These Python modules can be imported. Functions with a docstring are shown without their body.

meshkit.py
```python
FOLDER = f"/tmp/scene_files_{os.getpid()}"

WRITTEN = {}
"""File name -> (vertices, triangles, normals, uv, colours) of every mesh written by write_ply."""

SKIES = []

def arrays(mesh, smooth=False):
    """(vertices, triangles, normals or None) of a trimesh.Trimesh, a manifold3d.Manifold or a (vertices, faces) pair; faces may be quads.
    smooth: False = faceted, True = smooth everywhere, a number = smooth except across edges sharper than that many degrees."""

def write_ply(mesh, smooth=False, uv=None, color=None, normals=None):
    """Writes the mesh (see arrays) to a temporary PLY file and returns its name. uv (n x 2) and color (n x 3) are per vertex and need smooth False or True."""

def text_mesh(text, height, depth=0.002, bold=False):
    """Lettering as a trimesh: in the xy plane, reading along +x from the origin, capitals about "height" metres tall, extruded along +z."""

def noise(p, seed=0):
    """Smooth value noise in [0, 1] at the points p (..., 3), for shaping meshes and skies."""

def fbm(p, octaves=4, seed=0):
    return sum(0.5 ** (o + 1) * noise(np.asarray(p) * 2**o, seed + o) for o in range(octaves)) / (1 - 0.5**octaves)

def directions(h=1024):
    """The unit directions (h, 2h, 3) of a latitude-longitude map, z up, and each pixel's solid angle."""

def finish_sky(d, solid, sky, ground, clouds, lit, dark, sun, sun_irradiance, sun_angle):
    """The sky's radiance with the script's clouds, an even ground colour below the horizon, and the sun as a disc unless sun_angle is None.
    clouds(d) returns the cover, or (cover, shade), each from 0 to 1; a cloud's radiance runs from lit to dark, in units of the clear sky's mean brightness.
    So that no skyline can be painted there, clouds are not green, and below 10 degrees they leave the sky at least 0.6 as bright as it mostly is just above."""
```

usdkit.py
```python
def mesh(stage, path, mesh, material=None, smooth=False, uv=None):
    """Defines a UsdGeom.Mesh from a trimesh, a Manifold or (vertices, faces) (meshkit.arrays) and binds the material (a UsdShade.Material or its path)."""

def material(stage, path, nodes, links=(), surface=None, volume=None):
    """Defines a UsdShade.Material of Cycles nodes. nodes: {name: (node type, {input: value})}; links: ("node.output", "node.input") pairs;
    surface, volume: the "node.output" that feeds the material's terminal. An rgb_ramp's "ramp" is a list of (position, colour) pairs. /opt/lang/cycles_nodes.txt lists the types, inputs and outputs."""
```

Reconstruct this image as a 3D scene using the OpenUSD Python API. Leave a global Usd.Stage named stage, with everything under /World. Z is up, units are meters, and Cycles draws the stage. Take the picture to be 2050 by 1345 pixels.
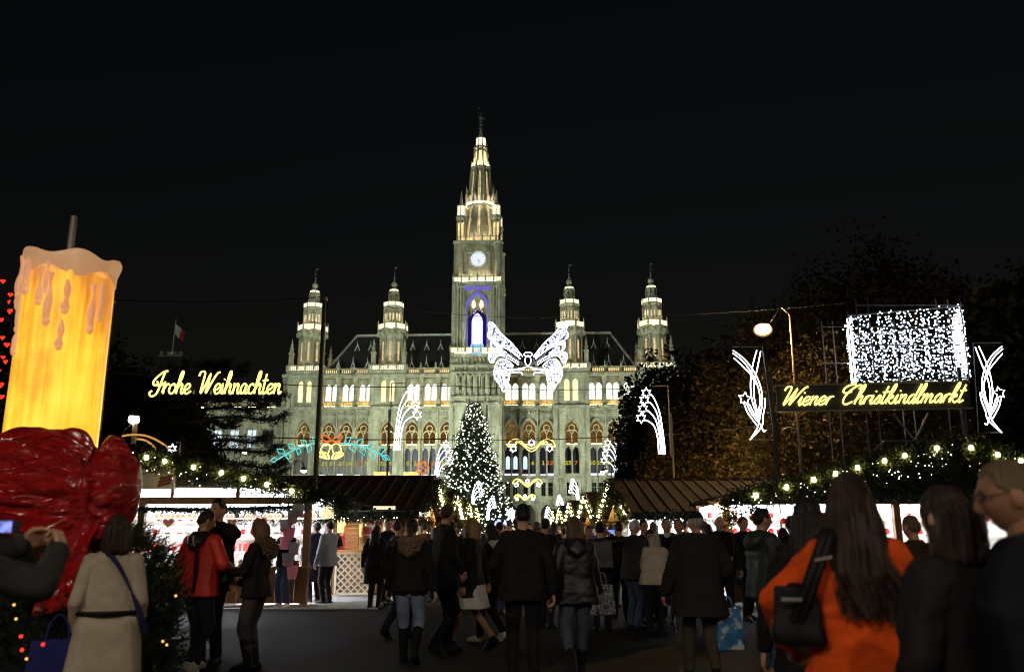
import math, random, re
import numpy as np, trimesh, usdkit, meshkit
from manifold3d import Manifold, OpType
from scipy import sparse
from shapely.geometry import Polygon, box as sbox
from shapely.ops import unary_union
from shapely import affinity
from pxr import Usd, UsdGeom, UsdLux, UsdShade, Gf, Sdf, Vt

stage = Usd.Stage.CreateInMemory()
UsdGeom.Xform.Define(stage, '/World')
UsdGeom.Scope.Define(stage, '/World/Looks')

# ------------------------------------------------------------------ camera
F, PITCH, HCAM = 1700.0, math.radians(12.92), 1.55       # focal length in pixels of a 2050 x 1345 picture
CU, CV = 1025.0, 672.5
cam = UsdGeom.Camera.Define(stage, '/World/camera')
cam.AddTranslateOp().Set((0, 0, HCAM))
cam.AddRotateXOp().Set(90 + math.degrees(PITCH))
cam.CreateHorizontalApertureAttr(36.0)
cam.CreateVerticalApertureAttr(36.0 * 671 / 1024)
cam.CreateFocalLengthAttr(36.0 * F / 2050)
cam.CreateFStopAttr(1.8)
cam.CreateFocusDistanceAttr(22.0)
cam.CreateClippingRangeAttr((0.05, 5000.0))
cam.CreateExposureAttr(0.0)

# ------------------------------------------------------------------ sky (night)
SKY = usdkit.material(stage, '/World/Looks/night_sky', {
    't': ('sky_texture', {'sky_type': 'single_scattering', 'sun_disc': False, 'sun_elevation': 0.03, 'sun_rotation': 3.4, 'altitude': 200.0}),
    'm': ('mix_color', {'blend_type': 'multiply', 'fac': 1.0, 'b': (1.0, 0.86, 0.86)}),
    'b': ('background_shader', {'strength': 0.0036})},
    [('t.color', 'm.a'), ('m.result', 'b.color')], surface='b.background')
dome = UsdLux.DomeLight.Define(stage, '/World/sky')
UsdShade.MaterialBindingAPI.Apply(dome.GetPrim()).Bind(SKY)
dome.GetPrim().SetCustomDataByKey('label', 'black night sky without stars')
dome.GetPrim().SetCustomDataByKey('category', 'sky')
dome.GetPrim().SetCustomDataByKey('kind', 'structure')

# ------------------------------------------------------------------ pixels of the photograph to points of the place
SP, CP = math.sin(PITCH), math.cos(PITCH)
def ray(u, v):
    cx, cy = (u - CU) / F, (CV - v) / F
    return np.array([cx, CP - cy * SP, SP + cy * CP])
def at(u, v, D):
    d = ray(u, v); t = D / d[1]
    return np.array([d[0] * t, D, HCAM + d[2] * t])
def gx(u, D, z=0.0):
    """x of a point at distance D and height z that is seen in column u."""
    return (u - CU) / F * (D * CP + (z - HCAM) * SP)
def zat(v, D):
    return at(CU, v, D)[2]

# ------------------------------------------------------------------ mesh builder
def icos(sub):
    m = trimesh.creation.icosphere(subdivisions=sub)
    return np.array(m.vertices), np.array(m.faces)
ICO = [icos(k) for k in range(5)]
def rotz(a):
    c, s = math.cos(a), math.sin(a)
    return np.array([[c, -s, 0], [s, c, 0], [0, 0, 1.0]])
def rotx(a):
    c, s = math.cos(a), math.sin(a)
    return np.array([[1, 0, 0], [0, c, -s], [0, s, c.real]])
def frame(d):
    d = np.asarray(d, float); d = d / np.linalg.norm(d)
    a = np.array([0, 0, 1.0]) if abs(d[2]) < .9 else np.array([1.0, 0, 0])
    x = np.cross(a, d); x /= np.linalg.norm(x)
    return x, np.cross(d, x), d
BOXV = np.array([[x, y, z] for x in (-.5, .5) for y in (-.5, .5) for z in (-.5, .5)])
BOXF = np.array([[0, 1, 3], [0, 3, 2], [4, 6, 7], [4, 7, 5], [0, 4, 5], [0, 5, 1], [2, 3, 7], [2, 7, 6], [0, 2, 6], [0, 6, 4], [1, 5, 7], [1, 7, 3]])
class MB:
    def __init__(s): s.v, s.f, s.n = [], [], 0
    def add(s, v, f, R=None, t=None):
        v = np.asarray(v, float)
        if R is not None: v = v @ np.asarray(R).T
        if t is not None: v = v + np.asarray(t)
        s.v.append(v); s.f.append(np.asarray(f, int) + s.n); s.n += len(v)
        return s
    def box(s, c, size, rz=0.0, R=None):
        return s.add(BOXV * np.asarray(size, float), BOXF, R if R is not None else (rotz(rz) if rz else None), c)
    def bar(s, p0, p1, w, h=None):
        p0, p1 = np.asarray(p0, float), np.asarray(p1, float)
        x, y, d = frame(p1 - p0)
        return s.add(BOXV * np.array([w, h or w, np.linalg.norm(p1 - p0)]), BOXF, np.stack([x, y, d], 1), (p0 + p1) / 2)
    def ico(s, c, r, sub=1, scale=(1, 1, 1), R=None):
        return s.add(ICO[sub][0] * np.asarray(scale) * r, ICO[sub][1], R, c)
    def cone(s, p0, p1, r0, r1, n=8, phase=0.0):
        p0, p1 = np.asarray(p0, float), np.asarray(p1, float)
        x, y, d = frame(p1 - p0)
        a = np.arange(n) * 2 * math.pi / n + phase
        ring = np.outer(np.cos(a), x) + np.outer(np.sin(a), y)
        v = np.vstack([p0 + ring * r0, p1 + ring * r1, p0, p1]); i = np.arange(n); j = (i + 1) % n
        f = np.vstack([np.stack([i, j, j + n], 1), np.stack([i, j + n, i + n], 1), np.stack([j, i, np.full(n, 2 * n)], 1), np.stack([i + n, j + n, np.full(n, 2 * n + 1)], 1)])
        return s.add(v, f)
    def lathe(s, prof, c=(0, 0, 0), n=12, phase=0.0, sx=1.0, sy=1.0):
        prof = np.asarray(prof, float); m = len(prof)
        a = np.arange(n) * 2 * math.pi / n + phase
        v = np.stack([np.outer(prof[:, 0], np.cos(a)) * sx, np.outer(prof[:, 0], np.sin(a)) * sy, np.repeat(prof[:, 1][:, None], n, 1)], -1).reshape(-1, 3)
        f = []
        i = np.arange(n); j = (i + 1) % n
        for k in range(m - 1):
            f += [np.stack([i + k * n, j + k * n, j + (k + 1) * n], 1), np.stack([i + k * n, j + (k + 1) * n, i + (k + 1) * n], 1)]
        b = len(v)
        v = np.vstack([v, [0, 0, prof[0, 1]], [0, 0, prof[-1, 1]]])
        f += [np.stack([j, i, np.full(n, b)], 1), np.stack([i + (m - 1) * n, j + (m - 1) * n, np.full(n, b + 1)], 1)]
        return s.add(v, np.vstack(f), None, c)
    def tube(s, pts, r, n=6, closed=False):
        pts = np.asarray(pts, float); m = len(pts)
        r = np.broadcast_to(np.asarray(r, float), (m,))
        t = np.gradient(pts, axis=0) if not closed else np.roll(pts, -1, 0) - np.roll(pts, 1, 0)
        t /= np.maximum(np.linalg.norm(t, axis=1, keepdims=True), 1e-9)
        x = frame(t[0])[0]; a = np.arange(n) * 2 * math.pi / n; V = []
        for k in range(m):
            x = x - t[k] * (x @ t[k]); x /= max(np.linalg.norm(x), 1e-9); y = np.cross(t[k], x)
            V.append(pts[k] + r[k] * (np.outer(np.cos(a), x) + np.outer(np.sin(a), y)))
        v = np.vstack(V); i = np.arange(n); j = (i + 1) % n; f = []
        for k in range(m if closed else m - 1):
            q = (k + 1) % m
            f += [np.stack([i + k * n, j + k * n, j + q * n], 1), np.stack([i + k * n, j + q * n, i + q * n], 1)]
        if not closed:
            b = len(v); v = np.vstack([v, pts[0], pts[-1]])
            f += [np.stack([j, i, np.full(n, b)], 1), np.stack([i + (m - 1) * n, j + (m - 1) * n, np.full(n, b + 1)], 1)]
        return s.add(v, np.vstack(f))
    def slab(s, poly, y0, y1):
        """An outline in x and z given thickness from y0 to y1."""
        for g in getattr(poly, 'geoms', [poly]):
            if g.is_empty: continue
            m = trimesh.creation.extrude_polygon(g, y1 - y0, engine='earcut')
            v = np.array(m.vertices)
            s.add(np.stack([v[:, 0], y1 - v[:, 2], v[:, 1]], 1), np.array(m.faces))
        return s
    def prism(s, poly, z0, z1):
        for g in getattr(poly, 'geoms', [poly]):
            m = trimesh.creation.extrude_polygon(g, z1 - z0, engine='earcut')
            s.add(np.array(m.vertices) + [0, 0, z0], np.array(m.faces))
        return s
    def quads(s, c, a, b):
        """Quads with centres c and half-sides a and b (n x 3 each)."""
        n = len(c); v = np.stack([c - a - b, c + a - b, c + a + b, c - a + b], 1).reshape(-1, 3); k = np.arange(n) * 4
        return s.add(v, np.vstack([np.stack([k, k + 1, k + 2], 1), np.stack([k, k + 2, k + 3], 1)]))
    def tris(s, c, a, b):
        n = len(c); v = np.stack([c - b, c + b, c + a], 1).reshape(-1, 3); k = np.arange(n) * 3
        return s.add(v, np.stack([k, k + 1, k + 2], 1))
    def arrays(s): return np.vstack(s.v), np.vstack(s.f)

XF = None      # (x scale, y scale, y centre) for the parts of the tower
used = {}
def free(parent, name):
    k = used.get((parent, name), 0); used[(parent, name)] = k + 1
    return f'{parent}/{name}' if k == 0 else f'{parent}/{name}_{k:03d}'
def tag(prim, label=None, cat=None, group=None, kind=None):
    for k, x in (('label', label), ('category', cat), ('group', group), ('kind', kind)):
        if x: prim.SetCustomDataByKey(k, x)
def mesh(parent, name, mb, material, smooth=False, label=None, kind=None):
    """ONE mesh prim under parent; returns its path."""
    p = free(parent, name)
    g = mb.arrays() if isinstance(mb, MB) else mb
    if XF:
        v = np.array(g[0], float); v[:, 0] *= XF[0]; v[:, 1] = XF[2] + (v[:, 1] - XF[2]) * XF[1]; g = (v, g[1])
    usdkit.mesh(stage, p, g, material, smooth=smooth)
    if label or kind: tag(stage.GetPrimAtPath(p), label, None, None, kind)
    return p
def thing(name, label, cat, loc=(0, 0, 0), rz=0.0, group=None, kind=None, scale=None):
    p = free('/World', name)
    x = UsdGeom.Xform.Define(stage, p)
    x.AddTranslateOp().Set(tuple(map(float, loc)))
    if rz: x.AddRotateZOp().Set(float(rz))
    if scale: x.AddScaleOp().Set(tuple(map(float, scale)))
    tag(x.GetPrim(), label, cat, group, kind)
    return p
def single(name, mb, material, label, cat, smooth=False, group=None, kind=None):
    p = mesh('/World', name, mb, material, smooth)
    tag(stage.GetPrimAtPath(p), label, cat, group, kind)
    return p
def again(src, label, loc, rz=0.0, scale=None, group=None):
    prim = stage.GetPrimAtPath(src); cd = prim.GetCustomData()
    name = re.sub(r'_\d{3}$', '', prim.GetName())
    p = free('/World', name)
    x = UsdGeom.Xform.Define(stage, p)
    x.GetPrim().GetReferences().AddInternalReference(src)
    x.GetPrim().SetInstanceable(True)
    x.ClearXformOpOrder()
    x.AddTranslateOp(opSuffix='place').Set(tuple(map(float, loc)))
    if rz: x.AddRotateZOp(opSuffix='place').Set(float(rz))
    if scale: x.AddScaleOp(opSuffix='place').Set(tuple(map(float, scale)))
    tag(x.GetPrim(), label, cd.get('category'), group or cd.get('group'), cd.get('kind'))
    return p

# ------------------------------------------------------------------ materials
LOOKS = {}
def srgb(r, g, b):
    return tuple((x / 255 / 12.92 if x / 255 <= .04045 else ((x / 255 + .055) / 1.055) ** 2.4) for x in (r, g, b))
def mat(name, color, rough=.7, var=.25, scale=3.0, bump=0.0, bscale=40.0, metal=0.0, spec=.5, stretch=(1, 1, 1), trans=0.0, coat=0.0, sheen=0.0):
    """A principled surface whose colour wanders a little and whose surface has relief."""
    if name in LOOKS: return LOOKS[name]
    c = np.array(color)
    n = {'g': ('texture_coordinate', {}), 'mp': ('mapping', {'scale': tuple(np.array(stretch, float))}),
         'n': ('noise_texture', {'scale': scale, 'detail': 5.0, 'roughness': .6}),
         'r': ('rgb_ramp', {'ramp': [(0.25, tuple(np.clip(c * (1 - var), 0, 1))), (.5, tuple(c)), (0.78, tuple(np.clip(c * (1 + var), 0, 1)))]}),
         'p': ('principled_bsdf', {'roughness': rough, 'metallic': metal, 'specular_ior_level': spec, 'coat_weight': coat, 'sheen_weight': sheen})}
    l = [('g.object', 'mp.vector'), ('mp.vector', 'n.vector'), ('n.fac', 'r.fac'), ('r.color', 'p.base_color')]
    if bump:
        n['bn'] = ('noise_texture', {'scale': bscale, 'detail': 4.0, 'roughness': .6}); n['bp'] = ('bump', {'strength': bump, 'distance': .02})
        l += [('mp.vector', 'bn.vector'), ('bn.fac', 'bp.height'), ('bp.normal', 'p.normal')]
    surf = 'p.BSDF'
    if trans:
        n['t'] = ('translucent_bsdf', {}); n['mx'] = ('mix_closure', {'fac': trans})
        l += [('r.color', 't.color'), ('p.BSDF', 'mx.closure1'), ('t.BSDF', 'mx.closure2')]; surf = 'mx.closure'
    LOOKS[name] = usdkit.material(stage, '/World/Looks/' + name, n, l, surface=surf)
    return LOOKS[name]
def glow(name, color, strength):
    if name not in LOOKS:
        LOOKS[name] = usdkit.material(stage, '/World/Looks/' + name, {'e': ('emission', {'color': tuple(color), 'strength': float(strength)})}, [], surface='e.emission')
    return LOOKS[name]
def pane_glow(name, color, strength, var=.35, scale=.6):
    """Lit glass: unevenly bright."""
    if name not in LOOKS:
        c = np.array(color)
        LOOKS[name] = usdkit.material(stage, '/World/Looks/' + name, {
            'g': ('texture_coordinate', {}), 'n': ('noise_texture', {'scale': scale, 'detail': 3.0}),
            'r': ('rgb_ramp', {'ramp': [(.3, tuple(c * (1 - var))), (.7, tuple(c * (1 + var)))]}), 'e': ('emission', {'strength': float(strength)})},
            [('g.object', 'n.vector'), ('n.fac', 'r.fac'), ('r.color', 'e.color')], surface='e.emission')
    return LOOKS[name]
rng = np.random.default_rng(7)
# ------------------------------------------------------------------ ground
ASPHALT = usdkit.material(stage, '/World/Looks/asphalt', {
    'g': ('geometry', {}), 'n1': ('noise_texture', {'scale': .35, 'detail': 6.0, 'roughness': .65}), 'n2': ('noise_texture', {'scale': 60.0, 'detail': 3.0}),
    'r': ('rgb_ramp', {'ramp': [(.32, (.010, .009, .008)), (.5, (.020, .018, .0162)), (.68, (.038, .034, .031))]}), 'rr': ('rgb_ramp', {'ramp': [(.35, (.7,) * 3), (.65, (.95,) * 3)]}),
    'b': ('bump', {'strength': .5, 'distance': .01}), 'p': ('principled_bsdf', {'specular_ior_level': .03})},
    [('g.position', 'n1.vector'), ('g.position', 'n2.vector'), ('n1.fac', 'r.fac'), ('r.color', 'p.base_color'), ('n1.fac', 'rr.fac'), ('rr.color', 'p.roughness'), ('n2.fac', 'b.height'), ('b.normal', 'p.normal')], surface='p.BSDF')
single('ground', MB().add([[-900, -300, 0], [900, -300, 0], [900, 1500, 0], [-900, 1500, 0]], [[0, 1, 2], [0, 2, 3]]), ASPHALT, 'dark asphalt square between the market stalls', 'ground', kind='structure')
PAVE = mat('paving_concrete', (.30, .30, .29), .8, .2, 1.5, .3, 30)
def pavement(x0, x1, y0, y1, label):
    p = thing('pavement', label, 'pavement', kind='structure')
    n = 0
    nx, ny = max(1, round((x1 - x0) / .8)), max(1, round((y1 - y0) / .8))
    for i in range(nx):
        for j in range(ny):
            c = [x0 + (i + .5) * (x1 - x0) / nx, y0 + (j + .5) * (y1 - y0) / ny, .012 + .003 * ((i * 7 + j * 3) % 3)]
            mesh(p, 'slab', MB().box(c, [(x1 - x0) / nx - .012, (y1 - y0) / ny - .012, .03]), PAVE); n += 1
# ------------------------------------------------------------------ town hall
YAW = -3.0
STONE = usdkit.material(stage, '/World/Looks/limestone', {
    'g': ('texture_coordinate', {}), 'mp': ('mapping', {'scale': (1.6, 1.6, .35)}), 'n1': ('noise_texture', {'scale': .45, 'detail': 8.0, 'roughness': .7}), 'n2': ('noise_texture', {'scale': 3.0, 'detail': 5.0}),
    'br': ('brick_texture', {'scale': 1.0, 'brick_width': 1.1, 'row_height': .48, 'mortar_size': .014, 'color1': (.38, .365, .285), 'color2': (.31, .30, .235), 'mortar': (.15, .145, .115)}),
    'sx': ('separate_xyz', {}), 'cx': ('combine_xyz', {}),
    'r': ('rgb_ramp', {'ramp': [(.32, (.38, .38, .36)), (.62, (1, 1, 1))]}), 'm': ('mix_color', {'blend_type': 'multiply', 'fac': 1.0}),
    'b': ('bump', {'strength': .5, 'distance': .08}), 'p': ('principled_bsdf', {'roughness': .9, 'specular_ior_level': .2})},
    [('g.object', 'mp.vector'), ('mp.vector', 'n1.vector'), ('g.object', 'n2.vector'), ('g.object', 'sx.vector'), ('sx.x', 'cx.x'), ('sx.z', 'cx.y'), ('cx.vector', 'br.vector'), ('br.color', 'm.a'), ('n1.fac', 'r.fac'), ('r.color', 'm.b'), ('m.result', 'p.base_color'), ('n2.fac', 'b.height'), ('b.normal', 'p.normal')], surface='p.BSDF')
SLATE = mat('roof_slate', (.022, .024, .028), .5, .3, 2.0, .3, 12)
LEAD = mat('lead_grey', (.30, .32, .33), .55, .2, 2.0)
BRONZE = mat('green_bronze', (.06, .10, .09), .5, .3, 3.0, metal=.4)
WARMLAMP = glow('warm_floodlight', srgb(255, 220, 150), 40.0)
WHITEPANEL = pane_glow('lit_parapet', srgb(255, 247, 205), 1.5, .3, .5)
WARMPANEL = pane_glow('lit_parapet_warm', srgb(255, 222, 150), 1.1, .4, .8)
LITWIN = pane_glow('lit_window', srgb(250, 255, 240), 1.9, .2, .35)
WARMWIN = pane_glow('lit_window_warm', srgb(255, 236, 170), 1.5, .3, .5)
GOLDWIN = pane_glow('lit_window_gold', srgb(225, 170, 90), .17, .5, 1.3)
NAVY = mat('navy_blind', (.012, .010, .040), .4, .3, 2.0)
DARKWIN = mat('dark_glass', (.02, .025, .028), .12, .3, 1.0)
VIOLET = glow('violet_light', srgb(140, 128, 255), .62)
HALL = thing('town_hall', 'floodlit neo-Gothic stone town hall with tall clock spire and four turrets', 'town hall', (-7.7, 197, 0), YAW)
H = HALL
def rect(x0, x1, z0, z1): return sbox(x0, z0, x1, z1)
def arch(cx, z0, w, h, point=1.0):
    """Window outline: width w, total height h, pointed (1) to round (.5) head."""
    r = w * (.5 + .5 * point); pts = [(cx - w / 2, z0)]
    hh = math.sqrt(r * r - (r - w / 2) ** 2); zs = z0 + h - hh
    for k in range(9):
        t = k / 8; a = math.pi - t * math.acos((r - w / 2) / r)
        pts.append((cx - w / 2 + r + r * math.cos(a), zs + r * math.sin(a)))
    pts += [(2 * cx - x, z) for x, z in reversed(pts[:])]
    return Polygon(pts).buffer(0)
BLK = [-41.3, -21.5, 21.5, 41.3]
BAYS = [-35.4, -31.3, -27.2, -15.7, -11.6, -7.6, 7.6, 11.6, 15.7, 27.2, 31.3, 35.4]
# ---- main walls with real openings
low, mid = rect(-46.5, 46.5, 0, 13.6), rect(-46.5, 46.5, 13.6, 29.4)
holes, lowholes = [], []
for c in BAYS + BLK:
    holes.append(arch(c, 20.9, 3.5, 5.9, .75))
    for s in (-.88, .88): holes.append(arch(c + s, 14.3, 1.6, 6.2, .9))
    for s in (-.8, .8): lowholes.append(rect(c + s - .5, c + s + .5, 9.3, 12.3))
    lowholes.append(arch(c, 0, 2.9, 7.4, .55))
mesh(H, 'main_floor_wall', MB().slab(mid.difference(unary_union(holes)), 0, 1.2), STONE)
mesh(H, 'ground_floor_wall', MB().slab(low.difference(unary_union(lowholes)), -.12, 1.2), STONE)
mesh(H, 'rear_wall', MB().box((0, 14, 19), (93, 20, 38)), STONE)
DIG = {-35.4: ('21', '5'), -31.3: ('17', '14'), -27.2: ('4', '3'), -21.5: ('22', '9'), -15.7: ('8', '2'), -11.6: ('9', '16'), -7.6: ('18', '20'),
       15.7: ('1', '12'), 21.5: ('23', '7'), 27.2: ('10', '13'), 31.3: ('19', '24'), 35.4: ('11', '15'), 11.6: (None, '6'), 7.6: (None, None)}
NUMY, NUMO = glow('number_yellow', srgb(235, 225, 40), .75), glow('number_orange', srgb(255, 130, 30), .75)
BLUEWIN = pane_glow('lit_window_blue', srgb(205, 230, 255), 1.3, .15, .5)
SILL = glow('white_strip_lamp', srgb(225, 225, 255), 1.8)
TRAC = mat('gilt_tracery', (.44, .36, .22), .6, .3, 2.0)
LOGLAMP = glow('loggia_lamp', srgb(255, 200, 110), 85.0)
k = 0
for c in BAYS + BLK:
    # big pointed arch: glowing tympanum behind stone tracery
    w = mesh(H, 'arched_window', MB().slab(arch(c, 20.95, 3.4, 5.8, .75), .95, 1.05), GOLDWIN)
    t = MB().slab(arch(c, 20.9, 3.5, 5.9, .75).difference(arch(c, 20.9, 3.05, 5.55, .75)), .3, .9)
    for s in (-.75, .75): t.slab(arch(c + s, 20.9, 1.6, 3.5, .8).difference(arch(c + s, 20.9, 1.28, 3.25, .8)), .4, .85)
    ring = Polygon([(c + .75 * math.cos(a), 24.9 + .75 * math.sin(a)) for a in np.linspace(0, 2 * math.pi, 16)[:-1]])
    t.slab(ring.difference(ring.buffer(-.17)), .4, .85); t.box((c, .62, 22.2), (.2, .4, 2.6))
    mesh(w, 'tracery', t, TRAC)
    hood = arch(c, 20.6, 4.0, 6.5, .75).difference(arch(c, 20.5, 3.52, 6.02, .75))
    mesh(w, 'hood_mould', MB().slab(hood, -.5, -.003), STONE)
    mesh(w, 'uplighter', MB().box((c, .62, 21.1), (2.4, .12, .08)), WARMLAMP)
    for s, d in zip((-.88, .88), DIG.get(c, (None, 'x'))):
        p = mesh(H, 'advent_window', MB().slab(arch(c + s, 14.3, 1.55, 6.1, .9), .8, .9), NAVY)
        fr = arch(c + s, 14.3, 1.6, 6.2, .9); fr = fr.difference(fr.buffer(-.1))
        mesh(p, 'frame', MB().slab(fr, .5, .79), TRAC)
        if d is None and c in (7.6, 11.6):
            mesh(p, 'lit_pane', MB().slab(arch(c + s, 15.4, .95, 3.0, .6), .74, .79), BLUEWIN)
        elif d and d != 'x':
            m = meshkit.text_mesh(d, .85, .03, True); v = np.array(m.vertices)
            v[:, 0] += c + s - v[:, 0].mean(); k += 1
            mesh(p, 'number', (np.stack([v[:, 0], .78 - v[:, 2], v[:, 1] + 16.4], 1), np.array(m.faces)), NUMO if k % 5 == 0 or d == '7' else NUMY)
        if rng.random() < .75: mesh(p, 'strip_lamp', MB().box((c + s, -.22, 14.05), (1.4, .12, .16 + .4 * (rng.random() < .4))), SILL)
    for s in (-.8, .8):
        q = mesh(H, 'small_window', MB().box((c + s, .9, 10.8), (1.0, .05, 3.0)), DARKWIN)
        mesh(q, 'frame', MB().box((c + s, .8, 10.8), (.1, .1, 3.0)).box((c + s, .8, 11.3), (1.0, .1, .1)), STONE)
    mesh(H, 'arcade_door', MB().slab(arch(c, 0, 2.9, 7.3, .55), 1.0, 1.1), mat('oak_door', (.05, .03, .02), .6))
    hood = arch(c, 0, 3.7, 7.9, .55).difference(arch(c, -.1, 3.0, 7.55, .55))
    mesh(H, 'arcade_moulding', MB().slab(hood, -.35, -.123), STONE)
# ---- cornices, frieze, pilasters
for z0, z1, d in ((8.5, 8.9, .6), (13.3, 13.9, 1.0), (29.2, 29.9, 1.5), (36.9, 37.5, 1.5), (37.5, 37.8, 1.1)):
    mesh(H, 'cornice', MB().box((0, .3 - d / 2, (z0 + z1) / 2), (93.4, d + .6, z1 - z0)), STONE)
fz = MB()
for x in np.arange(-46, 46.01, .62): fz.box((x, -.14, 28.3), (.34, .3, .55))
mesh(H, 'dentil_frieze', fz, STONE, kind='stuff')
edges = sorted([-46.2, 46.2, -37.45, -33.35, -29.25, -25.0, -18.1, -13.65, -9.6, 9.6, 13.65, 18.1, 25.0, 29.25, 33.35, 37.45])
for x in edges:
    mesh(H, 'pilaster', MB().box((x, -.4, 18.3), (.34, .8, 9.0)).box((x, -.3, 24.5), (.26, .6, 9.0)).box((x, -.3, 13.99 + .4), (.6, .6, .8)), STONE)
# ---- loggia floor
wins = [arch(c + s, 31.4, 1.35, 4.2, .55) for c in BAYS for s in (-.82, .82)]
mesh(H, 'loggia_wall', MB().slab(rect(-46.5, 46.5, 29.9, 36.9).difference(unary_union(wins)), 1.5, 2.0), STONE)
for c in BAYS:
    for s in (-.82, .82):
        w = mesh(H, 'loggia_window', MB().slab(arch(c + s, 31.4, 1.35, 4.2, .55), 1.85, 1.95), LITWIN)
        fr = MB().box((c + s, 1.76, 33.3), (.07, .06, 3.4)).box((c + s, 1.76, 33.9), (1.1, .06, .07))
        mesh(w, 'glazing_bar', fr, TRAC)
    b = mesh(H, 'balustrade', MB().box((c, -.1, 31.2), (3.1, .3, .22)).box((c, -.1, 30.0), (3.1, .3, .2)), STONE)
    bl = MB()
    for x in np.arange(c - 1.4, c + 1.41, .35): bl.lathe([(.07, 30.1), (.11, 30.4), (.05, 30.8), (.09, 31.1)], (x, -.1, 0), 5)
    mesh(b, 'baluster', bl, STONE, kind='stuff')
    mesh(b, 'uplighter', MB().box((c, .5, 30.15), (2.7, .2, .14)), LOGLAMP)
for x in edges:
    p = mesh(H, 'loggia_pier', MB().box((x, .55, 33.4), (.85, 1.9, 7.0)).box((x, -.35, 30.6), (1.0, .9, 1.4)).box((x, -.3, 36.4), (1.1, .8, 1.0)), STONE)
    mesh(p, 'statue', MB().lathe([(.24, 0), (.34, .25), (.26, 1.0), (.33, 1.45), (.12, 1.72), (.17, 1.9), (.14, 2.1), (.02, 2.2)], (x, -.6, 31.4), 8).box((x, -.75, 32.5), (.5, .25, .3)).box((x, -.6, 31.3), (.7, .7, .25)), STONE, smooth=40)
# ---- top balustrade with light behind
for a, b in ((-37.2, -26.0), (-17.2, -6.6), (6.6, 17.2), (26.0, 37.2)):
    t = mesh(H, 'parapet', MB().box(((a + b) / 2, -.3, 39.0), (b - a, .4, .25)).box(((a + b) / 2, -.3, 37.85), (b - a, .4, .16)), STONE)
    n = int((b - a) / .48); bl = MB()
    for i in range(n + 1): bl.box((a + (b - a) * i / n, -.3, 38.4), (.18, .3, 1.0))
    mesh(t, 'baluster', bl, STONE, kind='stuff')
    for i in range(3):
        x = a + (b - a) * (i + .5) / 3
        mesh(t, 'backlight', MB().box((x, .05, 38.4), ((b - a) / 3 - 1.0, .1, .8)), WARMPANEL)
        mesh(t, 'pinnacle', MB().box((a + (b - a) * (i + 1) / 3 - .2, -.3, 38.6), (.5, .6, 1.6)).cone((a + (b - a) * (i + 1) / 3 - .2, -.3, 39.4), (a + (b - a) * (i + 1) / 3 - .2, -.3, 40.6), .3, .03, 4), STONE)
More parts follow.
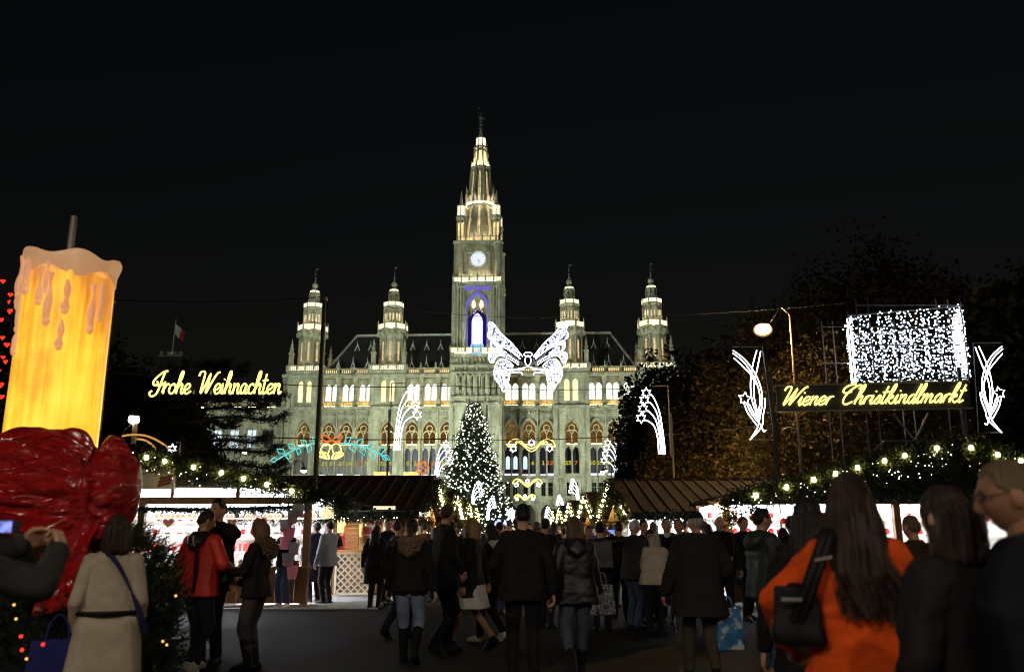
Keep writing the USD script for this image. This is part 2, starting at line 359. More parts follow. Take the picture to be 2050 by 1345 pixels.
# ---- roof
rf = MB(); z0, z1 = 38.2, 49.0
B = np.array([[-37.5, 1.5, z0], [37.5, 1.5, z0], [37.5, 16, z0], [-37.5, 16, z0], [-31.5, 8.5, z1], [31.5, 8.5, z1]])
rf.add(B, [[0, 1, 5], [0, 5, 4], [1, 2, 5], [2, 3, 4], [2, 4, 5], [3, 0, 4]])
R_ = mesh(H, 'roof', rf, SLATE)
mesh(R_, 'ridge_capping', MB().bar((-31.6, 8.5, z1 + .1), (31.6, 8.5, z1 + .1), .5, .55), LEAD)
for p0, p1 in ((0, 4), (1, 5)): mesh(R_, 'hip_capping', MB().bar(B[p0] + [0, -.1, .1], B[p1] + [0, -.1, .1], .42), LEAD)
def dormer(x, z, s):
    y = 1.5 + (z - z0) / (z1 - z0) * 7.0
    d = MB()
    d.add(np.array([[-.62, -.6, 0], [.62, -.6, 0], [0, -.6, 1.5], [-.62, 1.4, 0], [.62, 1.4, 0], [0, 1.8, 1.5]]) * s + [x, y, z], [[0, 1, 2], [0, 2, 5], [0, 5, 3], [1, 4, 5], [1, 5, 2]])
    q = mesh(R_, 'dormer', d, SLATE)
    g = MB()
    for sg in (-1, 1): g.bar(np.array([sg * .72, -.72, -.1]) * s + [x, y, z], np.array([0, -.72, 1.75]) * s + [x, y, z], .2 * s)
    g.cone(np.array([0, -.72, 1.6]) * s + [x, y, z], np.array([0, -.72, 3.0]) * s + [x, y, z], .12 * s, .02, 5)
    mesh(q, 'gable_trim', g, LEAD)
for x in (-34, -30.5, -27, -16.3, -12.8, -9.2, 9.2, 12.8, 16.3, 27, 30.5, 34): dormer(x, 38.9, 1.15)
for x in (-30.5, -27.2, -16.8, -13.4, -10, 10, 13.4, 16.8, 27.2, 30.5): dormer(x, 44.6, .85)

# ---- generic pieces for towers
def octa(r, n=8): return math.pi / n
def ring_panels(parent, name, cx, cy, r, z0, z1, n, material, gap=.28, phase=None):
    """Separate lit panels round a gallery, a post between neighbours."""
    m = MB(); ph = math.pi / n if phase is None else phase
    for i in range(n):
        a = ph + (i + .5) * 2 * math.pi / n; w = 2 * r * math.tan(math.pi / n) - gap
        m.box((cx + math.cos(a) * r, cy + math.sin(a) * r, (z0 + z1) / 2), (.08, w, z1 - z0), a)
    return mesh(parent, name, m, material)
def posts(mb, cx, cy, r, z0, z1, n, w, tip=.6, phase=None):
    ph = math.pi / n if phase is None else phase
    for i in range(n):
        a = ph + i * 2 * math.pi / n; x, y = cx + math.cos(a) * r, cy + math.sin(a) * r
        mb.box((x, y, (z0 + z1) / 2), (w, w, z1 - z0), a)
        if tip: mb.cone((x, y, z1), (x, y, z1 + tip), w * .6, .03, 4, a)
def pinnacle(mb, x, y, z, w, h, tip):
    mb.box((x, y, z + h / 2), (w, w, h)); mb.box((x, y, z + h), (w * 1.35, w * 1.35, w * .25))
    mb.cone((x, y, z + h), (x, y, z + h + tip), w * .62, .04, 4, math.pi / 4)
    for q in (.3, .6): mb.box((x, y, z + h + tip * q), (w * (1.15 - q), w * (1.15 - q), .16), math.pi / 4)
def turret(cx):
    cy = 3.2; hw = 4.1
    b = MB()
    wl = [arch(cx + s, 31.0, 1.25, 5.2, .5) for s in (-1.0, 1.0)]
    b.slab(rect(cx - hw, cx + hw, 0, 38.0).difference(unary_union(wl + [arch(cx, 20.9, 3.5, 5.9, .75)] + [arch(cx + s, 14.3, 1.6, 6.2, .9) for s in (-.88, .88)] + [rect(cx + s - .5, cx + s + .5, 9.3, 12.3) for s in (-.8, .8)] + [arch(cx, 0, 2.9, 7.4, .55)])), -.9, -.15)
    for s in (-1, 1):
        b.box((cx + s * (hw - .2), 1.6, 19), (.4, 4.0, 38)); b.box((cx + s * (hw - .45), -.95, 18.8), (1.0, .5, 37.6))
    b.box((cx, cy, 37.9), (8.9, 8.9, .8)).box((cx, cy, 38.45), (9.2, 9.2, .3)).box((cx, cy, 39.35), (9.0, 9.0, .12) if False else (.01, .01, .01))
    b.box((cx, -1.1, 29.5), (8.6, 1.0, .7)).box((cx, -1.1, 13.6), (8.6, .8, .6))
    b.lathe([(3.3, 38.4), (3.3, 40.2), (2.85, 40.6), (2.85, 46.9), (3.1, 47.2), (3.55, 48.1), (3.75, 48.7), (3.75, 49.0)], (cx, cy, 0), 8, math.pi / 8)
    b.lathe([(2.35, 49.0), (2.35, 50.8), (2.2, 51.0), (2.2, 54.3), (2.45, 54.6), (2.45, 54.9)], (cx, cy, 0), 8, math.pi / 8)
    b.lathe([(1.3, 54.9), (1.3, 55.5), (1.12, 55.7), (1.12, 58.4), (1.35, 58.6), (1.35, 58.8)], (cx, cy, 0), 8, math.pi / 8)
    b.lathe([(1.0, 58.8), (1.05, 59.3), (.55, 59.9), (.5, 60.1), (.72, 60.4), (.78, 60.8), (.62, 61.2), (.3, 61.5), (.12, 62.2)], (cx, cy, 0), 10)
    posts(b, cx, cy, 3.6, 49.0, 50.4, 8, .34, .9)
    posts(b, cx, cy, 2.42, 54.9, 56.0, 8, .2, .3)
    posts(b, cx, cy, 1.3, 55.6, 58.5, 8, .2, .5)
    posts(b, cx, cy, 2.3, 51.0, 54.4, 8, .3, 0)
    posts(b, cx, cy, 2.95, 40.2, 46.9, 8, .42, 0)
    for k in range(16):
        a = k * math.pi / 8; b.box((cx + math.cos(a) * 3.5, cy + math.sin(a) * 3.5, 47.9), (.6, .3, .8), a)
    for sx in (-1, 1):
        for sy in (-1, 1): pinnacle(b, cx + sx * 3.7, cy + sy * 3.7, 38.4, .95, 4.4, 3.6)
    t = mesh(H, 'corner_turret', b, STONE)
    for s in (-1.0, 1.0):
        w = mesh(t, 'tall_window', MB().slab(arch(cx + s, 31.0, 1.25, 5.2, .5), -.3, -.2), WARMWIN)
    pr = MB()
    for ax in range(4):
        a = ax * math.pi / 2; c_, s_ = math.cos(a), math.sin(a)
        for q in (-3.0, -1.0, 1.0, 3.0):
            x, y = 4.42, q
            pr.box((cx + c_ * x - s_ * y, cy + s_ * x + c_ * y, 39.1), (.1, 1.45, 1.0), a)
    mesh(t, 'lit_parapet_panel', pr, WHITEPANEL)
    fr = MB()
    for ax in range(4):
        a = ax * math.pi / 2; c_, s_ = math.cos(a), math.sin(a)
        fr.box((cx + c_ * 4.45, cy + s_ * 4.45, 39.72), (.34, 9.1, .22), a)
        for q in (-4.4, -2.0, 0, 2.0): fr.box((cx + c_ * 4.45 - s_ * q, cy + s_ * 4.45 + c_ * q, 39.1), (.4, .38, 1.2), a)
        for q in np.arange(-4.0, 4.01, .5): fr.box((cx + c_ * 4.55 - s_ * q, cy + s_ * 4.55 + c_ * q, 39.1), (.1, .12, 1.0), a)
    mesh(t, 'parapet_frame', fr, STONE)
    lamp = MB()
    for ax in range(4):
        a = ax * math.pi / 2
        lamp.box((cx + math.cos(a) * 3.9, cy + math.sin(a) * 3.9, 38.75), (.2, 4.5, .14), a)
    mesh(t, 'uplighter', lamp, WARMLAMP)
    sl = MB()
    for i in range(8):
        a = i * math.pi / 4; sl.box((cx + math.cos(a) * 2.68, cy + math.sin(a) * 2.68, 43.6), (.1, .42, 4.6), a)
    mesh(t, 'slit_window', sl, pane_glow('slit_glow', srgb(255, 222, 165), .75, .4, 1.2))
    ring_panels(t, 'gallery_panel', cx, cy, 3.36, 49.15, 50.2, 8, WHITEPANEL, .5)
    lamp = MB(); lamp.lathe([(2.55, 49.02), (3.0, 49.02), (3.0, 49.14), (2.55, 49.14)], (cx, cy, 0), 16)
    mesh(t, 'gallery_lamp', lamp, WARMLAMP)
    sl = MB()
    for i in range(8):
        a = i * math.pi / 4
        for q in (-.38, .38): sl.box((cx + math.cos(a) * 2.06 - math.sin(a) * q, cy + math.sin(a) * 2.06 + math.cos(a) * q, 52.1), (.1, .36, 1.9), a)
    mesh(t, 'lantern_window', sl, pane_glow('lantern_glow', srgb(255, 240, 190), .85, .6, .6))
    mesh(t, 'upper_gallery_panel', ring_b(cx, cy, 2.3, 54.95, 55.85), WHITEPANEL)
    ring_panels(t, 'top_lantern_panel', cx, cy, 1.02, 58.85, 59.3, 8, WHITEPANEL, .1)
    sp = MB().cone((cx, cy, 61.4), (cx, cy, 65.6), .16, .03, 6).box((cx, cy, 63.6), (.7, .06, .08)).box((cx + .35, cy, 65.0), (.7, .04, .35)).lathe([(.05, 62.3), (.3, 62.7), (.05, 63.1)], (cx, cy, 0), 6)
    mesh(t, 'weather_vane', sp, BRONZE)
def ring_b(cx, cy, r, z0, z1):
    m = MB(); n = 8
    for i in range(n):
        a = (i + .5) * 2 * math.pi / n + math.pi / 8; w = 2 * r * math.tan(math.pi / n) - .25
        m.box((cx + math.cos(a) * r, cy + math.sin(a) * r, (z0 + z1) / 2), (.08, w, z1 - z0), a)
    return m
for c in BLK: turret(c)

# ---- clock tower
ty = -1.0; hw = 6.1
XF = (.86, .90, ty)
b = MB()
niche = arch(0, 41.6, 5.0, 13.0, .55); cw = Polygon([(2.2 * math.cos(a), 64.0 + 1.9 * math.sin(a)) for a in np.linspace(0, 2 * math.pi, 32)[:-1]])
b.slab(rect(-6.9, 6.9, 0, 40.4).difference(unary_union([arch(s, 31.9, 1.1, 5.0, .6) for s in (-4.5, -1.5, 1.5, 4.5)])), -7.4, -6.8)
b.box((0, -.4, 20.2), (13.8, 12.6, 40.4))
b.box((0, ty, 40.8), (14.4, 13.2, .9))
b.slab(rect(-hw, hw, 41.2, 57.4).difference(niche), -7.0, -6.2)
b.slab(rect(-hw, hw, 41.2, 57.4).difference(arch(0, 41.6, 4.4, 12.5, .55)), -6.2, -5.2)
b.box((0, .6, 49.3), (hw * 2, 11.2, 16.2))
b.box((0, ty, 57.6), (13.2, 13.0, .7)).box((0, ty, 58.1), (13.6, 13.4, .3))
b.slab(rect(-5.35, 5.35, 58.2, 67.8).difference(cw), -6.3, -5.6); b.box((0, -.2, 63.0), (10.7, 10.6, 9.6))
b.box((0, ty, 67.9), (11.6, 11.4, .7)).box((0, ty, 68.4), (12.0, 11.8, .3))
for x in (-5.5, -4.3, -3.3, 3.3, 4.3, 5.5):
    b.box((x, -7.1, 49.3), (.5, .5, 16.0))
for sx in (-1, 1):
    b.box((sx * 6.05, -6.9, 49), (1.3, 1.3, 17.5), math.pi / 4); b.box((sx * 6.4, -7.0, 20), (1.5, 1.3, 40))
    b.box((sx * 5.3, -6.2, 63), (1.5, 1.4, 9.8), math.pi / 4); b.box((sx * 3.2, -6.45, 61.5), (.6, .4, 6.5))
for z in (45.2, 50.6, 54.6): b.box((-5.2, -7.15, z), (2.4, .35, .3)).box((5.2, -7.15, z), (2.4, .35, .3))
for x in np.arange(-6.2, 6.3, 1.03): b.box((x, -7.55, 39.2), (.34, .5, 1.6))
for z in (8.6, 13.6, 29.5): b.box((0, -7.5, z), (14.2, .9, .55))
for x in (-6.0, -3.0, 0, 3.0, 6.0): b.box((x, -7.6, 34.0), (.5, .5, 8.0))
T = mesh(H, 'clock_tower', b, STONE)
for x in (-4.5, -1.5, 1.5, 4.5):
    mesh(T, 'statue', MB().lathe([(.3, 0), (.45, .3), (.34, 1.3), (.45, 1.9), (.15, 2.25), (.24, 2.5), (.2, 2.8), (.03, 2.95)], (x, -7.2, 32.6), 8).box((x, -7.5, 34.2), (.75, .3, .4)).box((x, -7.3, 32.3), (1.0, .9, .6)), STONE, smooth=40)
mesh(T, 'arched_niche', MB().slab(niche, -5.9, -5.75), STONE)
# clock
XF = (1, .90, ty)
cl = mesh(T, 'clock_face', MB().cone((0, -5.62, 64), (0, -5.72, 64), 1.85, 1.85, 32), glow('clock_dial', srgb(235, 245, 255), 1.0))
rg = MB().tube([(1.9 * math.cos(a), -6.32, 64 + 1.9 * math.sin(a)) for a in np.linspace(0, 2 * math.pi, 33)[:-1]], .16, 6, True)
mesh(cl, 'rim', rg, LEAD)
BLK_M = mat('black_metal', (.015, .015, .018), .5)
for a, l, w in ((math.radians(170), 1.15, .22), (math.radians(143), .8, .3)):
    mesh(cl, 'hand', MB().bar((-.2 * math.sin(a), -5.8, 64 - .2 * math.cos(a)), (l * math.sin(a), -5.8, 64 + l * math.cos(a)), w, .06), BLK_M)
nm = MB()
for i in range(12):
    a = i * math.pi / 6; nm.bar((1.4 * math.sin(a), -5.78, 64 + 1.4 * math.cos(a)), (1.7 * math.sin(a), -5.78, 64 + 1.7 * math.cos(a)), .12, .05)
mesh(cl, 'hour_mark', nm, BLK_M)
XF = (.86, .90, ty)
# clustered shafts, string courses and canopied figures that break up the tower front
for sx in (-1, 1):
    for k_, (dx, dy) in enumerate(((5.95, -7.05), (5.2, -7.35), (4.45, -7.35), (3.75, -7.3))):
        mesh(T, 'clustered_shaft', MB().cone((sx * dx, dy, 41.4), (sx * dx, dy, 57.3), .26, .26, 8).lathe([(.26, 0), (.42, .25), (.42, .5)], (sx * dx, dy, 56.8), 8).lathe([(.46, 0), (.46, .4), (.28, .6)], (sx * dx, dy, 41.3), 8), STONE, smooth=40)
    mesh(T, 'corner_shaft', MB().lathe([(1.25, 0), (1.25, 16.2), (1.5, 16.5), (1.5, 17.0), (1.15, 17.2), (1.15, 26.5), (1.4, 26.8), (1.4, 27.2)], (sx * 5.6, -6.2, 41.2), 8, math.pi / 8), STONE)
    mesh(T, 'corner_shaft', MB().lathe([(1.25, 0), (1.25, 16.2), (1.5, 16.5), (1.5, 17.0), (1.15, 17.2), (1.15, 26.5), (1.4, 26.8), (1.4, 27.2)], (sx * 5.6, 4.2, 41.2), 8, math.pi / 8), STONE)
    mesh(T, 'blind_lancet', MB().slab(arch(sx * 3.7, 60.0, 1.3, 6.2, .8).difference(arch(sx * 3.7, 60.3, .8, 5.6, .8)), -6.62, -6.3), STONE)
gab = Polygon([(-3.1, 65.4), (3.1, 65.4), (2.9, 66.6), (0, 68.0), (-2.9, 66.6)]).difference(Polygon([(2.3 * math.cos(a), 64.0 + 1.98 * math.sin(a)) for a in np.linspace(0, 2 * math.pi, 32)[:-1]]))
mesh(T, 'clock_gable', MB().slab(gab, -6.7, -6.3), STONE)
for z in (31.0, 36.6, 38.3): mesh(T, 'string_course', MB().box((0, -7.75, z), (13.6, .9, .35)), STONE)
for x in (-5.6, -4.0, -2.4, -.8, .8, 2.4, 4.0, 5.6):
    mesh(T, 'canopied_niche', MB().slab(arch(x, 31.4, 1.45, 5.0, .8).difference(arch(x, 31.4, 1.05, 4.6, .8)), -8.0, -7.41), STONE)
for x in (-6.4, -2.2, 2.2, 6.4): mesh(T, 'tower_buttress', MB().box((x, -7.7, 22), (.7, .9, 15)).box((x, -7.8, 12), (.9, 1.1, 3)).cone((x, -7.7, 29.4), (x, -7.7, 30.9), .5, .05, 4), STONE)
# lit galleries of the tower
def square_gallery(z, half, cy, n, material, hh=1.1, gap=.35, front=-1):
    m, f = MB(), MB()
    for ax in range(4):
        a = ax * math.pi / 2; c_, s_ = math.cos(a), math.sin(a); w = 2 * half / n
        for i in range(n):
            q = -half + w * (i + .5); m.box((c_ * half - s_ * q, cy + s_ * half + c_ * q, z + hh / 2), (.1, w - gap, hh - .1), a)
        for i in range(n + 1):
            q = -half + w * i; f.box((c_ * (half + .05) - s_ * q, cy + s_ * (half + .05) + c_ * q, z + hh / 2 + .1), (.36, .34, hh + .4), a)
            f.cone((c_ * (half + .05) - s_ * q, cy + s_ * (half + .05) + c_ * q, z + hh + .3), (c_ * (half + .05) - s_ * q, cy + s_ * (half + .05) + c_ * q, z + hh + .9), .22, .02, 4)
        for q in np.arange(-half + .4, half, .42): f.box((c_ * (half + .12) - s_ * q, cy + s_ * (half + .12) + c_ * q, z + hh / 2), (.1, .1, hh - .1), a)
        f.box((c_ * (half + .05), cy + s_ * (half + .05), z + hh + .06), (.3, 2 * half, .16), a)
    mesh(T, 'lit_gallery_panel', m, material); mesh(T, 'gallery_railing', f, STONE)
    lm = MB()
    for ax in range(4):
        a = ax * math.pi / 2; lm.box((math.cos(a) * (half - .45), cy + math.sin(a) * (half - .45), z + .1), (.22, 2 * half - 1.6, .14), a)
    mesh(T, 'uplighter', lm, glow('tower_lamp', srgb(255, 236, 196), 115.0))
square_gallery(41.25, 7.0, ty, 7, WHITEPANEL, 1.15)
square_gallery(58.25, 6.6, ty, 6, WHITEPANEL, 1.05)
square_gallery(68.55, 5.75, ty, 5, WARMPANEL, .9)
# violet light on the arch of the niche, and its Advent candle window
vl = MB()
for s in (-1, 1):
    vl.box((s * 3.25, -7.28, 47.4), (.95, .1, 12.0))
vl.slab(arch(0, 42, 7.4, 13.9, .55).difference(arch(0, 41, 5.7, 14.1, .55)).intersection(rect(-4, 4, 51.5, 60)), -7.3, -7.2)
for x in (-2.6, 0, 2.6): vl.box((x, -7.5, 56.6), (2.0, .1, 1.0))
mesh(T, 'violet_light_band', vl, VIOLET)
cd = mesh(T, 'advent_panel', MB().slab(arch(0, 41.8, 4.8, 9.6, .5), -6.75, -6.6), pane_glow('deep_blue_panel', srgb(36, 24, 150), .55, .4, .3))
mesh(cd, 'white_window', MB().slab(arch(0, 42.8, 3.0, 8.0, .75), -6.85, -6.76), pane_glow('white_panel', srgb(232, 232, 255), 1.25, .12, .8))
mesh(cd, 'blue_base', MB().box((0, -7.9, 41.9), (3.0, .3, 1.8)).box((0, -6.9, 43.0), (3.5, .1, .7)), glow('light_blue_glow', srgb(120, 190, 255), 1.3))
for s in (-1, 1): mesh(cd, 'flame', MB().lathe([(.05, 0), (.5, .4), (.62, .9), (.42, 1.7), (.04, 2.4)], (s * 1.05, -6.4, 51.9), 10), glow('flame_light', srgb(255, 232, 205), 1.4))
for x, z in ((-.55, 51.2), (1.3, 51.1), (.9, 51.6), (-.9, 50.7)): mesh(cd, 'small_lamp', MB().ico((x, -7.0, z), .16), glow('flame_light', 0, 0))
XF = (.95, .95, ty)
# octagonal spire stages
def stage_tower(z0, z1, r0, r1, slit, slitmat, ribs=.4, n=8):
    m = MB().lathe([(r0, z0), (r1, z1), (r1 + .35, z1 + .2), (r1 + .35, z1 + .6)], (0, ty, 0), n, math.pi / n)
    for i in range(n):
        a = math.pi / n + i * 2 * math.pi / n
        m.bar((math.cos(a) * r0, ty + math.sin(a) * r0, z0), (math.cos(a) * r1, ty + math.sin(a) * r1, z1), ribs)
    q = mesh(T, 'spire_stage', m, STONE)
    if slit:
        for i in range(n):
            a = i * 2 * math.pi / n; ra, rb = r0 * math.cos(math.pi / n), r1 * math.cos(math.pi / n)
            za, zb = z0 + (z1 - z0) * .06, z0 + (z1 - z0) * .86
            pa = np.array([math.cos(a) * (ra + .06), ty + math.sin(a) * (ra + .06), za]); pb = np.array([math.cos(a) * (rb + .1), ty + math.sin(a) * (rb + .1), zb])
            ex = np.array([-math.sin(a), math.cos(a), 0]) * slit / 2; nn = np.array([math.cos(a), math.sin(a), 0]) * .06
            v = np.array([pa - ex, pa + ex, pb + ex * .7, pb - ex * .7, (pb * 1.0) + [0, 0, slit]]); v2 = v + nn
            m2 = MB().add(np.vstack([v, v2]), [[5, 6, 7], [5, 7, 8], [8, 7, 9], [0, 1, 6], [0, 6, 5], [1, 2, 7], [1, 7, 6], [3, 0, 5], [3, 5, 8], [2, 4, 9], [2, 9, 7], [4, 3, 8], [4, 8, 9]])
            w = mesh(q, 'lancet_window', m2, slitmat)
            mesh(w, 'tracery', MB().bar(pa + nn * 1.6, pb + nn * 1.6, .14), STONE)
    return q
AMB = pane_glow('amber_window', srgb(255, 224, 162), .95, .5, .7)
stage_tower(68.5, 78.6, 4.5, 3.35, .72, AMB, .6)
stage_tower(79.0, 88.4, 3.25, 2.45, .55, AMB, .5)
lan = MB().lathe([(1.2, 88.8), (1.15, 94.2), (1.6, 94.4), (1.5, 94.8)], (0, ty, 0), 8, math.pi / 8); posts(lan, 0, ty, 1.8, 89.0, 94.3, 8, .3, .8)
lan.lathe([(1.15, 94.8), (.95, 97.2), (.7, 97.6), (.45, 98.6), (.3, 99.6)], (0, ty, 0), 8); posts(lan, 0, ty, 1.2, 94.8, 96.6, 8, .2, .8)
q = mesh(T, 'spire_lantern', lan, STONE)
ring_panels(q, 'lantern_panel', 0, ty, 1.3, 89.6, 93.4, 8, WARMWIN, .35)
ring_panels(q, 'crown_panel', 0, ty, 1.22, 94.9, 96.9, 8, WHITEPANEL, .25)
for i in range(8):
    a = math.pi / 8 + i * math.pi / 4
    m = MB(); pinnacle(m, math.cos(a) * 3.75, ty + math.sin(a) * 3.75, 79.0, .55, 2.6, 2.6); mesh(T, 'spire_pinnacle', m, STONE)
    m = MB(); pinnacle(m, math.cos(a) * 2.4, ty + math.sin(a) * 2.4, 88.7, .35, .9, 1.2); mesh(T, 'spire_pinnacle', m, STONE)
    mesh(T, 'flying_buttress', MB().bar((math.cos(a) * 4.6, ty + math.sin(a) * 4.6, 74.5), (math.cos(a) * 3.2, ty + math.sin(a) * 3.2, 79.6), .35), STONE)
ring_panels(T, 'spire_gallery_panel', 0, ty, 3.35, 79.2, 81.0, 16, pane_glow('dim_warm_panel', srgb(255, 235, 185), .9, .5, .7), .75)
lm = MB().lathe([(3.3, 79.0), (3.7, 79.0), (3.7, 79.12), (3.3, 79.12)], (0, ty, 0), 16).lathe([(2.0, 88.95), (2.3, 88.95), (2.3, 89.1), (2.0, 89.1)], (0, ty, 0), 16)
mesh(T, 'spire_uplighter', lm, glow('tower_lamp', 0, 0))
for sx in (-1, 1):
    for sy in (-1, 1):
        cx, cy = sx * 4.45, ty + sy * 4.3
        m = MB(); posts(m, cx, cy, 1.05, 68.6, 74.2, 6, .3, 0); m.lathe([(.55, 68.6), (.55, 74.0), (1.35, 74.2), (1.35, 74.8), (.9, 75.0), (.8, 77.6), (.5, 78.0), (.08, 81.5)], (cx, cy, 0), 8)
        posts(m, cx, cy, 1.0, 75.0, 77.2, 6, .22, .7)
        q = mesh(T, 'corner_pinnacle', m, STONE)
        ring_panels(q, 'lit_panel', cx, cy, .72, 69.2, 73.2, 6, WARMPANEL, .3)
        ring_panels(q, 'lit_crown', cx, cy, .95, 75.1, 77.4, 6, WHITEPANEL, .25)
st = MB().lathe([(.5, 99.4), (.6, 99.8), (.3, 100.1), (.3, 100.6), (.55, 100.7), (.55, 100.9)], (0, ty, 0), 8)
st.lathe([(.3, 100.9), (.4, 101.6), (.5, 102.3), (.62, 103.0), (.22, 103.4), (.28, 103.65), (.22, 103.95), (.03, 104.2)], (0, ty, 0), 8)
st.bar((.5, ty, 103.0), (.85, ty, 102.2), .2).bar((-.5, ty, 103.0), (-.75, ty, 103.3), .2).bar((-.75, ty, 100.9), (-.75, ty, 105.8), .07).box((-.6, ty, 105.5), (.4, .04, .3))
mesh(T, 'knight_statue', st, BRONZE, smooth=40)
XF = None
# ---- lower wings
for s in (-1, 1):
    w = MB(); wx0, wx1 = (46.6, 86.0); cs = [s * x for x in np.arange(50.2, 84, 4.2)]
    op = [rect(c - 1.15, c + 1.15, 20.7, 25.3) for c in cs] + [rect(c - .9, c + .9, 10, 14) for c in cs]
    w.slab(rect(min(s * wx0, s * wx1), max(s * wx0, s * wx1), 0, 29.6).difference(unary_union(op)), 2.0, 2.8)
    w.box((s * 66.3, 10, 14.8), (39.4, 14, 29.6)).box((s * 66.3, 1.8, 29.9), (39.6, 1.4, .7)).box((s * 66.3, 1.8, 27.4), (39.6, .6, .4)).box((s * 66.3, 1.8, 16.6), (39.6, .8, .5))
    W_ = mesh(H, 'wing_wall', w, STONE)
    for i, c in enumerate(cs):
        lit = i in (1, 2, 3, 5)
        for dx in (-.6, .6):
            for dz in (0, 1):
                mesh(W_, 'wing_window', MB().box((c + dx, 2.6, 21.8 + dz * 2.2), (1.0, .05, 1.95)), pane_glow('office_window', srgb(225, 245, 255), 1.0, .15, .3) if lit else DARKWIN)
        mesh(W_, 'wing_window', MB().box((c, 2.6, 12), (1.7, .05, 3.8)), DARKWIN)
        mesh(W_, 'parapet_statue', MB().box((c + 2.1 * s, 1.7, 31.2), (1.1, .9, 2.2)).lathe([(.3, 0), (.4, .3), (.3, 1.1), (.38, 1.6), (.12, 1.9), (.2, 2.1), (.03, 2.4)], (c + 2.1 * s, 1.7, 32.3), 7), STONE)
        mesh(W_, 'wing_parapet', MB().box((c, 1.7, 31.4), (3.0, .3, .2)), STONE)
        bl = MB()
        for q in np.arange(-1.3, 1.31, .43): bl.box((c + q, 1.7, 30.8), (.16, .2, 1.2))
        mesh(W_, 'wing_baluster', bl, STONE)
        mesh(W_, 'wing_lamp', MB().box((c, 2.15, 30.4), (2.4, .1, .18)), WARMLAMP)
    mesh(H, 'wing_roof', MB().add(np.array([[46.6, 3, 30.2], [86, 3, 30.2], [86, 17, 30.2], [46.6, 17, 30.2], [46.6, 10, 34.5], [86, 10, 34.5]]) * [s, 1, 1], [[0, 1, 5], [0, 5, 4], [2, 3, 4], [2, 4, 5], [1, 2, 5], [3, 0, 4]]), SLATE)
# ---- floodlights that light the front
FLOOD = glow('floodlight_glass', srgb(228, 243, 216), 2600.0)
FL_G = 'floodlights on masts in front of the town hall'
def floodlight(x, y, h, tx, tz, label, size=(1.5, 1.0), power=FLOOD):
    p = thing('floodlight', label, 'floodlight', (x, y, 0))
    mesh(p, 'mast', MB().cone((0, 0, 0), (0, 0, h), .11, .07, 8), BLK_M)
    d = np.array([tx - x, 200 - y, tz - h]); X, Y, Z = frame(d); R = np.stack([X, Y, Z], 1)
    mesh(p, 'housing', MB().box((0, 0, h), (size[0] + .1, size[1] + .1, .3), R=R), BLK_M)
    mesh(p, 'lens', MB().box(np.array([0, 0, h]) + Z * .16, (size[0], size[1], .02), R=R), power)
floodlight(-68, 104, 12.0, -16, 30, 'floodlight on a tall mast far left of the square', (1.1, .8), FLOOD)
floodlight(-66, 98, 14.0, -9, 78, 'floodlight on a tall mast far left of the square aimed at the spire', (3.2, 2.4), FLOOD)
floodlight(48, 112, 13.0, 8, 30, 'floodlight on a tall mast behind the autumn trees', (.9, .7), FLOOD)
for x_, tx_, tz_, sz_, lb_ in ((-46, -42, 60, (.66, .5), 'low floodlight behind the striped roof aimed at the far left turret'), (-31, -20, 60, (.6, .5), 'low floodlight behind the striped roof aimed at the second turret'), (-19, -8, 66, (1.8, 1.5), 'low floodlight behind the striped roof aimed at the clock tower'), (26, 12, 58, (1.15, .9), 'low floodlight behind the brown ribbed roof aimed at the third turret'), (38, 34, 58, (1.0, .8), 'low floodlight behind the brown ribbed roof aimed at the far right turret')):
    floodlight(x_, 170, 8.5, tx_, tz_, lb_, sz_, FLOOD)
# ------------------------------------------------------------------ neon and string-light decorations
def spline(pts, per=5, closed=False):
    p = np.asarray(pts, float); n = len(p)
    if n < 3: return p
    out = []
    for i in range(n if closed else n - 1):
        if closed: a, b, c, d = p[(i - 1) % n], p[i], p[(i + 1) % n], p[(i + 2) % n]
        else: a, b, c, d = p[max(i - 1, 0)], p[i], p[i + 1], p[min(i + 2, n - 1)]
        for t in np.arange(per) / per:
            out.append(.5 * (2 * b + (c - a) * t + (2 * a - 5 * b + 4 * c - d) * t * t + (3 * b - 3 * c + d - a) * t ** 3))
    if not closed: out.append(p[-1])
    return np.array(out)
def flat(p2, y=0.0):
    p2 = np.asarray(p2, float); return np.stack([p2[:, 0], np.full(len(p2), y), p2[:, 1]], 1)
NEON_W = glow('neon_white', srgb(240, 245, 255), 3.6)
NEON_Y = glow('neon_yellow', (1.0, .86, .22), 1.9)
NEON_C = glow('neon_cyan', (.12, .85, .80), 1.0)
NEON_R = glow('neon_red', (1.0, .16, .03), 1.25)
NEON_A = glow('neon_amber', (1.0, .50, .12), .55)
WIRE = mat('steel_wire', (.018, .018, .018), .8)
STEEL = mat('galvanised_steel', (.30, .29, .28), .55, .2, 4.0, metal=.5)
DSTEEL = mat('dark_painted_steel', (.05, .05, .05), .5)
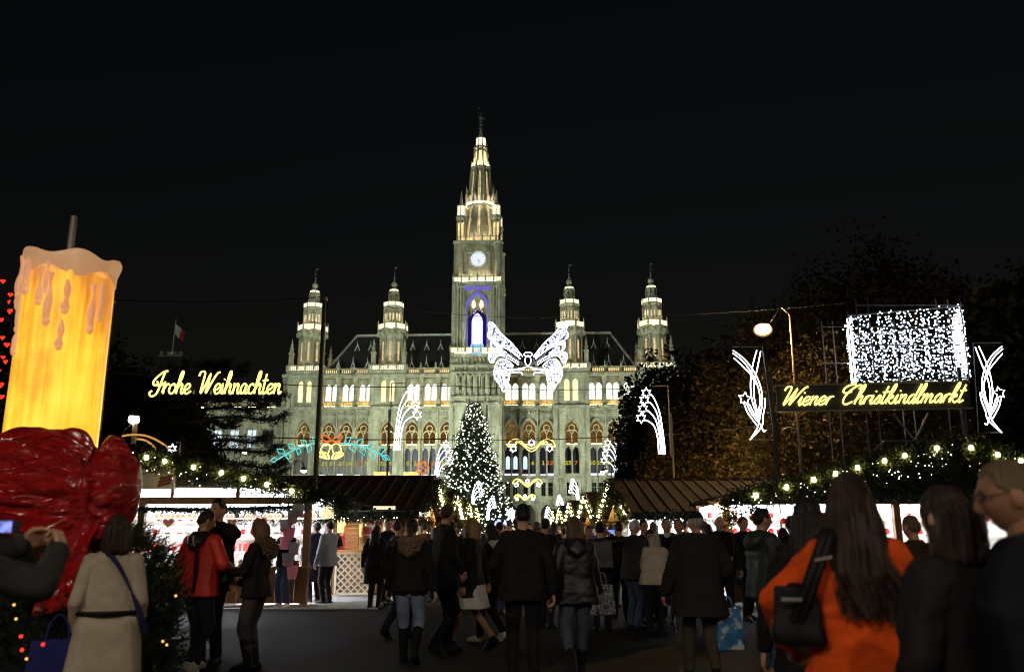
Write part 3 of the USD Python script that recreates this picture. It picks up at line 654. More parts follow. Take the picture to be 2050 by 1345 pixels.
GL = {
 'F': (1.15, [[(1.25, 2.25), (.9, 2.2), (.4, 1.75), (.05, 1.2), (.2, .85), (.55, 1.0), (.4, 1.25)], [(1.0, 2.2), (.85, 1.4), (.75, .6), (.55, -.05), (.15, -.25), (-.12, .05), (.1, .3)], [(.45, .82), (.9, .85), (1.25, 1.2)]]),
 'W': (1.75, [[(.0, 1.75), (.1, 2.15), (.45, 2.2), (.55, 1.8), (.5, .9), (.5, .05), (.85, 1.0), (1.1, 2.0), (1.05, 1.0), (1.0, .05), (1.4, 1.2), (1.75, 2.0), (2.0, 2.15)]]),
 'C': (1.45, [[(1.35, 1.75), (1.5, 2.1), (1.2, 2.2), (.7, 1.7), (.4, .9), (.45, .25), (.8, 0), (1.25, .3)], [(.95, 2.25), (.45, 2.25), (.05, 1.9), (.05, 1.45), (.4, 1.3), (.8, 1.5)]]),
 'e': (.66, [[(-.05, .3), (.35, .5), (.52, .8), (.3, 1.02), (.05, .7), (.08, .22), (.32, 0), (.7, .3)]]),
 'r': (.58, [[(-.02, .1), (.12, .95), (.1, .0)], [(.1, .5), (.3, .95), (.55, .92)]]),
 'o': (.72, [[(.4, 1.0), (.1, .75), (.06, .25), (.35, 0), (.6, .3), (.6, .75), (.4, 1.0), (.55, .8), (.8, .9)]]),
 'h': (.78, [[(-.02, .3), (.35, 1.6), (.32, 2.25), (.15, 1.8), (.08, .0)], [(.08, .5), (.35, 1.0), (.52, .85), (.5, .3), (.62, 0), (.82, .25)]]),
 'i': (.38, [[(-.02, .3), (.12, 1.0), (.1, .3), (.2, 0), (.42, .25)], [(.18, 1.38), (.2, 1.5)]]),
 'n': (.76, [[(.0, .85), (.1, 1.0), (.08, .0)], [(.08, .5), (.34, 1.0), (.5, .85), (.48, .3), (.6, 0), (.8, .25)]]),
 'm': (1.12, [[(.0, .85), (.1, 1.0), (.08, .0)], [(.08, .5), (.3, 1.0), (.44, .85), (.42, .0)], [(.42, .5), (.66, 1.0), (.82, .85), (.8, .3), (.92, 0), (1.14, .25)]]),
 'a': (.76, [[(.55, .85), (.3, 1.0), (.06, .6), (.15, .05), (.4, .15), (.55, .9), (.52, .25), (.64, 0), (.8, .25)]]),
 'c': (.62, [[(.52, .8), (.35, 1.0), (.08, .7), (.08, .25), (.32, 0), (.65, .3)]]),
 't': (.46, [[(.15, 2.0), (.1, 1.0), (.1, .2), (.22, 0), (.48, .25)], [(-.12, 1.3), (.4, 1.38)]]),
 's': (.56, [[(-.02, .2), (.3, 1.0), (.42, .5), (.3, .05), (.05, .1)], [(.3, .05), (.58, .25)]]),
 'k': (.74, [[(-.02, .3), (.35, 1.6), (.32, 2.25), (.15, 1.8), (.08, .0)], [(.1, .45), (.4, .95), (.48, .7), (.18, .5), (.5, .0), (.78, .25)]]),
 'd': (.78, [[(.55, .85), (.3, 1.0), (.06, .6), (.15, .05), (.4, .15), (.58, 1.2), (.64, 2.2), (.52, .25), (.64, 0), (.82, .25)]]),
 'l': (.42, [[(-.02, .3), (.32, 1.6), (.3, 2.25), (.14, 1.8), (.1, .3), (.22, 0), (.45, .25)]]),
}
def script(parent, text, width, x0, z0, y, r, material, shear=.28, zs=1.0):
    adv = [GL[c][0] if c != ' ' else .55 for c in text]; s = width / (sum(adv) + .35); x = 0
    for c, a in zip(text, adv):
        if c != ' ':
            m = MB()
            for st in GL[c][1]:
                p = spline(st, 4); q = np.stack([x0 + s * (x + p[:, 0] + shear * p[:, 1]), z0 + s * zs * p[:, 1]], 1)
                m.tube(flat(q, y), r, 5)
            mesh(parent, 'letter', m, material)
        x += a
def wire(p0, p1, sag, r, label, group=None):
    t = np.linspace(0, 1, 25)[:, None]
    p = np.asarray(p0) * (1 - t) + np.asarray(p1) * t; p[:, 2] -= (4 * sag * t * (1 - t))[:, 0]
    return single('overhead_cable', MB().tube(p, r, 4), WIRE, label, 'cable', group=group)
def star(cx, cz, r, n=6, inner=.52, ph=math.pi / 2):
    a = ph + np.arange(2 * n) * math.pi / n; q = np.where(np.arange(2 * n) % 2 == 0, r, r * inner)
    return np.stack([cx + q * np.cos(a), cz + q * np.sin(a)], 1)

# masts and cables of the square
def mast(u, D, vtop, label, r=.07):
    x = gx(u, D, zat(vtop, D)); h = zat(vtop, D)
    p = thing('mast', label, 'mast', (x, D, 0))
    mesh(p, 'pole', MB().cone((0, 0, 0), (0, 0, h), r, r * .75, 10), DSTEEL)
    mesh(p, 'base_plate', MB().box((0, 0, .03), (.4, .4, .06)), DSTEEL)
    mesh(p, 'cable_ring', MB().cone((0, 0, h - .12), (0, 0, h - .04), r * 1.3, r * 1.3, 8), STEEL)
    return np.array([x, D, h])
m1 = mast(226, 24, 600, 'dark mast beside the giant candle', .075)
m2 = mast(650, 24, 594, 'dark mast rising behind the fir garland in front of the bells', .075)
m3 = at(1700, 606, 30); m4 = at(958, 622, 40)
wire(m1, m2, .1, .012, 'thin cable between the two dark masts on the left')
wire(m2, at(1140, 634, 34), .25, .009, 'thin cable crossing the night sky past the clock tower')
wire(at(1140, 634, 34), m3, .15, .009, 'thin cable running to the right towards the light box')
wire(at(230, 745, 38), at(905, 772, 50), .3, .025, 'cable above the gold greeting and the left turrets')
wire(at(905, 772, 50), at(1420, 768, 50), .3, .022, 'cable that holds the light angel')
wire(at(400, 868, 42), at(900, 878, 46), .15, .03, 'dark cable that carries the bell garland')
wire(at(900, 880, 60), at(1300, 868, 66), .2, .03, 'dark cable that carries the gold wave with stars')
wire(at(1290, 870, 40), at(1620, 838, 26), .12, .012, 'cable in front of the autumn trees')

# gold greeting
D = 38; a0, a1 = at(298, 793, D), at(566, 793, D)
g = thing('neon_greeting', 'gold neon greeting in handwriting that reads Frohe Weihnachten, above the left stall', 'neon sign', (a0[0], D, 0))
script(g, 'Frohe Weihnachten', a1[0] - a0[0], .05, zat(788, D), 0, .048, NEON_Y, .14)
mesh(g, 'carrier_wire', MB().tube([(0, .05, zat(778, D)), (a1[0] - a0[0], .05, zat(776, D))], .012, 4).tube([(0, .05, zat(750, D)), (a1[0] - a0[0], .05, zat(748, D))], .012, 4), WIRE)

# comet decorations with four stars
def comet(name_label, u0, v0, u1, v1, D, mirror):
    """Tails rise from a foot and bend over to four stars."""
    pb = at((u0 + u1) / 2, v1, D); h = zat(v0, D) - zat(v1, D)
    p = thing('comet_light', name_label, 'light decoration', (gx(u1 if mirror else u0, D, pb[2]), D, pb[2]), group=None)
    s = h / 135.0; sg = -1 if mirror else 1; R = max(.03, .00042 * D)
    tails = [([(0, 0), (3, 40), (8, 80), (16, 105), (24, 118)], (33, 121)), ([(4, 0), (7, 40), (13, 78), (22, 96), (28, 102)], (37, 106)),
             ([(8.5, 0), (10, 35), (16, 65), (26, 80), (33, 86)], (41, 89)), ([(13, 0), (14, 30), (19, 52), (28, 62), (36, 66)], (45, 70))]
    for t, st in tails:
        q = spline(t, 5) * [sg * s, s]; mesh(p, 'tail', MB().tube(flat(q), R, 5), NEON_W)
        mesh(p, 'star', MB().tube(flat(star(st[0], st[1], 10.5) * [sg * s, s]), R, 5, True), NEON_W)
    mesh(p, 'foot', MB().tube(flat(np.array([(0, 0), (13, 0)]) * [sg * s, s]), R, 5), NEON_W)
    bx = 0 if not mirror else 0
    mesh(p, 'bracket', MB().bar((-sg * .25, .06, -.1), (-sg * .25, .06, h), .05).bar((-sg * .25, .06, h), (sg * 20 * s, .06, h), .04), DSTEEL)
    mesh(p, 'pole', MB().cone((-sg * .35, .15, -pb[2]), (-sg * .35, .15, h * .6), .06, .05, 8), DSTEEL)
comet('tall white comet of four stars, nearest on the left above the striped roof', 788, 766, 842, 900, 50, False)
comet('white comet of four stars beside the left edge of the Christmas tree', 868, 878, 905, 975, 69, False)
comet('small white comet of stars in front of the foot of the Christmas tree', 942, 960, 962, 1024, 106, False)
comet('smallest white comet of stars at the foot of the Christmas tree', 974, 990, 987, 1040, 135, False)
comet('tall white comet of four stars, nearest on the right in front of the trees', 1279, 772, 1332, 908, 38, True)
comet('white comet of four stars beside the dark tree on the right', 1207, 876, 1242, 971, 70, True)
comet('small white comet of stars below the right-hand turret', 1139, 956, 1161, 1013, 117, True)
comet('smaller white comet of stars near the arcade on the right', 1115, 989, 1130, 1031, 158, True)
comet('tiny white comet of stars, lowest of the row on the right', 1097, 1012, 1108, 1058, 150, True)

# gold waves with stars
def wave(label, uc, vc, w, D):
    c = at(uc, vc, D); k = w / 450.0 * D * CP / F; R = max(.035, .0006 * D)
    p = thing('wave_light', label, 'light decoration', tuple(c))
    up = [(-225, -35), (-205, 10), (-150, 35), (-95, 10), (-45, -35), (0, -55), (45, -35), (95, 10), (150, 35), (205, 12), (225, -35)]
    dn = [(-225, -35), (-160, -30), (-140, 10), (-85, -18), (-40, -62), (0, -80), (40, -62), (85, -18), (140, 10), (165, -30), (225, -35)]
    for q in (up, dn): mesh(p, 'ribbon', MB().tube(flat(spline(q, 4) * k), R * 1.15, 5), NEON_Y)
    for x, z in ((0, 0), (-172, -55), (170, -52)): mesh(p, 'star', MB().tube(flat(star(x, z, 34, 6, .6) * k), R, 5, True), NEON_W)
    mesh(p, 'crossbar', MB().bar((-230 * k, .1, 42 * k), (230 * k, .1, 42 * k), .04), WIRE)
wave('largest gold wave with three white stars, beside the Christmas tree', 1064, 886, 98, 66)
wave('second gold wave with three stars, below the first', 1056, 963, 60, 108)
wave('third gold wave with three stars, near the town hall arcade', 1051, 993, 43, 150)

# bell garland
D = 42; c = at(663, 900, D); k = D * CP / F / 5.395
p = thing('bell_light', 'neon garland of turquoise leaves with a red bow and two gold bells', 'light decoration', tuple(c))
cv = lambda pts: flat((np.array(pts, float) - [772, 650]) * [k, -k])
R = .03
for q in ([(190, 755), (300, 685), (400, 632), (520, 592), (655, 582)], [(870, 580), (970, 582), (1080, 602), (1200, 645), (1300, 690), (1400, 752)]):
    mesh(p, 'stem', MB().tube(cv(spline(q, 5)), R, 5), NEON_C)
for x, z, dx, dz in ((190, 755, -75, 10), (265, 690, -85, -45), (300, 685, 5, 70), (375, 640, -75, -50), (420, 625, -10, 75), (500, 597, -65, -50), (540, 590, -20, 85), (640, 583, -75, -65),
                     (910, 580, 70, -65), (985, 585, 45, 85), (1050, 598, 60, -60), (1105, 610, 30, 95), (1165, 630, 80, -50), (1225, 660, 15, 90), (1270, 685, 95, -45), (1330, 715, 85, 40)):
    n = np.array([-dz, dx]) * .34; d = np.array([dx, dz], float); o = np.array([x, z], float)
    mesh(p, 'leaf', MB().tube(cv([o, o + d * .45 + n, o + d * 1.1, o + d * .6 - n]), R, 5, True), NEON_C)
for sx in (-1, 1):
    f = lambda pts: cv([(772 + sx * (x - 772), z) for x, z in pts])
    mesh(p, 'bow_loop', MB().tube(f(spline([(776, 545), (830, 500), (880, 490), (878, 530), (830, 560), (776, 548)], 4)), R, 5).tube(f(spline([(776, 550), (830, 575), (885, 575)], 4)), R, 5), NEON_R)
for sx, ox in ((1, 0), (-1, -4)):
    f = lambda pts: cv([(772 + ox + sx * (x - 772), z) for x, z in pts])
    mesh(p, 'bell', MB().tube(f(spline([(785, 745), (800, 700), (778, 620), (800, 590), (850, 590), (880, 640), (885, 670), (910, 700), (870, 735), (785, 750), (800, 700), (850, 675), (885, 675)], 4)), R, 5).tube(f(spline([(812, 735), (840, 700), (880, 690), (875, 725), (820, 738)], 4)), R, 5), NEON_Y)
    mesh(p, 'clapper', MB().ico(f([(848, 716)])[0], .09), NEON_Y)

# angel
D = 51; c = at(1057, 730, D); k = D * CP / F / 6.405
p = thing('angel_light', 'white and blue light angel with spread wings above the square', 'light decoration', tuple(c))
R = .03; NB = glow('bulb_blue_white', srgb(195, 200, 255), 2.6)
cv = lambda pts, sx=1, y=0: flat(np.stack([sx * (np.array(pts, float)[:, 0] - 747) * k, (770 - np.array(pts, float)[:, 1]) * k], 1), y)
W1 = [(820, 660), (960, 480), (1100, 350), (1190, 230), (1250, 180), (1282, 215), (1268, 300), (1292, 350), (1270, 410), (1150, 490), (1000, 570), (850, 690)]
W2 = [(1150, 490), (1215, 445), (1250, 470), (1240, 540), (1180, 590), (1000, 655), (870, 740)]
W3 = [(1100, 615), (1190, 590), (1260, 610), (1275, 670), (1245, 740), (1205, 735), (1185, 680), (1120, 640), (980, 700), (870, 775)]
W4 = [(940, 790), (1030, 705), (1120, 695), (1175, 760), (1200, 860), (1190, 950), (1150, 1010), (1120, 1050), (1085, 1120), (1055, 1125), (1030, 1060), (1005, 980), (985, 870)]
W5 = [(1070, 870), (1080, 960), (1060, 1050)]
for sx in (1, -1):
    for w in (W1, W2, W3, W4): mesh(p, 'feather_outline', MB().tube(cv(spline(w, 3), sx), R, 5), NEON_W)
    mesh(p, 'feather_outline', MB().tube(cv(spline(W5, 4), sx), R, 5), NEON_W)
    mesh(p, 'arm', MB().tube(cv(spline([(755, 795), (850, 822), (1000, 838), (1215, 862), (1000, 882), (850, 872), (820, 910)], 4), sx), R, 5).tube(cv([(800, 835), (1150, 858)], sx), R, 5), NEON_W)
    polys = [Polygon(spline(w, 3)).buffer(0) for w in (W1, W2, W3, W4)]
    m = MB(); n = 0; reg = unary_union([g.buffer(-7) for g in polys])
    from shapely.geometry import Point
    while n < 520:
        q = rng.uniform([810, 170], [1295, 1130])
        if reg.contains(Point(q)) :
            m.ico(cv([q], sx, .02)[0], .05, 0); n += 1
    mesh(p, 'bulb_net', m, NB, kind='stuff')
    mesh(p, 'wing_frame', MB().tube(cv([(760, 800), (960, 640), (1200, 300)], sx, .08), .025, 4).tube(cv([(760, 850), (1150, 900)], sx, .08), .025, 4), STEEL)
a = np.linspace(0, 2 * math.pi, 21)[:-1]
mesh(p, 'head', MB().tube(cv(np.stack([747 + 40 * np.cos(a), 712 + 66 * np.sin(a)], 1)), R, 5, True), NEON_W)
mesh(p, 'halo', MB().tube(cv(np.stack([750 + 55 * np.cos(a), 628 + 30 * np.sin(a)], 1)), R, 5, True), NEON_W)

# ---------------- entrance sign, its comets and the box of lights on the scaffold
D = 21.8; SY = -2.0
c0 = at(1557, 824, D); W = (gx(1946, D - .7, 5) - gx(1557, D, 5)) / math.cos(math.radians(8))
s = thing('entrance_sign', 'long dark sign board with gold handwritten neon, Wiener Christkindlmarkt', 'sign', (c0[0], D, 0), -8.0)
zb, zt = zat(824, D), zat(772, D)
mesh(s, 'board', MB().box((W / 2, .06, (zb + zt) / 2), (W, .1, zt - zb)), mat('board_grey', (.02, .02, .026), .5))
for z in (zb, zt): mesh(s, 'edge_rail', MB().box((W / 2, .0, z), (W + .05, .14, .03)), STEEL)
script(s, 'Wiener Christkindlmarkt', W * .97, .0, zb + .15, -.06, .025, NEON_Y, .42, .8)
gm = mat('dark_garland_green', (.012, .022, .010), .9)
for x in (-.12, W + .1):
    g = thing('garlanded_post', 'post wrapped in dark fir greenery at the ' + ('left' if x < 0 else 'right') + ' end of the entrance sign', 'post', (c0[0] + x, D + .02, 0))
    h = zat(745, D) if x < 0 else zat(735, D)
    mesh(g, 'pole', MB().cone((0, 0, 0), (0, 0, h), .05, .05, 8), DSTEEL)
    n = 1500; a = rng.uniform(0, 2 * math.pi, n); z = rng.uniform(1.5, h, n); rr = rng.uniform(.04, .13, n)
    cc = np.stack([rr * np.cos(a), rr * np.sin(a), z], 1); dd = np.stack([np.cos(a), np.sin(a), rng.uniform(-.6, .9, n)], 1) * .07; bb = np.cross(dd, rng.normal(size=(n, 3))); bb *= (.008 / np.linalg.norm(bb, axis=1))[:, None]
    mesh(g, 'fir_wrap', MB().tris(cc, dd, bb), gm, kind='stuff')
SCST = mat('scaffold_steel', (.13, .125, .12), .6, .2, 4.0, metal=.3)
sc = thing('scaffold', 'steel scaffold of struts that carries the entrance sign and the box of lights', 'scaffold', (c0[0], D + .5, 0))
def xs(u, z, D=22.3): return gx(u, D, z) - c0[0]
zt2 = zat(608, 22.3)
for u in (1745, 1770, 1905, 1930):
    x = xs(u + (0 if u < 1800 else 8), 3); mesh(sc, 'upright', MB().cone((x, 0, 0), (x, 0, zt2 + .15), .018, .018, 7), SCST)
    mesh(sc, 'upright', MB().cone((x, 2.6, 0), (x, 2.6, zt2 + .15), .018, .018, 7), SCST)
zl = zat(882, 22.3)
for (ua, za, ub, zb_) in ((1790, zat(828, 22.3), 1832, zl), (1858, zat(828, 22.3), 1832, zl), (1770, zl, 1905, zl), (1750, zat(900, 22.3), 1772, zl)):
    mesh(sc, 'brace', MB().bar((xs(ua, za), 0, za), (xs(ub, zb_), 0, zb_), .045), SCST)
for z in (zt2 - .03, zat(690, 22.3), zat(745, 22.3)):
    for y in (.03, 2.57): mesh(sc, 'ledger', MB().bar((xs(1716, z), y, z), (xs(1930, z), y, z), .022), SCST)
x0, x1 = gx(1722, 22.4, 7.0), gx(1928, 22.4, 7.0); z0, z1 = zat(762, 22.3), zat(622, 22.3)
bxl = thing('light_box', 'hollow cube of strings of cold white bulbs above the entrance sign', 'light decoration', ((x0 + x1) / 2 + .25, 23.5, (z0 + z1) / 2), -22.0)
hx, hz, hy = (x1 - x0) / 2, (z1 - z0) / 2, 1.25
m, wr = MB(), MB()
def strings(face, n, per):
    for i in range(n):
        q = -1 + 2 * (i + .5) / n + rng.normal() * .02
        L = rng.uniform(.86, 1.0)
        for j in range(per):
            z = hz * (1 - 2 * L * (j + rng.uniform(0, .9)) / per); d = rng.normal(size=3) * .035
            pt = {'f': (q * hx, -hy, z), 'b': (q * hx, hy, z), 'l': (-hx, q * hy, z), 'r': (hx, q * hy, z), 'd': (q * hx, hy * (2 * (j + .5) / per - 1), -hz)}[face]
            m.ico(np.array(pt) + d, .0225, 0)
        if face != 'd':
            a_ = {'f': (q * hx, -hy), 'b': (q * hx, hy), 'l': (-hx, q * hy), 'r': (hx, q * hy)}[face]
            wr.bar((a_[0], a_[1], hz), (a_[0], a_[1], hz * (1 - 2 * L)), .006)
for fc, n, per in (('f', 34, 20), ('b', 30, 18), ('l', 32, 24), ('r', 32, 24), ('d', 16, 10)): strings(fc, n, per)
mesh(bxl, 'bulb', m, glow('bulb_cold', srgb(225, 235, 255), 4.5), kind='stuff')
mesh(bxl, 'string', wr, WIRE, kind='stuff')
fr = MB()
for sx in (-1, 1):
    for sy in (-1, 1): fr.bar((sx * hx, sy * hy, -hz), (sx * hx, sy * hy, hz + .12), .03)
    for z in (-hz, hz): fr.bar((sx * hx, -hy, z), (sx * hx, hy, z), .03)
for sy in (-1, 1):
    for z in (-hz, hz): fr.bar((-hx, sy * hy, z), (hx, sy * hy, z), .03)
mesh(bxl, 'frame', fr, STEEL)
def cross_comet(label, u, v0, v1, mirror):
    k = (zat(v0, D) - zat(v1, D)) / 860.0; c = at(u, v1, D); sg = -1 if mirror else 1
    p = thing('crossed_comet_light', label, 'light decoration', (c[0], D, c[2]))
    f = lambda pts: flat((np.array(pts, float) - [300, 950]) * [k * sg, -k])
    R = .017
    for q in ([(105, 105), (200, 180), (270, 270), (320, 370), (350, 480), (352, 600), (320, 740)], [(100, 130), (190, 205), (250, 290), (300, 390), (328, 490), (330, 600), (300, 740)], [(110, 178), (190, 260), (260, 340), (300, 430)],
              [(332, 105), (290, 230), (260, 360), (250, 500), (265, 620), (305, 740)], [(368, 115), (320, 300), (290, 400), (278, 520), (290, 640), (320, 740)], [(375, 560), (372, 640), (345, 745)],
              [(180, 610), (210, 700), (290, 820)], [(205, 610), (240, 700), (305, 790)], [(230, 620), (265, 700), (315, 770)], [(345, 745), (330, 830), (215, 950)], [(320, 740), (290, 840), (215, 950)], [(320, 800), (345, 870), (368, 860)]):
        mesh(p, 'tail', MB().tube(f(spline(q, 4)), R, 5), NEON_W)
    mesh(p, 'star', MB().tube(f(star(190, 565, 62, 5, .5, -math.pi / 2 + .15)), R, 5, True), NEON_W)
    mesh(p, 'frame', MB().tube(f([(105, 70), (385, 70), (440, 950), (215, 950)]), .014, 4), STEEL)
cross_comet('crossed white comet with a star at the left end of the entrance sign', 1520, 698, 880, False)
cross_comet('crossed white comet with a star at the right end of the entrance sign', 1988, 690, 866, True)

# ---------------- street lamps
LAMP_W = glow('lamp_glass_white', srgb(255, 238, 205), 26.0)
LAMP_O = glow('lamp_glass_sodium', srgb(255, 205, 130), 1600.0)
def crook_lamp(u, v, D, label, side=1, r=.2, material=LAMP_W):
    c = at(u, v, D); p = thing('street_lamp', label, 'street lamp', (c[0] - side * .9, D, 0)); h = c[2]
    mesh(p, 'pole', MB().cone((0, 0, 0), (0, 0, h + .2), .07, .045, 8), DSTEEL)
    mesh(p, 'arm', MB().tube([(side * (.45 - .45 * math.cos(t)), 0, h + .2 + .45 * math.sin(t)) for t in np.linspace(0, math.pi, 10)] , .035, 5), DSTEEL)
    mesh(p, 'shade', MB().lathe([(.05, .25), (.12, .2), (r * 1.3, .02), (r * 1.3, 0)], (side * .9, 0, h), 12), DSTEEL)
    mesh(p, 'globe', MB().ico((side * .9, 0, h - .02), r, 2, (1, 1, .75)), material)
crook_lamp(608, 941, 60, 'shepherd crook lamp with white globe behind the striped roof', 1)
crook_lamp(490, 905, 75, 'small crook lamp glowing among the conifer branches', 1, .18)
crook_lamp(1252, 902, 72, 'bright lamp beside the dark tree right of the square', 1, .24)
crook_lamp(1207, 943, 90, 'lamp with white globe below the right-hand comet', -1, .26)
crook_lamp(1213, 941, 97, 'pinkish lamp behind the right-hand comet', 1, .2)
# lamp by the candle
D = 24; c = at(268, 840, D)
p = thing('street_lamp', 'glowing street lamp on a pale post beside the giant candle', 'street lamp', (c[0], D, 0))
mesh(p, 'pole', MB().cone((.05, 0, 0), (.05, 0, c[2] - .1), .085, .07, 10), mat('pale_post', (.55, .45, .32), .6))
mesh(p, 'globe', MB().ico((0, 0, c[2]), .14, 2, (1.1, 1.1, .9)), LAMP_W)
mesh(p, 'cap', MB().lathe([(.16, 0), (.1, .08), (.02, .14)], (0, 0, c[2] + .1), 10), DSTEEL)
mesh(p, 'bracket', MB().tube([(-.45, 0, c[2] - .75), (-.2, 0, c[2] - .25), (0, 0, c[2] - .1)], .015, 4), DSTEEL)
D = 23.5; c = at(345, 898, D); k = D * CP / F
p = thing('comet_arc_light', 'amber double arc ending in a small white star beside the street lamp', 'light decoration', tuple(c))
f = lambda pts: flat(np.array([((u - 345) * k, (898 - v) * k) for u, v in pts]))
for q in ([(240, 872), (262, 869), (290, 872), (318, 884), (340, 899)], [(268, 878), (285, 880), (300, 888), (312, 899)]): mesh(p, 'arc', MB().tube(f(spline(q, 5)), .03, 5), NEON_A)
mesh(p, 'star', MB().tube(f([(345 + x, 897 - z) for x, z in star(0, 0, 8.5, 6)]), .022, 5, True), NEON_W)
mesh(p, 'frame', MB().tube(f([(352, 885), (361, 885), (361, 915)]), .015, 4), STEEL)
# tall lamp by the trees
D = 30; c = at(1527, 657, D); q = at(1581, 630, D)
p = thing('street_lamp', 'tall street lamp with a glaring orange-white head in front of the autumn trees', 'street lamp', (gx(1583, D, 8.7), D, 0))
dx = c[0] - gx(1583, D, 8.7)
mesh(p, 'pole', MB().cone((0, 0, 0), (0, 0, q[2]), .075, .038, 10), mat('lamp_pole_brown', (.10, .07, .05), .5))
mesh(p, 'arm', MB().tube([(0, 0, q[2]), (dx * .3, 0, q[2] + .28), (dx * .75, 0, c[2] + .18), (dx, 0, c[2] + .1)], .014, 6), DSTEEL)
mesh(p, 'head', MB().lathe([(.08, .24), (.18, .17), (.2, .1)], (dx, 0, c[2]), 14), DSTEEL)
mesh(p, 'globe', MB().ico((dx, 0, c[2] - .04), .25, 2, (1.1, 1.0, .75)), LAMP_O)
HALO = usdkit.material(stage, '/World/Looks/amber_lamp_shade', {'t': ('transparent_bsdf', {}), 'e': ('emission', {'color': (1.0, .45, .12), 'strength': .9}), 'm': ('mix_closure', {'fac': .45})}, [('t.BSDF', 'm.closure1'), ('e.emission', 'm.closure2')], surface='m.closure')
mesh(p, 'amber_shade', MB().ico((dx, 0, c[2] - .06), .31, 3, (1.1, 1.0, .8)), HALO, smooth=True)
mesh(p, 'bracket_ring', MB().tube([(.35 * math.cos(t) - .3, .0, zat(872, D) + .3 * math.sin(t)) for t in np.linspace(.2, 2.9, 10)], .02, 4), DSTEEL)
# street lamps of the road behind the viewer
def road_lamp(x, y, h, tx, label, strength):
    p = thing('street_lamp', label, 'street lamp', (x, y, 0))
    mesh(p, 'pole', MB().cone((0, 0, 0), (0, 0, h + .3), .11, .07, 10), DSTEEL)
    mesh(p, 'arm', MB().tube([(0, 0, h + .3), (tx * .5, 0, h + .6), (tx, 0, h + .25)], .04, 6), DSTEEL)
    mesh(p, 'head', MB().box((tx, 0, h + .14), (.75, .4, .14)), DSTEEL)
    mesh(p, 'globe', MB().box((tx, 0, h + .04), (.55, .3, .05)), glow('road_lamp_glass', srgb(255, 238, 212), 720.0))
road_lamp(-6.5, -5.0, 8.5, 1.8, 'street lamp of the road on the left behind the viewer', 620.0)
road_lamp(-16.0, -9.0, 9.0, 1.8, 'farther street lamp of the road on the left behind the viewer', 620.0)
road_lamp(2.5, -11.0, 9.0, -1.8, 'street lamp of the road straight behind the viewer', 620.0)
road_lamp(9.0, -6.5, 8.5, -1.8, 'street lamp of the road on the right behind the viewer', 620.0)
# ------------------------------------------------------------------ trees
BARK = mat('bark', (.06, .045, .032), .9, .4, 4.0, .8, 12, stretch=(1, 1, .3))
def leafmat(name, ramp, trans=.35):
    if name not in LOOKS:
        LOOKS[name] = usdkit.material(stage, '/World/Looks/' + name, {
            'i': ('geometry', {}), 'r': ('rgb_ramp', {'ramp': ramp}), 'p': ('principled_bsdf', {'roughness': .6, 'specular_ior_level': .3}), 't': ('translucent_bsdf', {}), 'm': ('mix_closure', {'fac': trans})},
            [('i.random_per_island', 'r.fac'), ('r.color', 'p.base_color'), ('r.color', 't.color'), ('p.BSDF', 'm.closure1'), ('t.BSDF', 'm.closure2')], surface='m.closure')
    return LOOKS[name]
AUTUMN = leafmat('autumn_leaf', [(0, (.035, .028, .008)), (.5, (.07, .050, .012)), (1, (.125, .075, .018))])
DARKLEAF = leafmat('dark_leaf', [(0, (.012, .018, .008)), (.6, (.03, .03, .012)), (1, (.07, .045, .015))])
NEEDLE = leafmat('fir_needle', [(0, (.010, .022, .010)), (.6, (.022, .045, .018)), (1, (.04, .07, .03))], .15)
NEEDLED = leafmat('dark_needle', [(0, (.008, .012, .006)), (1, (.02, .024, .012))], .1)
def leafy(u, D, htop, radius, label, n, material, seed, low=.22, leaf=.2, group=None, squash=1.0):
    r = np.random.default_rng(seed); x = gx(u, D, htop * .6)
    p = thing('leafy_tree', label, 'tree', (x, D, 0), group=group)
    t = MB(); hz = htop * .45
    t.tube([(0, 0, 0), (.1, .05, hz * .5), (-.1, .1, hz), (.15, 0, htop * .7)], [.034 * radius * 2, .05 * radius, .035 * radius, .015 * radius], 8)
    ends = []
    for i in range(14):
        a = i * 2.4 + r.uniform(-.3, .3); z = htop * r.uniform(.2, .62); L = radius * r.uniform(.55, .9)
        q = spline([(0, 0, z), (math.cos(a) * L * .5, math.sin(a) * L * .5, z + L * .32), (math.cos(a) * L, math.sin(a) * L, z + L * r.uniform(.35, .8))], 4)
        t.tube(q, np.linspace(.02 * radius, .006 * radius, len(q)), 5); ends.append(q[-1])
        for k in range(3):
            o = q[r.integers(3, len(q))]; d = r.normal(size=3) * [1, 1, .7]; d /= np.linalg.norm(d); t.bar(o, o + d * radius * .3, .006 * radius)
    mesh(p, 'trunk', t, BARK)
    nc = max(40, n // 45); cz = htop * (low + 1) / 2; rz = htop * (1 - low) / 2
    d = r.normal(size=(nc, 3)); d /= np.linalg.norm(d, axis=1, keepdims=True)
    rad = r.uniform(.35, 1, nc) ** .6; lump = .72 + .45 * meshkit.noise(d * 2.2 + seed * 3.1, seed)
    cl = d * (rad * lump)[:, None] * [radius, radius * squash, rz] + [0, 0, cz]
    w = r.uniform(.5, 1.3, nc); ids = r.choice(nc, n, p=w / w.sum()); sp = r.uniform(.5, 1.1, nc) * radius * .14
    c = cl[ids] + np.clip(r.normal(size=(n, 3)), -1.5, 1.5) * sp[ids][:, None]
    a = r.normal(size=(n, 3)); a /= np.linalg.norm(a, axis=1, keepdims=True); b = np.cross(a, r.normal(size=(n, 3))); b /= np.linalg.norm(b, axis=1, keepdims=True)
    s = r.uniform(.5, 1.1, n)[:, None] * leaf
    mesh(p, 'crown', MB().quads(c, a * s, b * s * .6), material, kind='stuff')
    return p
leafy(1460, 62, 15.5, 5.4, 'autumn tree behind the tall orange street lamp', 14000, AUTUMN, 3)
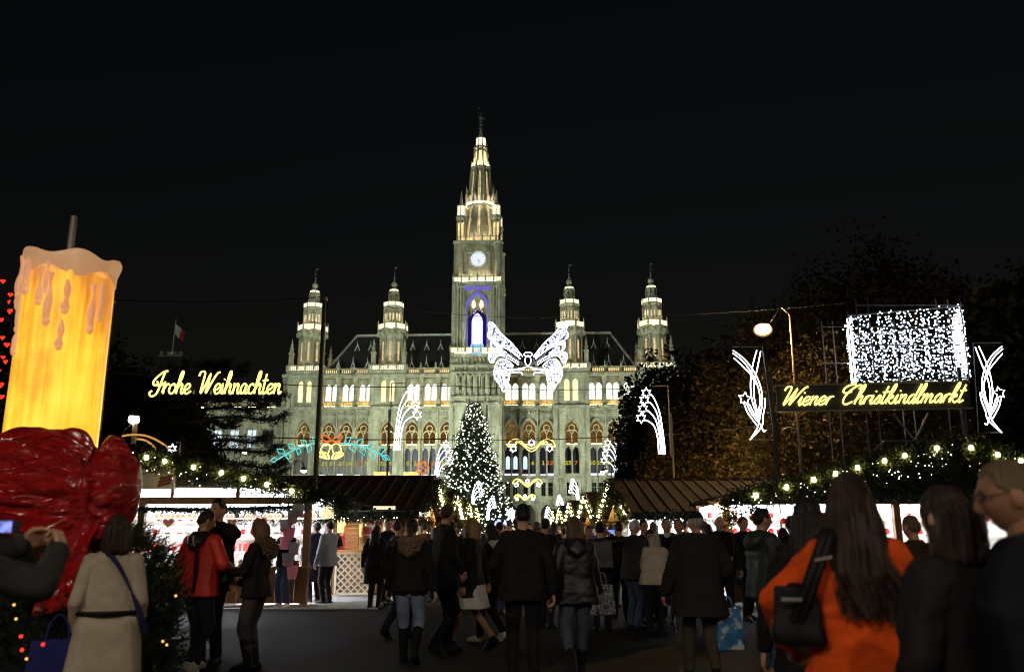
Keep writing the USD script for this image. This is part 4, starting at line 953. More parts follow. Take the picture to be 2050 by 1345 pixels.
leafy(1590, 42, 13.0, 4.8, 'autumn tree lit from below left of the entrance sign', 34000, AUTUMN, 5, leaf=.105, low=.12)
leafy(1745, 48, 17.3, 6.4, 'tallest autumn tree, behind the box of lights', 30000, AUTUMN, 8, leaf=.14, low=.1)
leafy(1930, 44, 14.8, 6.2, 'autumn tree behind the right end of the entrance sign', 26000, AUTUMN, 11, leaf=.14, low=.1)
leafy(1410, 48, 9.0, 3.6, 'low autumn tree behind the right-hand stall roof', 24000, AUTUMN, 13, leaf=.10, low=.1)
leafy(1690, 34, 9.6, 4.2, 'autumn tree whose leaves fill the gap under the entrance sign', 30000, AUTUMN, 23, leaf=.085, low=.1)
leafy(2060, 36, 12.5, 4.6, 'dark tree at the right edge of the picture', 12000, DARKLEAF, 15, low=.12)
leafy(1320, 78, 17.2, 3.9, 'small dark tree in front of the farthest right turret', 13000, DARKLEAF, 17, low=.2, leaf=.19)
leafy(1278, 66, 9.0, 1.8, 'slim dark tree with a forked trunk beside the right-hand lamp', 5000, DARKLEAF, 19, low=.35, leaf=.16)
leafy(318, 62, 12.2, 4.4, 'dark tree behind the conifer under the gold greeting', 14000, DARKLEAF, 29, low=.1)
leafy(60, 52, 15.0, 7.0, 'bare-looking dark tree behind the giant candle', 9000, DARKLEAF, 21, low=.2)
# conifer with layered boughs
def conifer(u, D, H, L, label, seed, boughs, lean):
    r = np.random.default_rng(seed); x = gx(u, D, H * .5)
    p = thing('conifer_tree', label, 'tree', (x, D, 0))
    mesh(p, 'trunk', MB().tube([(0, 0, 0), (.1, 0, H * .5), (.3, 0, H)], [.4, .28, .05], 8), BARK)
    br, C, A, B = MB(), [], [], []
    for z, length, a in boughs:
        dr = np.array([math.cos(a), math.sin(a), 0])
        q = spline([np.array([.1, 0, z]), dr * length * .5 + [0, 0, z + .25], dr * length * .85 + [0, 0, z + .1], dr * length + [0, 0, z + .45]], 6)
        br.tube(q, np.linspace(.1, .015, len(q)), 5)
        side = np.array([-dr[1], dr[0], 0])
        for t in np.linspace(.22, 1, 26):
            o = q[min(len(q) - 1, int(t * (len(q) - 1)))]; wd = length * .28 * (1.15 - t) + .25
            for sg in (-1, 1):
                e = o + side * sg * wd * r.uniform(.5, 1) + dr * r.uniform(0, .5) + [0, 0, r.uniform(-.25, .25)]
                n = 24; s = r.uniform(0, 1, n)[:, None]; c = o * (1 - s) + e * s + r.normal(size=(n, 3)) * .09
                d = (e - o) / np.linalg.norm(e - o) + r.normal(size=(n, 3)) * .8 + [0, 0, .5]; d /= np.linalg.norm(d, axis=1, keepdims=True)
                b = np.cross(d, r.normal(size=(n, 3))); b /= np.linalg.norm(b, axis=1, keepdims=True); C.append(c); A.append(d * r.uniform(.14, .3, (n, 1))); B.append(b * .022)
    mesh(p, 'bough', br, BARK)
    mesh(p, 'crown', MB().tris(np.vstack(C), np.vstack(A), np.vstack(B)), NEEDLED, kind='stuff')
D = 45; bz = lambda v: zat(v, D)
bl = [(bz(738), 2.0, .2), (bz(752), 3.2, -.1), (bz(775), 2.6, 2.8)]
for v, L, a in ((800, 5.2, .15), (812, 4.0, -.5), (826, 4.6, -.1), (842, 5.4, .1), (846, 3.5, 1.0), (892, 5.0, -.2), (908, 5.2, .1), (940, 5.8, -.1), (955, 5.5, .15), (830, 3.0, 3.0), (870, 3.6, 3.3), (905, 4.0, 2.9), (790, 2.5, 3.4), (860, 3.0, -1.5), (900, 3.0, -1.6), (815, 3.2, 2.6), (850, 3.6, 2.7), (885, 3.6, 3.5), (925, 4.0, 3.2), (820, 2.6, -2.2), (845, 2.8, -1.0), (880, 3.0, -1.2), (935, 3.4, -2.0), (772, 2.4, -1.4)):
    bl.append((bz(v), L, a))
conifer(355, D, zat(715, D), 5, 'dark conifer with layered boughs in front of the left wing of the town hall', 4, bl, 0)
# ------------------------------------------------------------------ Christmas tree
D = 155; c = at(949, 803, D); H_ = c[2]; r = np.random.default_rng(9)
p = thing('christmas_tree', 'huge Christmas tree covered with white lights in front of the clock tower', 'christmas tree', (gx(946, D, 5), D, 0))
mesh(p, 'trunk', MB().cone((0, 0, 0), (0, 0, H_ - .5), .5, .06, 8), BARK)
C, A, B, bulbs = [], [], [], []
RB = 7.2
def rad(z): return RB * max(.04, (1 - (z - 2.2) / (H_ - 2.2))) ** .64
for i in range(1500):
    z = 2.2 + (H_ - 2.6) * r.uniform(0, 1) ** 1.45; a = r.uniform(0, 2 * math.pi); L = rad(z) * r.uniform(.72, 1.1) * (1 + .10 * math.sin(z * 2.4))
    dr = np.array([math.cos(a), math.sin(a), -.22]); e = dr * L + [0, 0, z]; o = np.array([0, 0, z + .2])
    n = int(14 + 26 * L / RB); s = r.uniform(.35, 1.0, n)[:, None] ** .7; cc = o * (1 - s) + e * s + r.normal(size=(n, 3)) * .22
    d = dr + r.normal(size=(n, 3)) * .7; d /= np.linalg.norm(d, axis=1, keepdims=True); b = np.cross(d, r.normal(size=(n, 3))); b /= np.linalg.norm(b, axis=1, keepdims=True)
    C.append(cc); A.append(d * r.uniform(.4, .75, (n, 1))); B.append(b * .11)
    bulbs.append(e + r.normal(size=3) * .12)
mesh(p, 'foliage', MB().tris(np.vstack(C), np.vstack(A), np.vstack(B)), leafmat('christmas_needle', [(0, (.02, .045, .02)), (.6, (.05, .09, .035)), (1, (.09, .13, .05))], .15), kind='stuff')
m = MB()
for e in bulbs: m.ico(e * [1.03, 1.03, 1], r.uniform(.085, .135), 0)
mesh(p, 'bulb', m, glow('tree_bulb', srgb(255, 248, 225), 5.0), kind='stuff')
# ------------------------------------------------------------------ far tower with flag, on the left
D = 300; c = at(343, 712, D)
p = thing('flag_tower', 'dark tower with a lit battlement and a flag, far off behind the greeting', 'tower', (c[0], D, 0))
mesh(p, 'shaft', MB().box((0, 4, c[2] / 2), (7.8, 8, c[2])), SLATE)
for x in (-3.4, -1.2, 1.2, 3.4): mesh(p, 'battlement', MB().box((x, 0, c[2] + .75), (1.3, 1.0, 1.5)), STONE)
mesh(p, 'ledge', MB().box((0, 4, c[2] - .1), (8.8, 9.2, .6)), STONE)
mesh(p, 'floodlight', MB().box((.3, 1.2, c[2] + .4), (2.0, .3, .25)), glow('cold_small_lamp', srgb(220, 230, 255), 12.0))
zt = zat(637, D)
mesh(p, 'flagpole', MB().cone((0, .4, c[2]), (.4, .4, zt), .2, .08, 6), mat('white_paint', (.7, .7, .7), .5))
zf = zat(648, D); hgt = zf - zat(684, D)
def cloth(u0, u1):
    V, Fc = [], []
    for i in range(9):
        for j in range(7):
            s = u0 + (u1 - u0) * i / 8; t = j / 6
            V.append([.35 + 4.0 * s * (1 - .25 * t), .4 + .4 * math.sin(5 * s + 2 * t), zf - hgt * (t * .55 + s * .45)])
    for i in range(8):
        for j in range(6):
            k = i * 7 + j; Fc += [[k, k + 7, k + 8], [k, k + 8, k + 1]]
    return MB().add(V, Fc)
fl = mesh(p, 'flag', cloth(0, .6), mat('flag_white', (.75, .75, .78), .8, .1))
mesh(fl, 'red_field', cloth(.6, 1.0), mat('flag_red', (.45, .03, .03), .8, .1))
# ------------------------------------------------------------------ market stalls
WOOD = mat('stall_wood', (.26, .13, .05), .6, .35, 1.2, .3, 20, stretch=(6, 6, .6))
WOODO = mat('orange_wood', (.42, .15, .03), .5, .3, 1.2, .3, 20, stretch=(1, 1, 9))
WOODD = mat('dark_wood', (.10, .05, .025), .65, .35, 1.5, .3, 18, stretch=(6, 6, .6))
PALE = mat('pale_lattice_wood', (.55, .50, .36), .65, .2, 2.0)
ROOFB = mat('brown_roof_sheet', (.030, .020, .016), .85, .3, 2.0, .2, 10, spec=.15)
ROOFS = mat('roof_seam_metal', (.055, .034, .025), .8, .3, 2.0, spec=.15)
WALLW = mat('white_panel_board', (.78, .78, .76), .6, .05, 1.0)
REDP = mat('red_paint', (.55, .02, .015), .5, .2, 3.0)
CREAM = mat('cream_board', (.70, .66, .52), .6, .1, 2.0)
TUBE = glow('cool_tube_lamp', srgb(240, 246, 255), 120.0)
TUBEW = glow('warm_tube_lamp', srgb(255, 225, 165), 26.0)
BULB = glow('garland_bulb', srgb(255, 222, 125), 85.0)
FAIRY = glow('fairy_light', srgb(255, 240, 205), 8.0)
FIRG = leafmat('garland_needle', [(0, (.010, .024, .008)), (.7, (.03, .055, .018)), (1, (.09, .06, .02))], .15)
def garland(name, label, pts, r0, n, bulbs, group, seed, droop=0.0, fairy=0, bulb_r=.045, world=True, by=-.14):
    """Fir garland along pts with bulbs at the given fractions of its length."""
    r = np.random.default_rng(seed); pts = np.asarray(pts, float)
    p = thing('fir_garland', label, 'garland', tuple(pts[0]), group=group); q = pts - pts[0]
    L = np.concatenate([[0], np.cumsum(np.linalg.norm(np.diff(q, axis=0), axis=1))]); tot = L[-1]
    def pos(t): return np.stack([np.interp(np.asarray(t) * tot, L, q[:, k]) for k in range(3)], -1)
    t = r.uniform(0, 1, n); c = pos(t) + r.normal(size=(n, 3)) * r0 * .45; c[:, 2] -= r.uniform(0, 1, n) ** 2 * droop * (.4 + .6 * meshkit.noise(np.stack([t * tot * 2.2, t * 0, t * 0], 1), seed))
    d = r.normal(size=(n, 3)) + [0, -.2, -.3]; d /= np.linalg.norm(d, axis=1, keepdims=True); b = np.cross(d, r.normal(size=(n, 3))); b /= np.linalg.norm(b, axis=1, keepdims=True)
    mesh(p, 'foliage', MB().tris(c, d * r.uniform(.06, .17, (n, 1)), b * .013), FIRG, kind='stuff')
    mesh(p, 'rope', MB().tube(pos(np.linspace(0, 1, 20)), .035, 6), gm)
    for t in bulbs:
        o = pos(t) + [0, by, -.1]
        bb = mesh(p, 'bulb', MB().ico(o, bulb_r, 1, (1, 1, 1.15)), BULB)
        mesh(bb, 'socket', MB().cone(o + [0, 0, bulb_r], o + [0, 0, bulb_r + .06], .022, .022, 6), DSTEEL)
    if fairy:
        m = MB(); 
        for k in range(fairy):
            o = pos(r.uniform(0, 1)) + [r.normal() * .05, -.12 + r.normal() * .06, -r.uniform(.05, droop + .1)]; m.ico(o, .011, 0)
        mesh(p, 'fairy_light', m, FAIRY, kind='stuff')
    return p
def plank_front(parent, x0, x1, y, z0, z1, material, w=.18, name='plank'):
    n = max(1, round((x1 - x0) / w))
    for i in range(n):
        a = x0 + (x1 - x0) * i / n; b = x0 + (x1 - x0) * (i + 1) / n
        mesh(parent, name, MB().box(((a + b) / 2, y + .003 * (i % 3), (z0 + z1) / 2), (b - a - .008, .03, z1 - z0)), material)
# goods for sale (first of each kind is placed, the others refer to it)
GOODS = {}
def good_proto(kind, loc, label, group):
    p = thing(kind, label, kind.replace('_', ' '), loc, group=group)
    if kind == 'gift_box':
        mesh(p, 'box', MB().box((0, 0, .09), (.2, .16, .18)), REDP); mesh(p, 'ribbon', MB().box((0, 0, .09), (.03, .166, .186)).box((0, 0, .09), (.206, .03, .187)), WALLW)
    elif kind == 'glass_bauble':
        mesh(p, 'ball', MB().ico((0, 0, .07), .07, 2), mat('bauble_red', (.5, .02, .02), .15, .1, metal=.3)); mesh(p, 'cap', MB().cone((0, 0, .135), (0, 0, .16), .02, .018, 8), STEEL)
    elif kind == 'gingerbread_heart':
        a = np.linspace(0, 2 * math.pi, 25)[:-1]; hp = np.stack([.0088 * 16 * np.sin(a) ** 3, .0088 * (13 * np.cos(a) - 5 * np.cos(2 * a) - 2 * np.cos(3 * a) - np.cos(4 * a))], 1)
        mesh(p, 'biscuit', MB().slab(Polygon(hp), -.012, .012), mat('gingerbread', (.30, .09, .03), .7)); mesh(p, 'icing', MB().tube(flat(hp * .86, -.014), .011, 5, True), WALLW)
    elif kind == 'mug':
        mesh(p, 'cup', MB().lathe([(.04, 0), (.05, .01), (.05, .12), (.043, .12), (.043, .02)], (0, 0, 0), 12), mat('mug_red', (.45, .02, .02), .25)); mesh(p, 'handle', MB().tube([(.048, 0, .1), (.085, 0, .09), (.085, 0, .04), (.048, 0, .03)], .009, 5), mat('mug_red', 0))
    elif kind == 'snow_globe':
        mesh(p, 'globe', MB().ico((0, 0, .1), .065, 2), mat('frosted_glass', (.75, .8, .85), .1, .1)); mesh(p, 'foot', MB().lathe([(.07, 0), (.07, .02), (.045, .05), (.045, .055)], (0, 0, 0), 12), WOODD)
    elif kind == 'paper_star':
        mesh(p, 'star', MB().slab(Polygon(star(0, 0, .16, 5, .45)), -.03, .03), mat('star_paper', (.75, .62, .35), .7)); mesh(p, 'string', MB().bar((0, 0, .15), (0, 0, .35), .006), WIRE)
    elif kind == 'wooden_toy':
        mesh(p, 'body', MB().lathe([(.05, 0), (.05, .12), (.03, .13), (.045, .16), (.045, .2), (.02, .23)], (0, 0, 0), 10), WOODO); mesh(p, 'hat', MB().cone((0, 0, .21), (0, 0, .28), .045, .02, 10), REDP)
    return p
def good(kind, loc, label, group, rz=0.0, scale=None):
    if kind not in GOODS:
        GOODS[kind] = good_proto(kind, loc, label, group); return
    again(GOODS[kind], label, loc, rz, scale, group)
def fill_shelves(where, x0, x1, y, zs, kinds, step, seed, hang=None):
    r = np.random.default_rng(seed)
    names = ['lowest', 'middle', 'upper', 'top']
    for k, z in enumerate(zs):
        x = x0 + .1
        while x < x1 - .1:
            kd = kinds[(k + int(r.integers(0, 2))) % len(kinds)]
            lb = f"{kd.replace('_', ' ')} on the {names[k]} shelf {where}"
            good(kd, (x, y + r.uniform(-.04, .04), z), lb, lb.replace(kd.replace('_', ' '), kd.replace('_', ' ').replace('gift box', 'gift boxe') + 's', 1), r.uniform(-25, 25), (1, 1, 1))
            x += step * r.uniform(.75, 1.35)
    if hang:
        kd, z, yy, st = hang; x = x0 + .2
        while x < x1:
            lb = f"{kd.replace('_', ' ')} hanging in the front opening {where}"
            good(kd, (x, yy, z + r.uniform(-.06, .06)), lb, lb.replace(kd.replace('_', ' '), kd.replace('_', ' ').replace('gift box', 'gift boxe') + 's', 1), r.uniform(-30, 30), (1, 1, 1)); x += st * r.uniform(.7, 1.3)

def gable_stall(label, xa, xe0, xe1, D, zr, ze, depth, posts_x, x0, x1, seed, zc=.75, zbeam=2.12):
    """A stall whose wide gable faces the viewer. Local y runs away from the viewer."""
    p = thing('market_stall', label, 'market stall', (0, D, 0))
    for x in posts_x:
        mesh(p, 'post', MB().box((x, .06, zbeam / 2), (.14, .14, zbeam)), WOOD)
    for x in (x0, x1): mesh(p, 'rear_post', MB().box((x, depth - .1, ze / 2), (.12, .12, ze)), WOOD)
    mesh(p, 'beam', MB().box(((x0 + x1) / 2, .06, zbeam + .07), (x1 - x0 + .3, .16, .14)), WOOD)
    for xe in (xe0, xe1):
        a, b = np.array([xa, -.25, zr]), np.array([xe, -.25, ze]); c, d = a + [0, depth + .5, 0], b + [0, depth + .5, 0]; n = np.array([0, 0, .06])
        rp = mesh(p, 'roof_panel', MB().add(np.array([a, b, d, c, a + n, b + n, d + n, c + n]), np.array([[0, 1, 2], [0, 2, 3], [4, 6, 5], [4, 7, 6], [0, 5, 1], [0, 4, 5], [2, 7, 3], [2, 6, 7], [1, 6, 2], [1, 5, 6], [0, 3, 7], [0, 7, 4]])[:, ::(1 if xe < xa else -1)]), ROOFB)
        mesh(p, 'rake_board', MB().bar(a + [0, -.04, .06], b + [0, -.04, .06], .05, .14), WOODD)
        k = int(depth / .6)
        for i in range(k + 1): y = -.2 + i * .6; mesh(rp, 'roof_seam', MB().bar(a + [0, y + .2, .085], b + [0, y + .2, .085], .05, .03), ROOFS)
    # gable infill: rafters with open, lit space behind
    for x in np.linspace(min(xe0, xe1) + 1.0, max(xe0, xe1) - 1.0, 7):
        zt = zr + (ze - zr) * abs(x - xa) / abs((xe0 if x < xa else xe1) - xa)
        if zt > zbeam + .3 and x0 < x < x1: mesh(p, 'gable_stud', MB().box((x, .06, (zbeam + .14 + zt - .05) / 2), (.07, .08, zt - .05 - zbeam - .14)), WOOD)
    under = Polygon([(xe0, 0), (xe1, 0), (xe1, ze - .08), (xa, zr - .08), (xe0, ze - .08)])
    mesh(p, 'back_wall', MB().slab(under.intersection(sbox(x0, 0, x1, 2.8)), depth - .22, depth - .17), WALLW)
    c0_, c1_ = max(x0, xa + (xe0 - xa) * .66, ) if xe0 < xa else x0, min(x1, xa + (xe1 - xa) * .66) if xe1 > xa else x1
    mesh(p, 'ceiling', MB().box(((c0_ + c1_) / 2, depth / 2 + .1, 2.5), (c1_ - c0_, depth - .6, .04)), WALLW)
    plank_front(p, x0, x1, .0, .06, zc, WOOD, .2, 'counter_plank')
    mesh(p, 'counter_top', MB().box(((x0 + x1) / 2, .12, zc + .03), (x1 - x0 + .16, .5, .06)), WOOD)
    for z in (1.05, 1.45, 1.85):
        mesh(p, 'shelf', MB().box(((x0 + x1) / 2, depth - .42, z), (x1 - x0 - .2, .34, .03)), CREAM)
    n = max(2, round((x1 - x0) / 1.3))
    for i in range(n):
        x = x0 + (x1 - x0) * (i + .5) / n
        e_ = xe0 if (x < xa) == (xe0 < xa) else xe1; xo = x + (.48 if e_ > xa else -.48); zl_ = min(2.43, zr + (ze - zr) * abs(xo - xa) / abs(e_ - xa) - .14)
        mesh(p, 'tube_lamp', MB().box((x, depth * .35, zl_), (.95, .09, .06)), TUBE)
        mesh(p, 'tube_lamp', MB().box((x, depth - .62, zl_ - .03), (.95, .07, .05)), TUBE)
        mesh(p, 'counter_lamp', MB().box((x, .42, zc - .06), (.95, .05, .05)), TUBE)
    return p
# left stall
DA = 18.8
xl, xr = gx(215, DA, 3.4), gx(615, DA, 1.8)
A0 = gable_stall('large gabled stall on the left with bright white interior and brown plank counter', xl, xl - 5.2, gx(697, DA, 2.1), DA, 3.42, 2.13, 3.0, (xr, gx(283, DA, 1.9), xl - 2.4), xl - 3.2, xr, 31)
garland('g', 'fir garland with warm bulbs down the gable of the left stall', [at(180, 884, DA - .45), at(265, 900, DA - .45), at(450, 938, DA - .45), at(560, 966, DA - .45), at(700, 1004, DA - .45)], .2, 9000,
        [.23, .3, .41, .515, .6, .69, .785], None, 41, .38, 60, .048)
garland('g', 'thin green garland along the beam of the left stall', [(xl - 1.5, DA - .1, 2.05), (gx(420, DA, 2), DA - .1, 2.0), (xr, DA - .1, 2.06)], .06, 2600, [], None, 43, .06, 0)
# sign board of the left stall
s0, s1 = at(232, 980, DA - .3), at(348, 978, DA - .3); wb = s1[0] - s0[0]; hb = zat(905, DA - .3) - zat(980, DA - .3)
sb = thing('shop_sign', 'cream shop board with dark capitals and a chocolate picture under the left garland', 'sign', (s0[0], DA - .3, s0[2]))
mesh(sb, 'board', MB().slab(Polygon([(-.3, 0), (wb, .02), (wb, hb * .62), (wb * .45, hb), (-.3, hb * 1.04)]), 0, .04), mat('cream_sign', (.62, .58, .50), .6, .08))
INK = mat('sign_ink', (.05, .045, .045), .6)
def letters(parent, text, cx, z, h, y, material, name='lettering', bold=False, rz=0):
    m = meshkit.text_mesh(text, h, .01, bold); v = np.array(m.vertices); v[:, 0] += cx - v[:, 0].mean()
    return mesh(parent, name, (np.stack([v[:, 0], y - v[:, 2], v[:, 1] + z], 1), np.array(m.faces)), material)
letters(sb, 'ZUR', wb * .36, hb * .72, .07, -.002, INK); letters(sb, 'NASCHKATZE', wb * .30, hb * .5, .125, -.002, INK)
for dz in (0, .075, .15): mesh(sb, 'chocolate_picture', MB().box((wb * .83 + dz * .2, -.006, .12 + dz), (.3, .01, .06), 0, R=np.array([[math.cos(.25), 0, -math.sin(.25)], [0, 1, 0], [math.sin(.25), 0, math.cos(.25)]])), mat('print_brown', (.16, .05, .04), .6))
mesh(sb, 'squirrel_picture', MB().slab(Polygon([(0, 0), (.2, 0), (.22, .18), (.12, .3), (.04, .22), (-.06, .3), (-.1, .12)]), -.01, -.003).ico((.15, -.006, .33), .06, 1, (1, .1, 1)), mat('print_rust', (.28, .07, .03), .6))
fill_shelves('inside the left gabled stall', xl - 1.0, xr - .15, DA + 2.55, (1.07, 1.47, 1.87), ['gift_box', 'mug', 'snow_globe', 'gingerbread_heart', 'wooden_toy'], .24, 5, ('gingerbread_heart', 1.75, DA + .5, .85))
for (nm, x0_, x1_, y_, sd) in (('left gabled stall', gx(455, DA), xr - .1, DA + .12, 3),):
    r = np.random.default_rng(sd); x = x0_
    while x < x1_:
        kd = ['snow_globe', 'gift_box', 'wooden_toy', 'mug'][int(r.integers(0, 4))]; lb = f"{kd.replace('_', ' ')} on the front counter of the {nm}"
        good(kd, (x, y_ + r.uniform(-.06, .12), .81), lb, lb.replace(kd.replace('_', ' '), kd.replace('_', ' ').replace('gift box', 'gift boxe') + 's', 1), r.uniform(-30, 30), (1, 1, 1)); x += r.uniform(.13, .26)
pavement(gx(455, 18.3), gx(760, 18.3), 17.9, 21.6, 'pale paving strip in front of the left stalls')
# paper lantern string at the corner post
LANT = mat('pink_lantern', (.85, .45, .56), .5, .1, 3.0, trans=.6); LANG = mat('grey_lantern', (.50, .55, .60), .5, .1, 3.0, trans=.6)
for i, (u, v, c, wv) in enumerate(((597, 1022, 1, 'topmost'), (586, 1035, 1, 'second from the top'), (571, 1052, 1, 'third from the top'), (578, 1068, 0, 'fourth from the top'), (571, 1087, 0, 'at the middle'), (588, 1098, 1, 'right of the middle'), (577, 1120, 1, 'second from the bottom'), (585, 1146, 0, 'lowest'))):
    o = at(u, v, 17.9); q = .105 if i % 3 else .12
    p = thing('paper_lantern', ('grey' if c else 'pink') + ' paper lantern on the left stall corner string, ' + wv, 'lantern', tuple(o))
    mesh(p, 'shade', MB().lathe([(q * .66, -.125), (q * .78, -.115), (q * 1.15, .115), (q * 1.05, .13)], (0, 0, 0), 14), LANG if c else LANT, smooth=35)
    mesh(p, 'handle', MB().tube([(q * math.cos(t), 0, .11 + .09 * math.sin(t)) for t in np.linspace(0, math.pi, 9)], .006, 4), WIRE)
    if c: mesh(p, 'base_band', MB().lathe([(q * .82, -.112), (q * .97, -.06), (q * 1.01, -.06), (q * .84, -.116)], (0, 0, 0), 14), LANT)

def long_stall(label, x0, L, D, mir, warm, seed, detail=True, zr=3.06, ze=1.97, W=7.6, group=None):
    """A stall whose eave faces the viewer and whose gable end faces the avenue (at its right end, or at its left if mir)."""
    p = thing('market_stall', label, 'market stall', (x0, D, 0)); h = W / 2
    for (ya, za, yb, zb_) in ((-.4, ze, h, zr), (W + .4, ze, h, zr)):
        a, b = np.array([-.3, ya, za]), np.array([L + .3, ya, za]); c, d = np.array([L + .3, yb, zb_]), np.array([-.3, yb, zb_]); n = np.array([0, 0, .05])
        f = np.array([[0, 1, 2], [0, 2, 3], [4, 6, 5], [4, 7, 6], [0, 5, 1], [0, 4, 5], [2, 7, 3], [2, 6, 7], [1, 6, 2], [1, 5, 6], [0, 3, 7], [0, 7, 4]])
        rp = mesh(p, 'roof_panel', MB().add(np.array([a, b, c, d, a + n, b + n, c + n, d + n]), f if ya > 0 else f[:, ::-1]), ROOFB)
        if ya < 0:
            k = round(L / .34)
            for i in range(k + 1): x = -.28 + (L + .56) * i / k; mesh(rp, 'roof_seam', MB().bar((x, ya, za + .07), (x, yb, zb_ + .07), .05, .05), ROOFS)
    mesh(p, 'ridge_cap', MB().box((L / 2, h, zr + .07), (L + .7, .2, .07)), ROOFS)
    for x in (0.08, L - .08):
        for y in (.06, W - .06): mesh(p, 'post', MB().box((x, y, ze / 2), (.13, .13, ze)), WOOD)
    ge = 0 if mir else L; so = -1 if mir else 1
    gp = Polygon([(0, ze - .1), (W, ze - .1), (h, zr - .06)])
    m = MB().slab(gp, -.03, .03); v, f = m.arrays(); v = np.stack([v[:, 1] + ge, v[:, 0], v[:, 2]], 1)
    mesh(p, 'gable_panel', (v, f[:, ::-1]), WOODO if warm else WOOD)
    mesh(p, 'eave_board', MB().box((L / 2, -.38, ze - .02), (L + .6, .04, .2)), WOODD)
    if not detail:
        mesh(p, 'side_wall', MB().box((ge, W / 2, .5), (.05, W, 1.0)), WOOD); mesh(p, 'back_wall', MB().box((L - ge, W / 2, 1.0), (.05, W, 1.9)), WALLW)
        mesh(p, 'tube_lamp', MB().box((L / 2, .6, 1.9), (L * .6, .1, .05)), TUBEW if warm else TUBE); mesh(p, 'tube_lamp', MB().box((L / 2, W - 2, 1.95), (L * .6, .1, .05)), TUBEW if warm else TUBE); return p
    mesh(p, 'back_wall', MB().box((L / 2, 3.2, 1.05), (L - .2, .05, 2.05)), CREAM if warm else WALLW)
    mesh(p, 'ceiling', MB().box((L / 2, 1.6, 2.02), (L - .2, 3.0, .03)), WALLW)
    for z in (1.0, 1.4): mesh(p, 'shelf', MB().box((L / 2, 3.0, z), (L - .3, .3, .03)), CREAM)
    plank_front(p, 0.15, L - .15, .02, .05, .9, WOOD, .2, 'counter_plank')
    mesh(p, 'counter_top', MB().box((L / 2, .1, .93), (L, .5, .06)), WOOD)
    for i in range(3):
        x = L * (i + .5) / 3; mesh(p, 'tube_lamp', MB().box((x, .9, 1.96), (L / 3 - .3, .09, .05)), TUBEW if warm else TUBE); mesh(p, 'tube_lamp', MB().box((x, 2.6, 1.93), (L / 3 - .3, .07, .05)), TUBEW if warm else TUBE)
    return p
DB = 22.0; xb1 = -2.62; LB = 4.6
B_ = long_stall('snack stall with dark striped roof, orange wood and food posters, left of the avenue', xb1 - LB, LB, DB, False, True, 51)
bx = lambda u, D=DB: gx(u, D, 1.5) - (xb1 - LB)
plank = [(bx(693) + .0, bx(719))]
n = 9
for i in range(n): mesh(B_, 'column_board', MB().box(((plank[0][0] + plank[0][1]) / 2, -.05, .95 + (i + .5) * 1.0 / n), (plank[0][1] - plank[0][0], .1, 1.0 / n - .008)), WOODO)
mesh(B_, 'red_counter_cloth', MB().box((bx(680), -.03, 1.2), (bx(692) - bx(668), .04, .45)), REDP)
for i in range(7): mesh(B_, 'menu_strip', MB().box((bx(671 + i * 3.2), -.06, 1.47), (.03, .02, .09)), WALLW if i % 2 else REDP)
for (ua, ub, va, vb, tx) in ((721, 763, 1030, 1092, 'PIZZA'), (767, 797, 1037, 1095, 'POMMES')):
    xa_, xb_ = bx(ua), bx(ub); za, zb_ = zat(vb, DB), zat(va, DB)
    q = mesh(B_, 'poster', MB().box(((xa_ + xb_) / 2, .3, (za + zb_) / 2), (xb_ - xa_, .03, zb_ - za)), WALLW)
    for i, cc in enumerate(((.5, .12, .03), (.35, .2, .06), (.55, .3, .1), (.4, .05, .03))):
        mesh(q, 'poster_picture', MB().box((xa_ + (xb_ - xa_) * (.28 if i % 2 else .72), .276, za + (zb_ - za) * (.2 if i < 2 else .48)), ((xb_ - xa_) * .4, .01, (zb_ - za) * .24)), mat(f'print_food_{i}', cc, .5, .4, 9.0))
    w_ = (xb_ - xa_)
    for i in range(5): mesh(q, 'poster_heading', MB().box((xa_ + w_ * (.16 + .17 * i), .276, zb_ - .16 - .015 * i), (w_ * .13, .01, .1)), REDP)
for (u, v, w_) in ((770, 1017, .55), (838, 1029, .6)):
    o = at(u, v, DB - .1); mesh(B_, 'lit_menu_board', MB().box((o[0] - xb1 + LB, -.15, o[2]), (w_, .06, .11)), glow('lit_board', srgb(255, 240, 200), 1.0))
fill_shelves('inside the snack stall', xb1 - LB + .3, xb1 - .2, DB + 2.95, (1.02, 1.42), ['mug', 'wooden_toy', 'gift_box'], .42, 6)
lx0, lx1 = gx(672, 21, .6), gx(741, 21, .6)
lf = thing('lattice_fence', 'pale lattice fence panel at the corner of the snack stall', 'fence', (lx0, 21.0, 0)); wf, hf = lx1 - lx0, 1.04
for (a, b) in (((0, .1), (wf, .1)), ((0, hf), (wf, hf)), ((0, .06), (0, hf)), ((wf, .06), (wf, hf))): mesh(lf, 'rail', MB().bar((a[0], 0, a[1]), (b[0], 0, b[1]), .05, .05), PALE)
zone = sbox(0, .1, wf, hf); k = 0
from shapely.geometry import LineString
for sg in (1, -1):
    for o in np.arange(-1.6, 1.6, .165):
        ln = LineString([(wf / 2 + o - 1.5, .57 - sg * 1.5), (wf / 2 + o + 1.5, .57 + sg * 1.5)]).intersection(zone)
        if ln.length > .08:
            (xa_, za), (xb_, zb_) = ln.coords[0], ln.coords[-1]; mesh(lf, 'slat', MB().bar((xa_, .012 * sg, za), (xb_, .012 * sg, zb_), .012, .034), PALE)
mesh(lf, 'shelf_top', MB().box((wf / 2, .1, hf + .04), (wf + .1, .4, .04)), WOODO)
ph = thing('hanging_lamp', 'square paper lamp hanging at the right corner of the left stall', 'lamp', tuple(at(657, 1026, 18.3)))
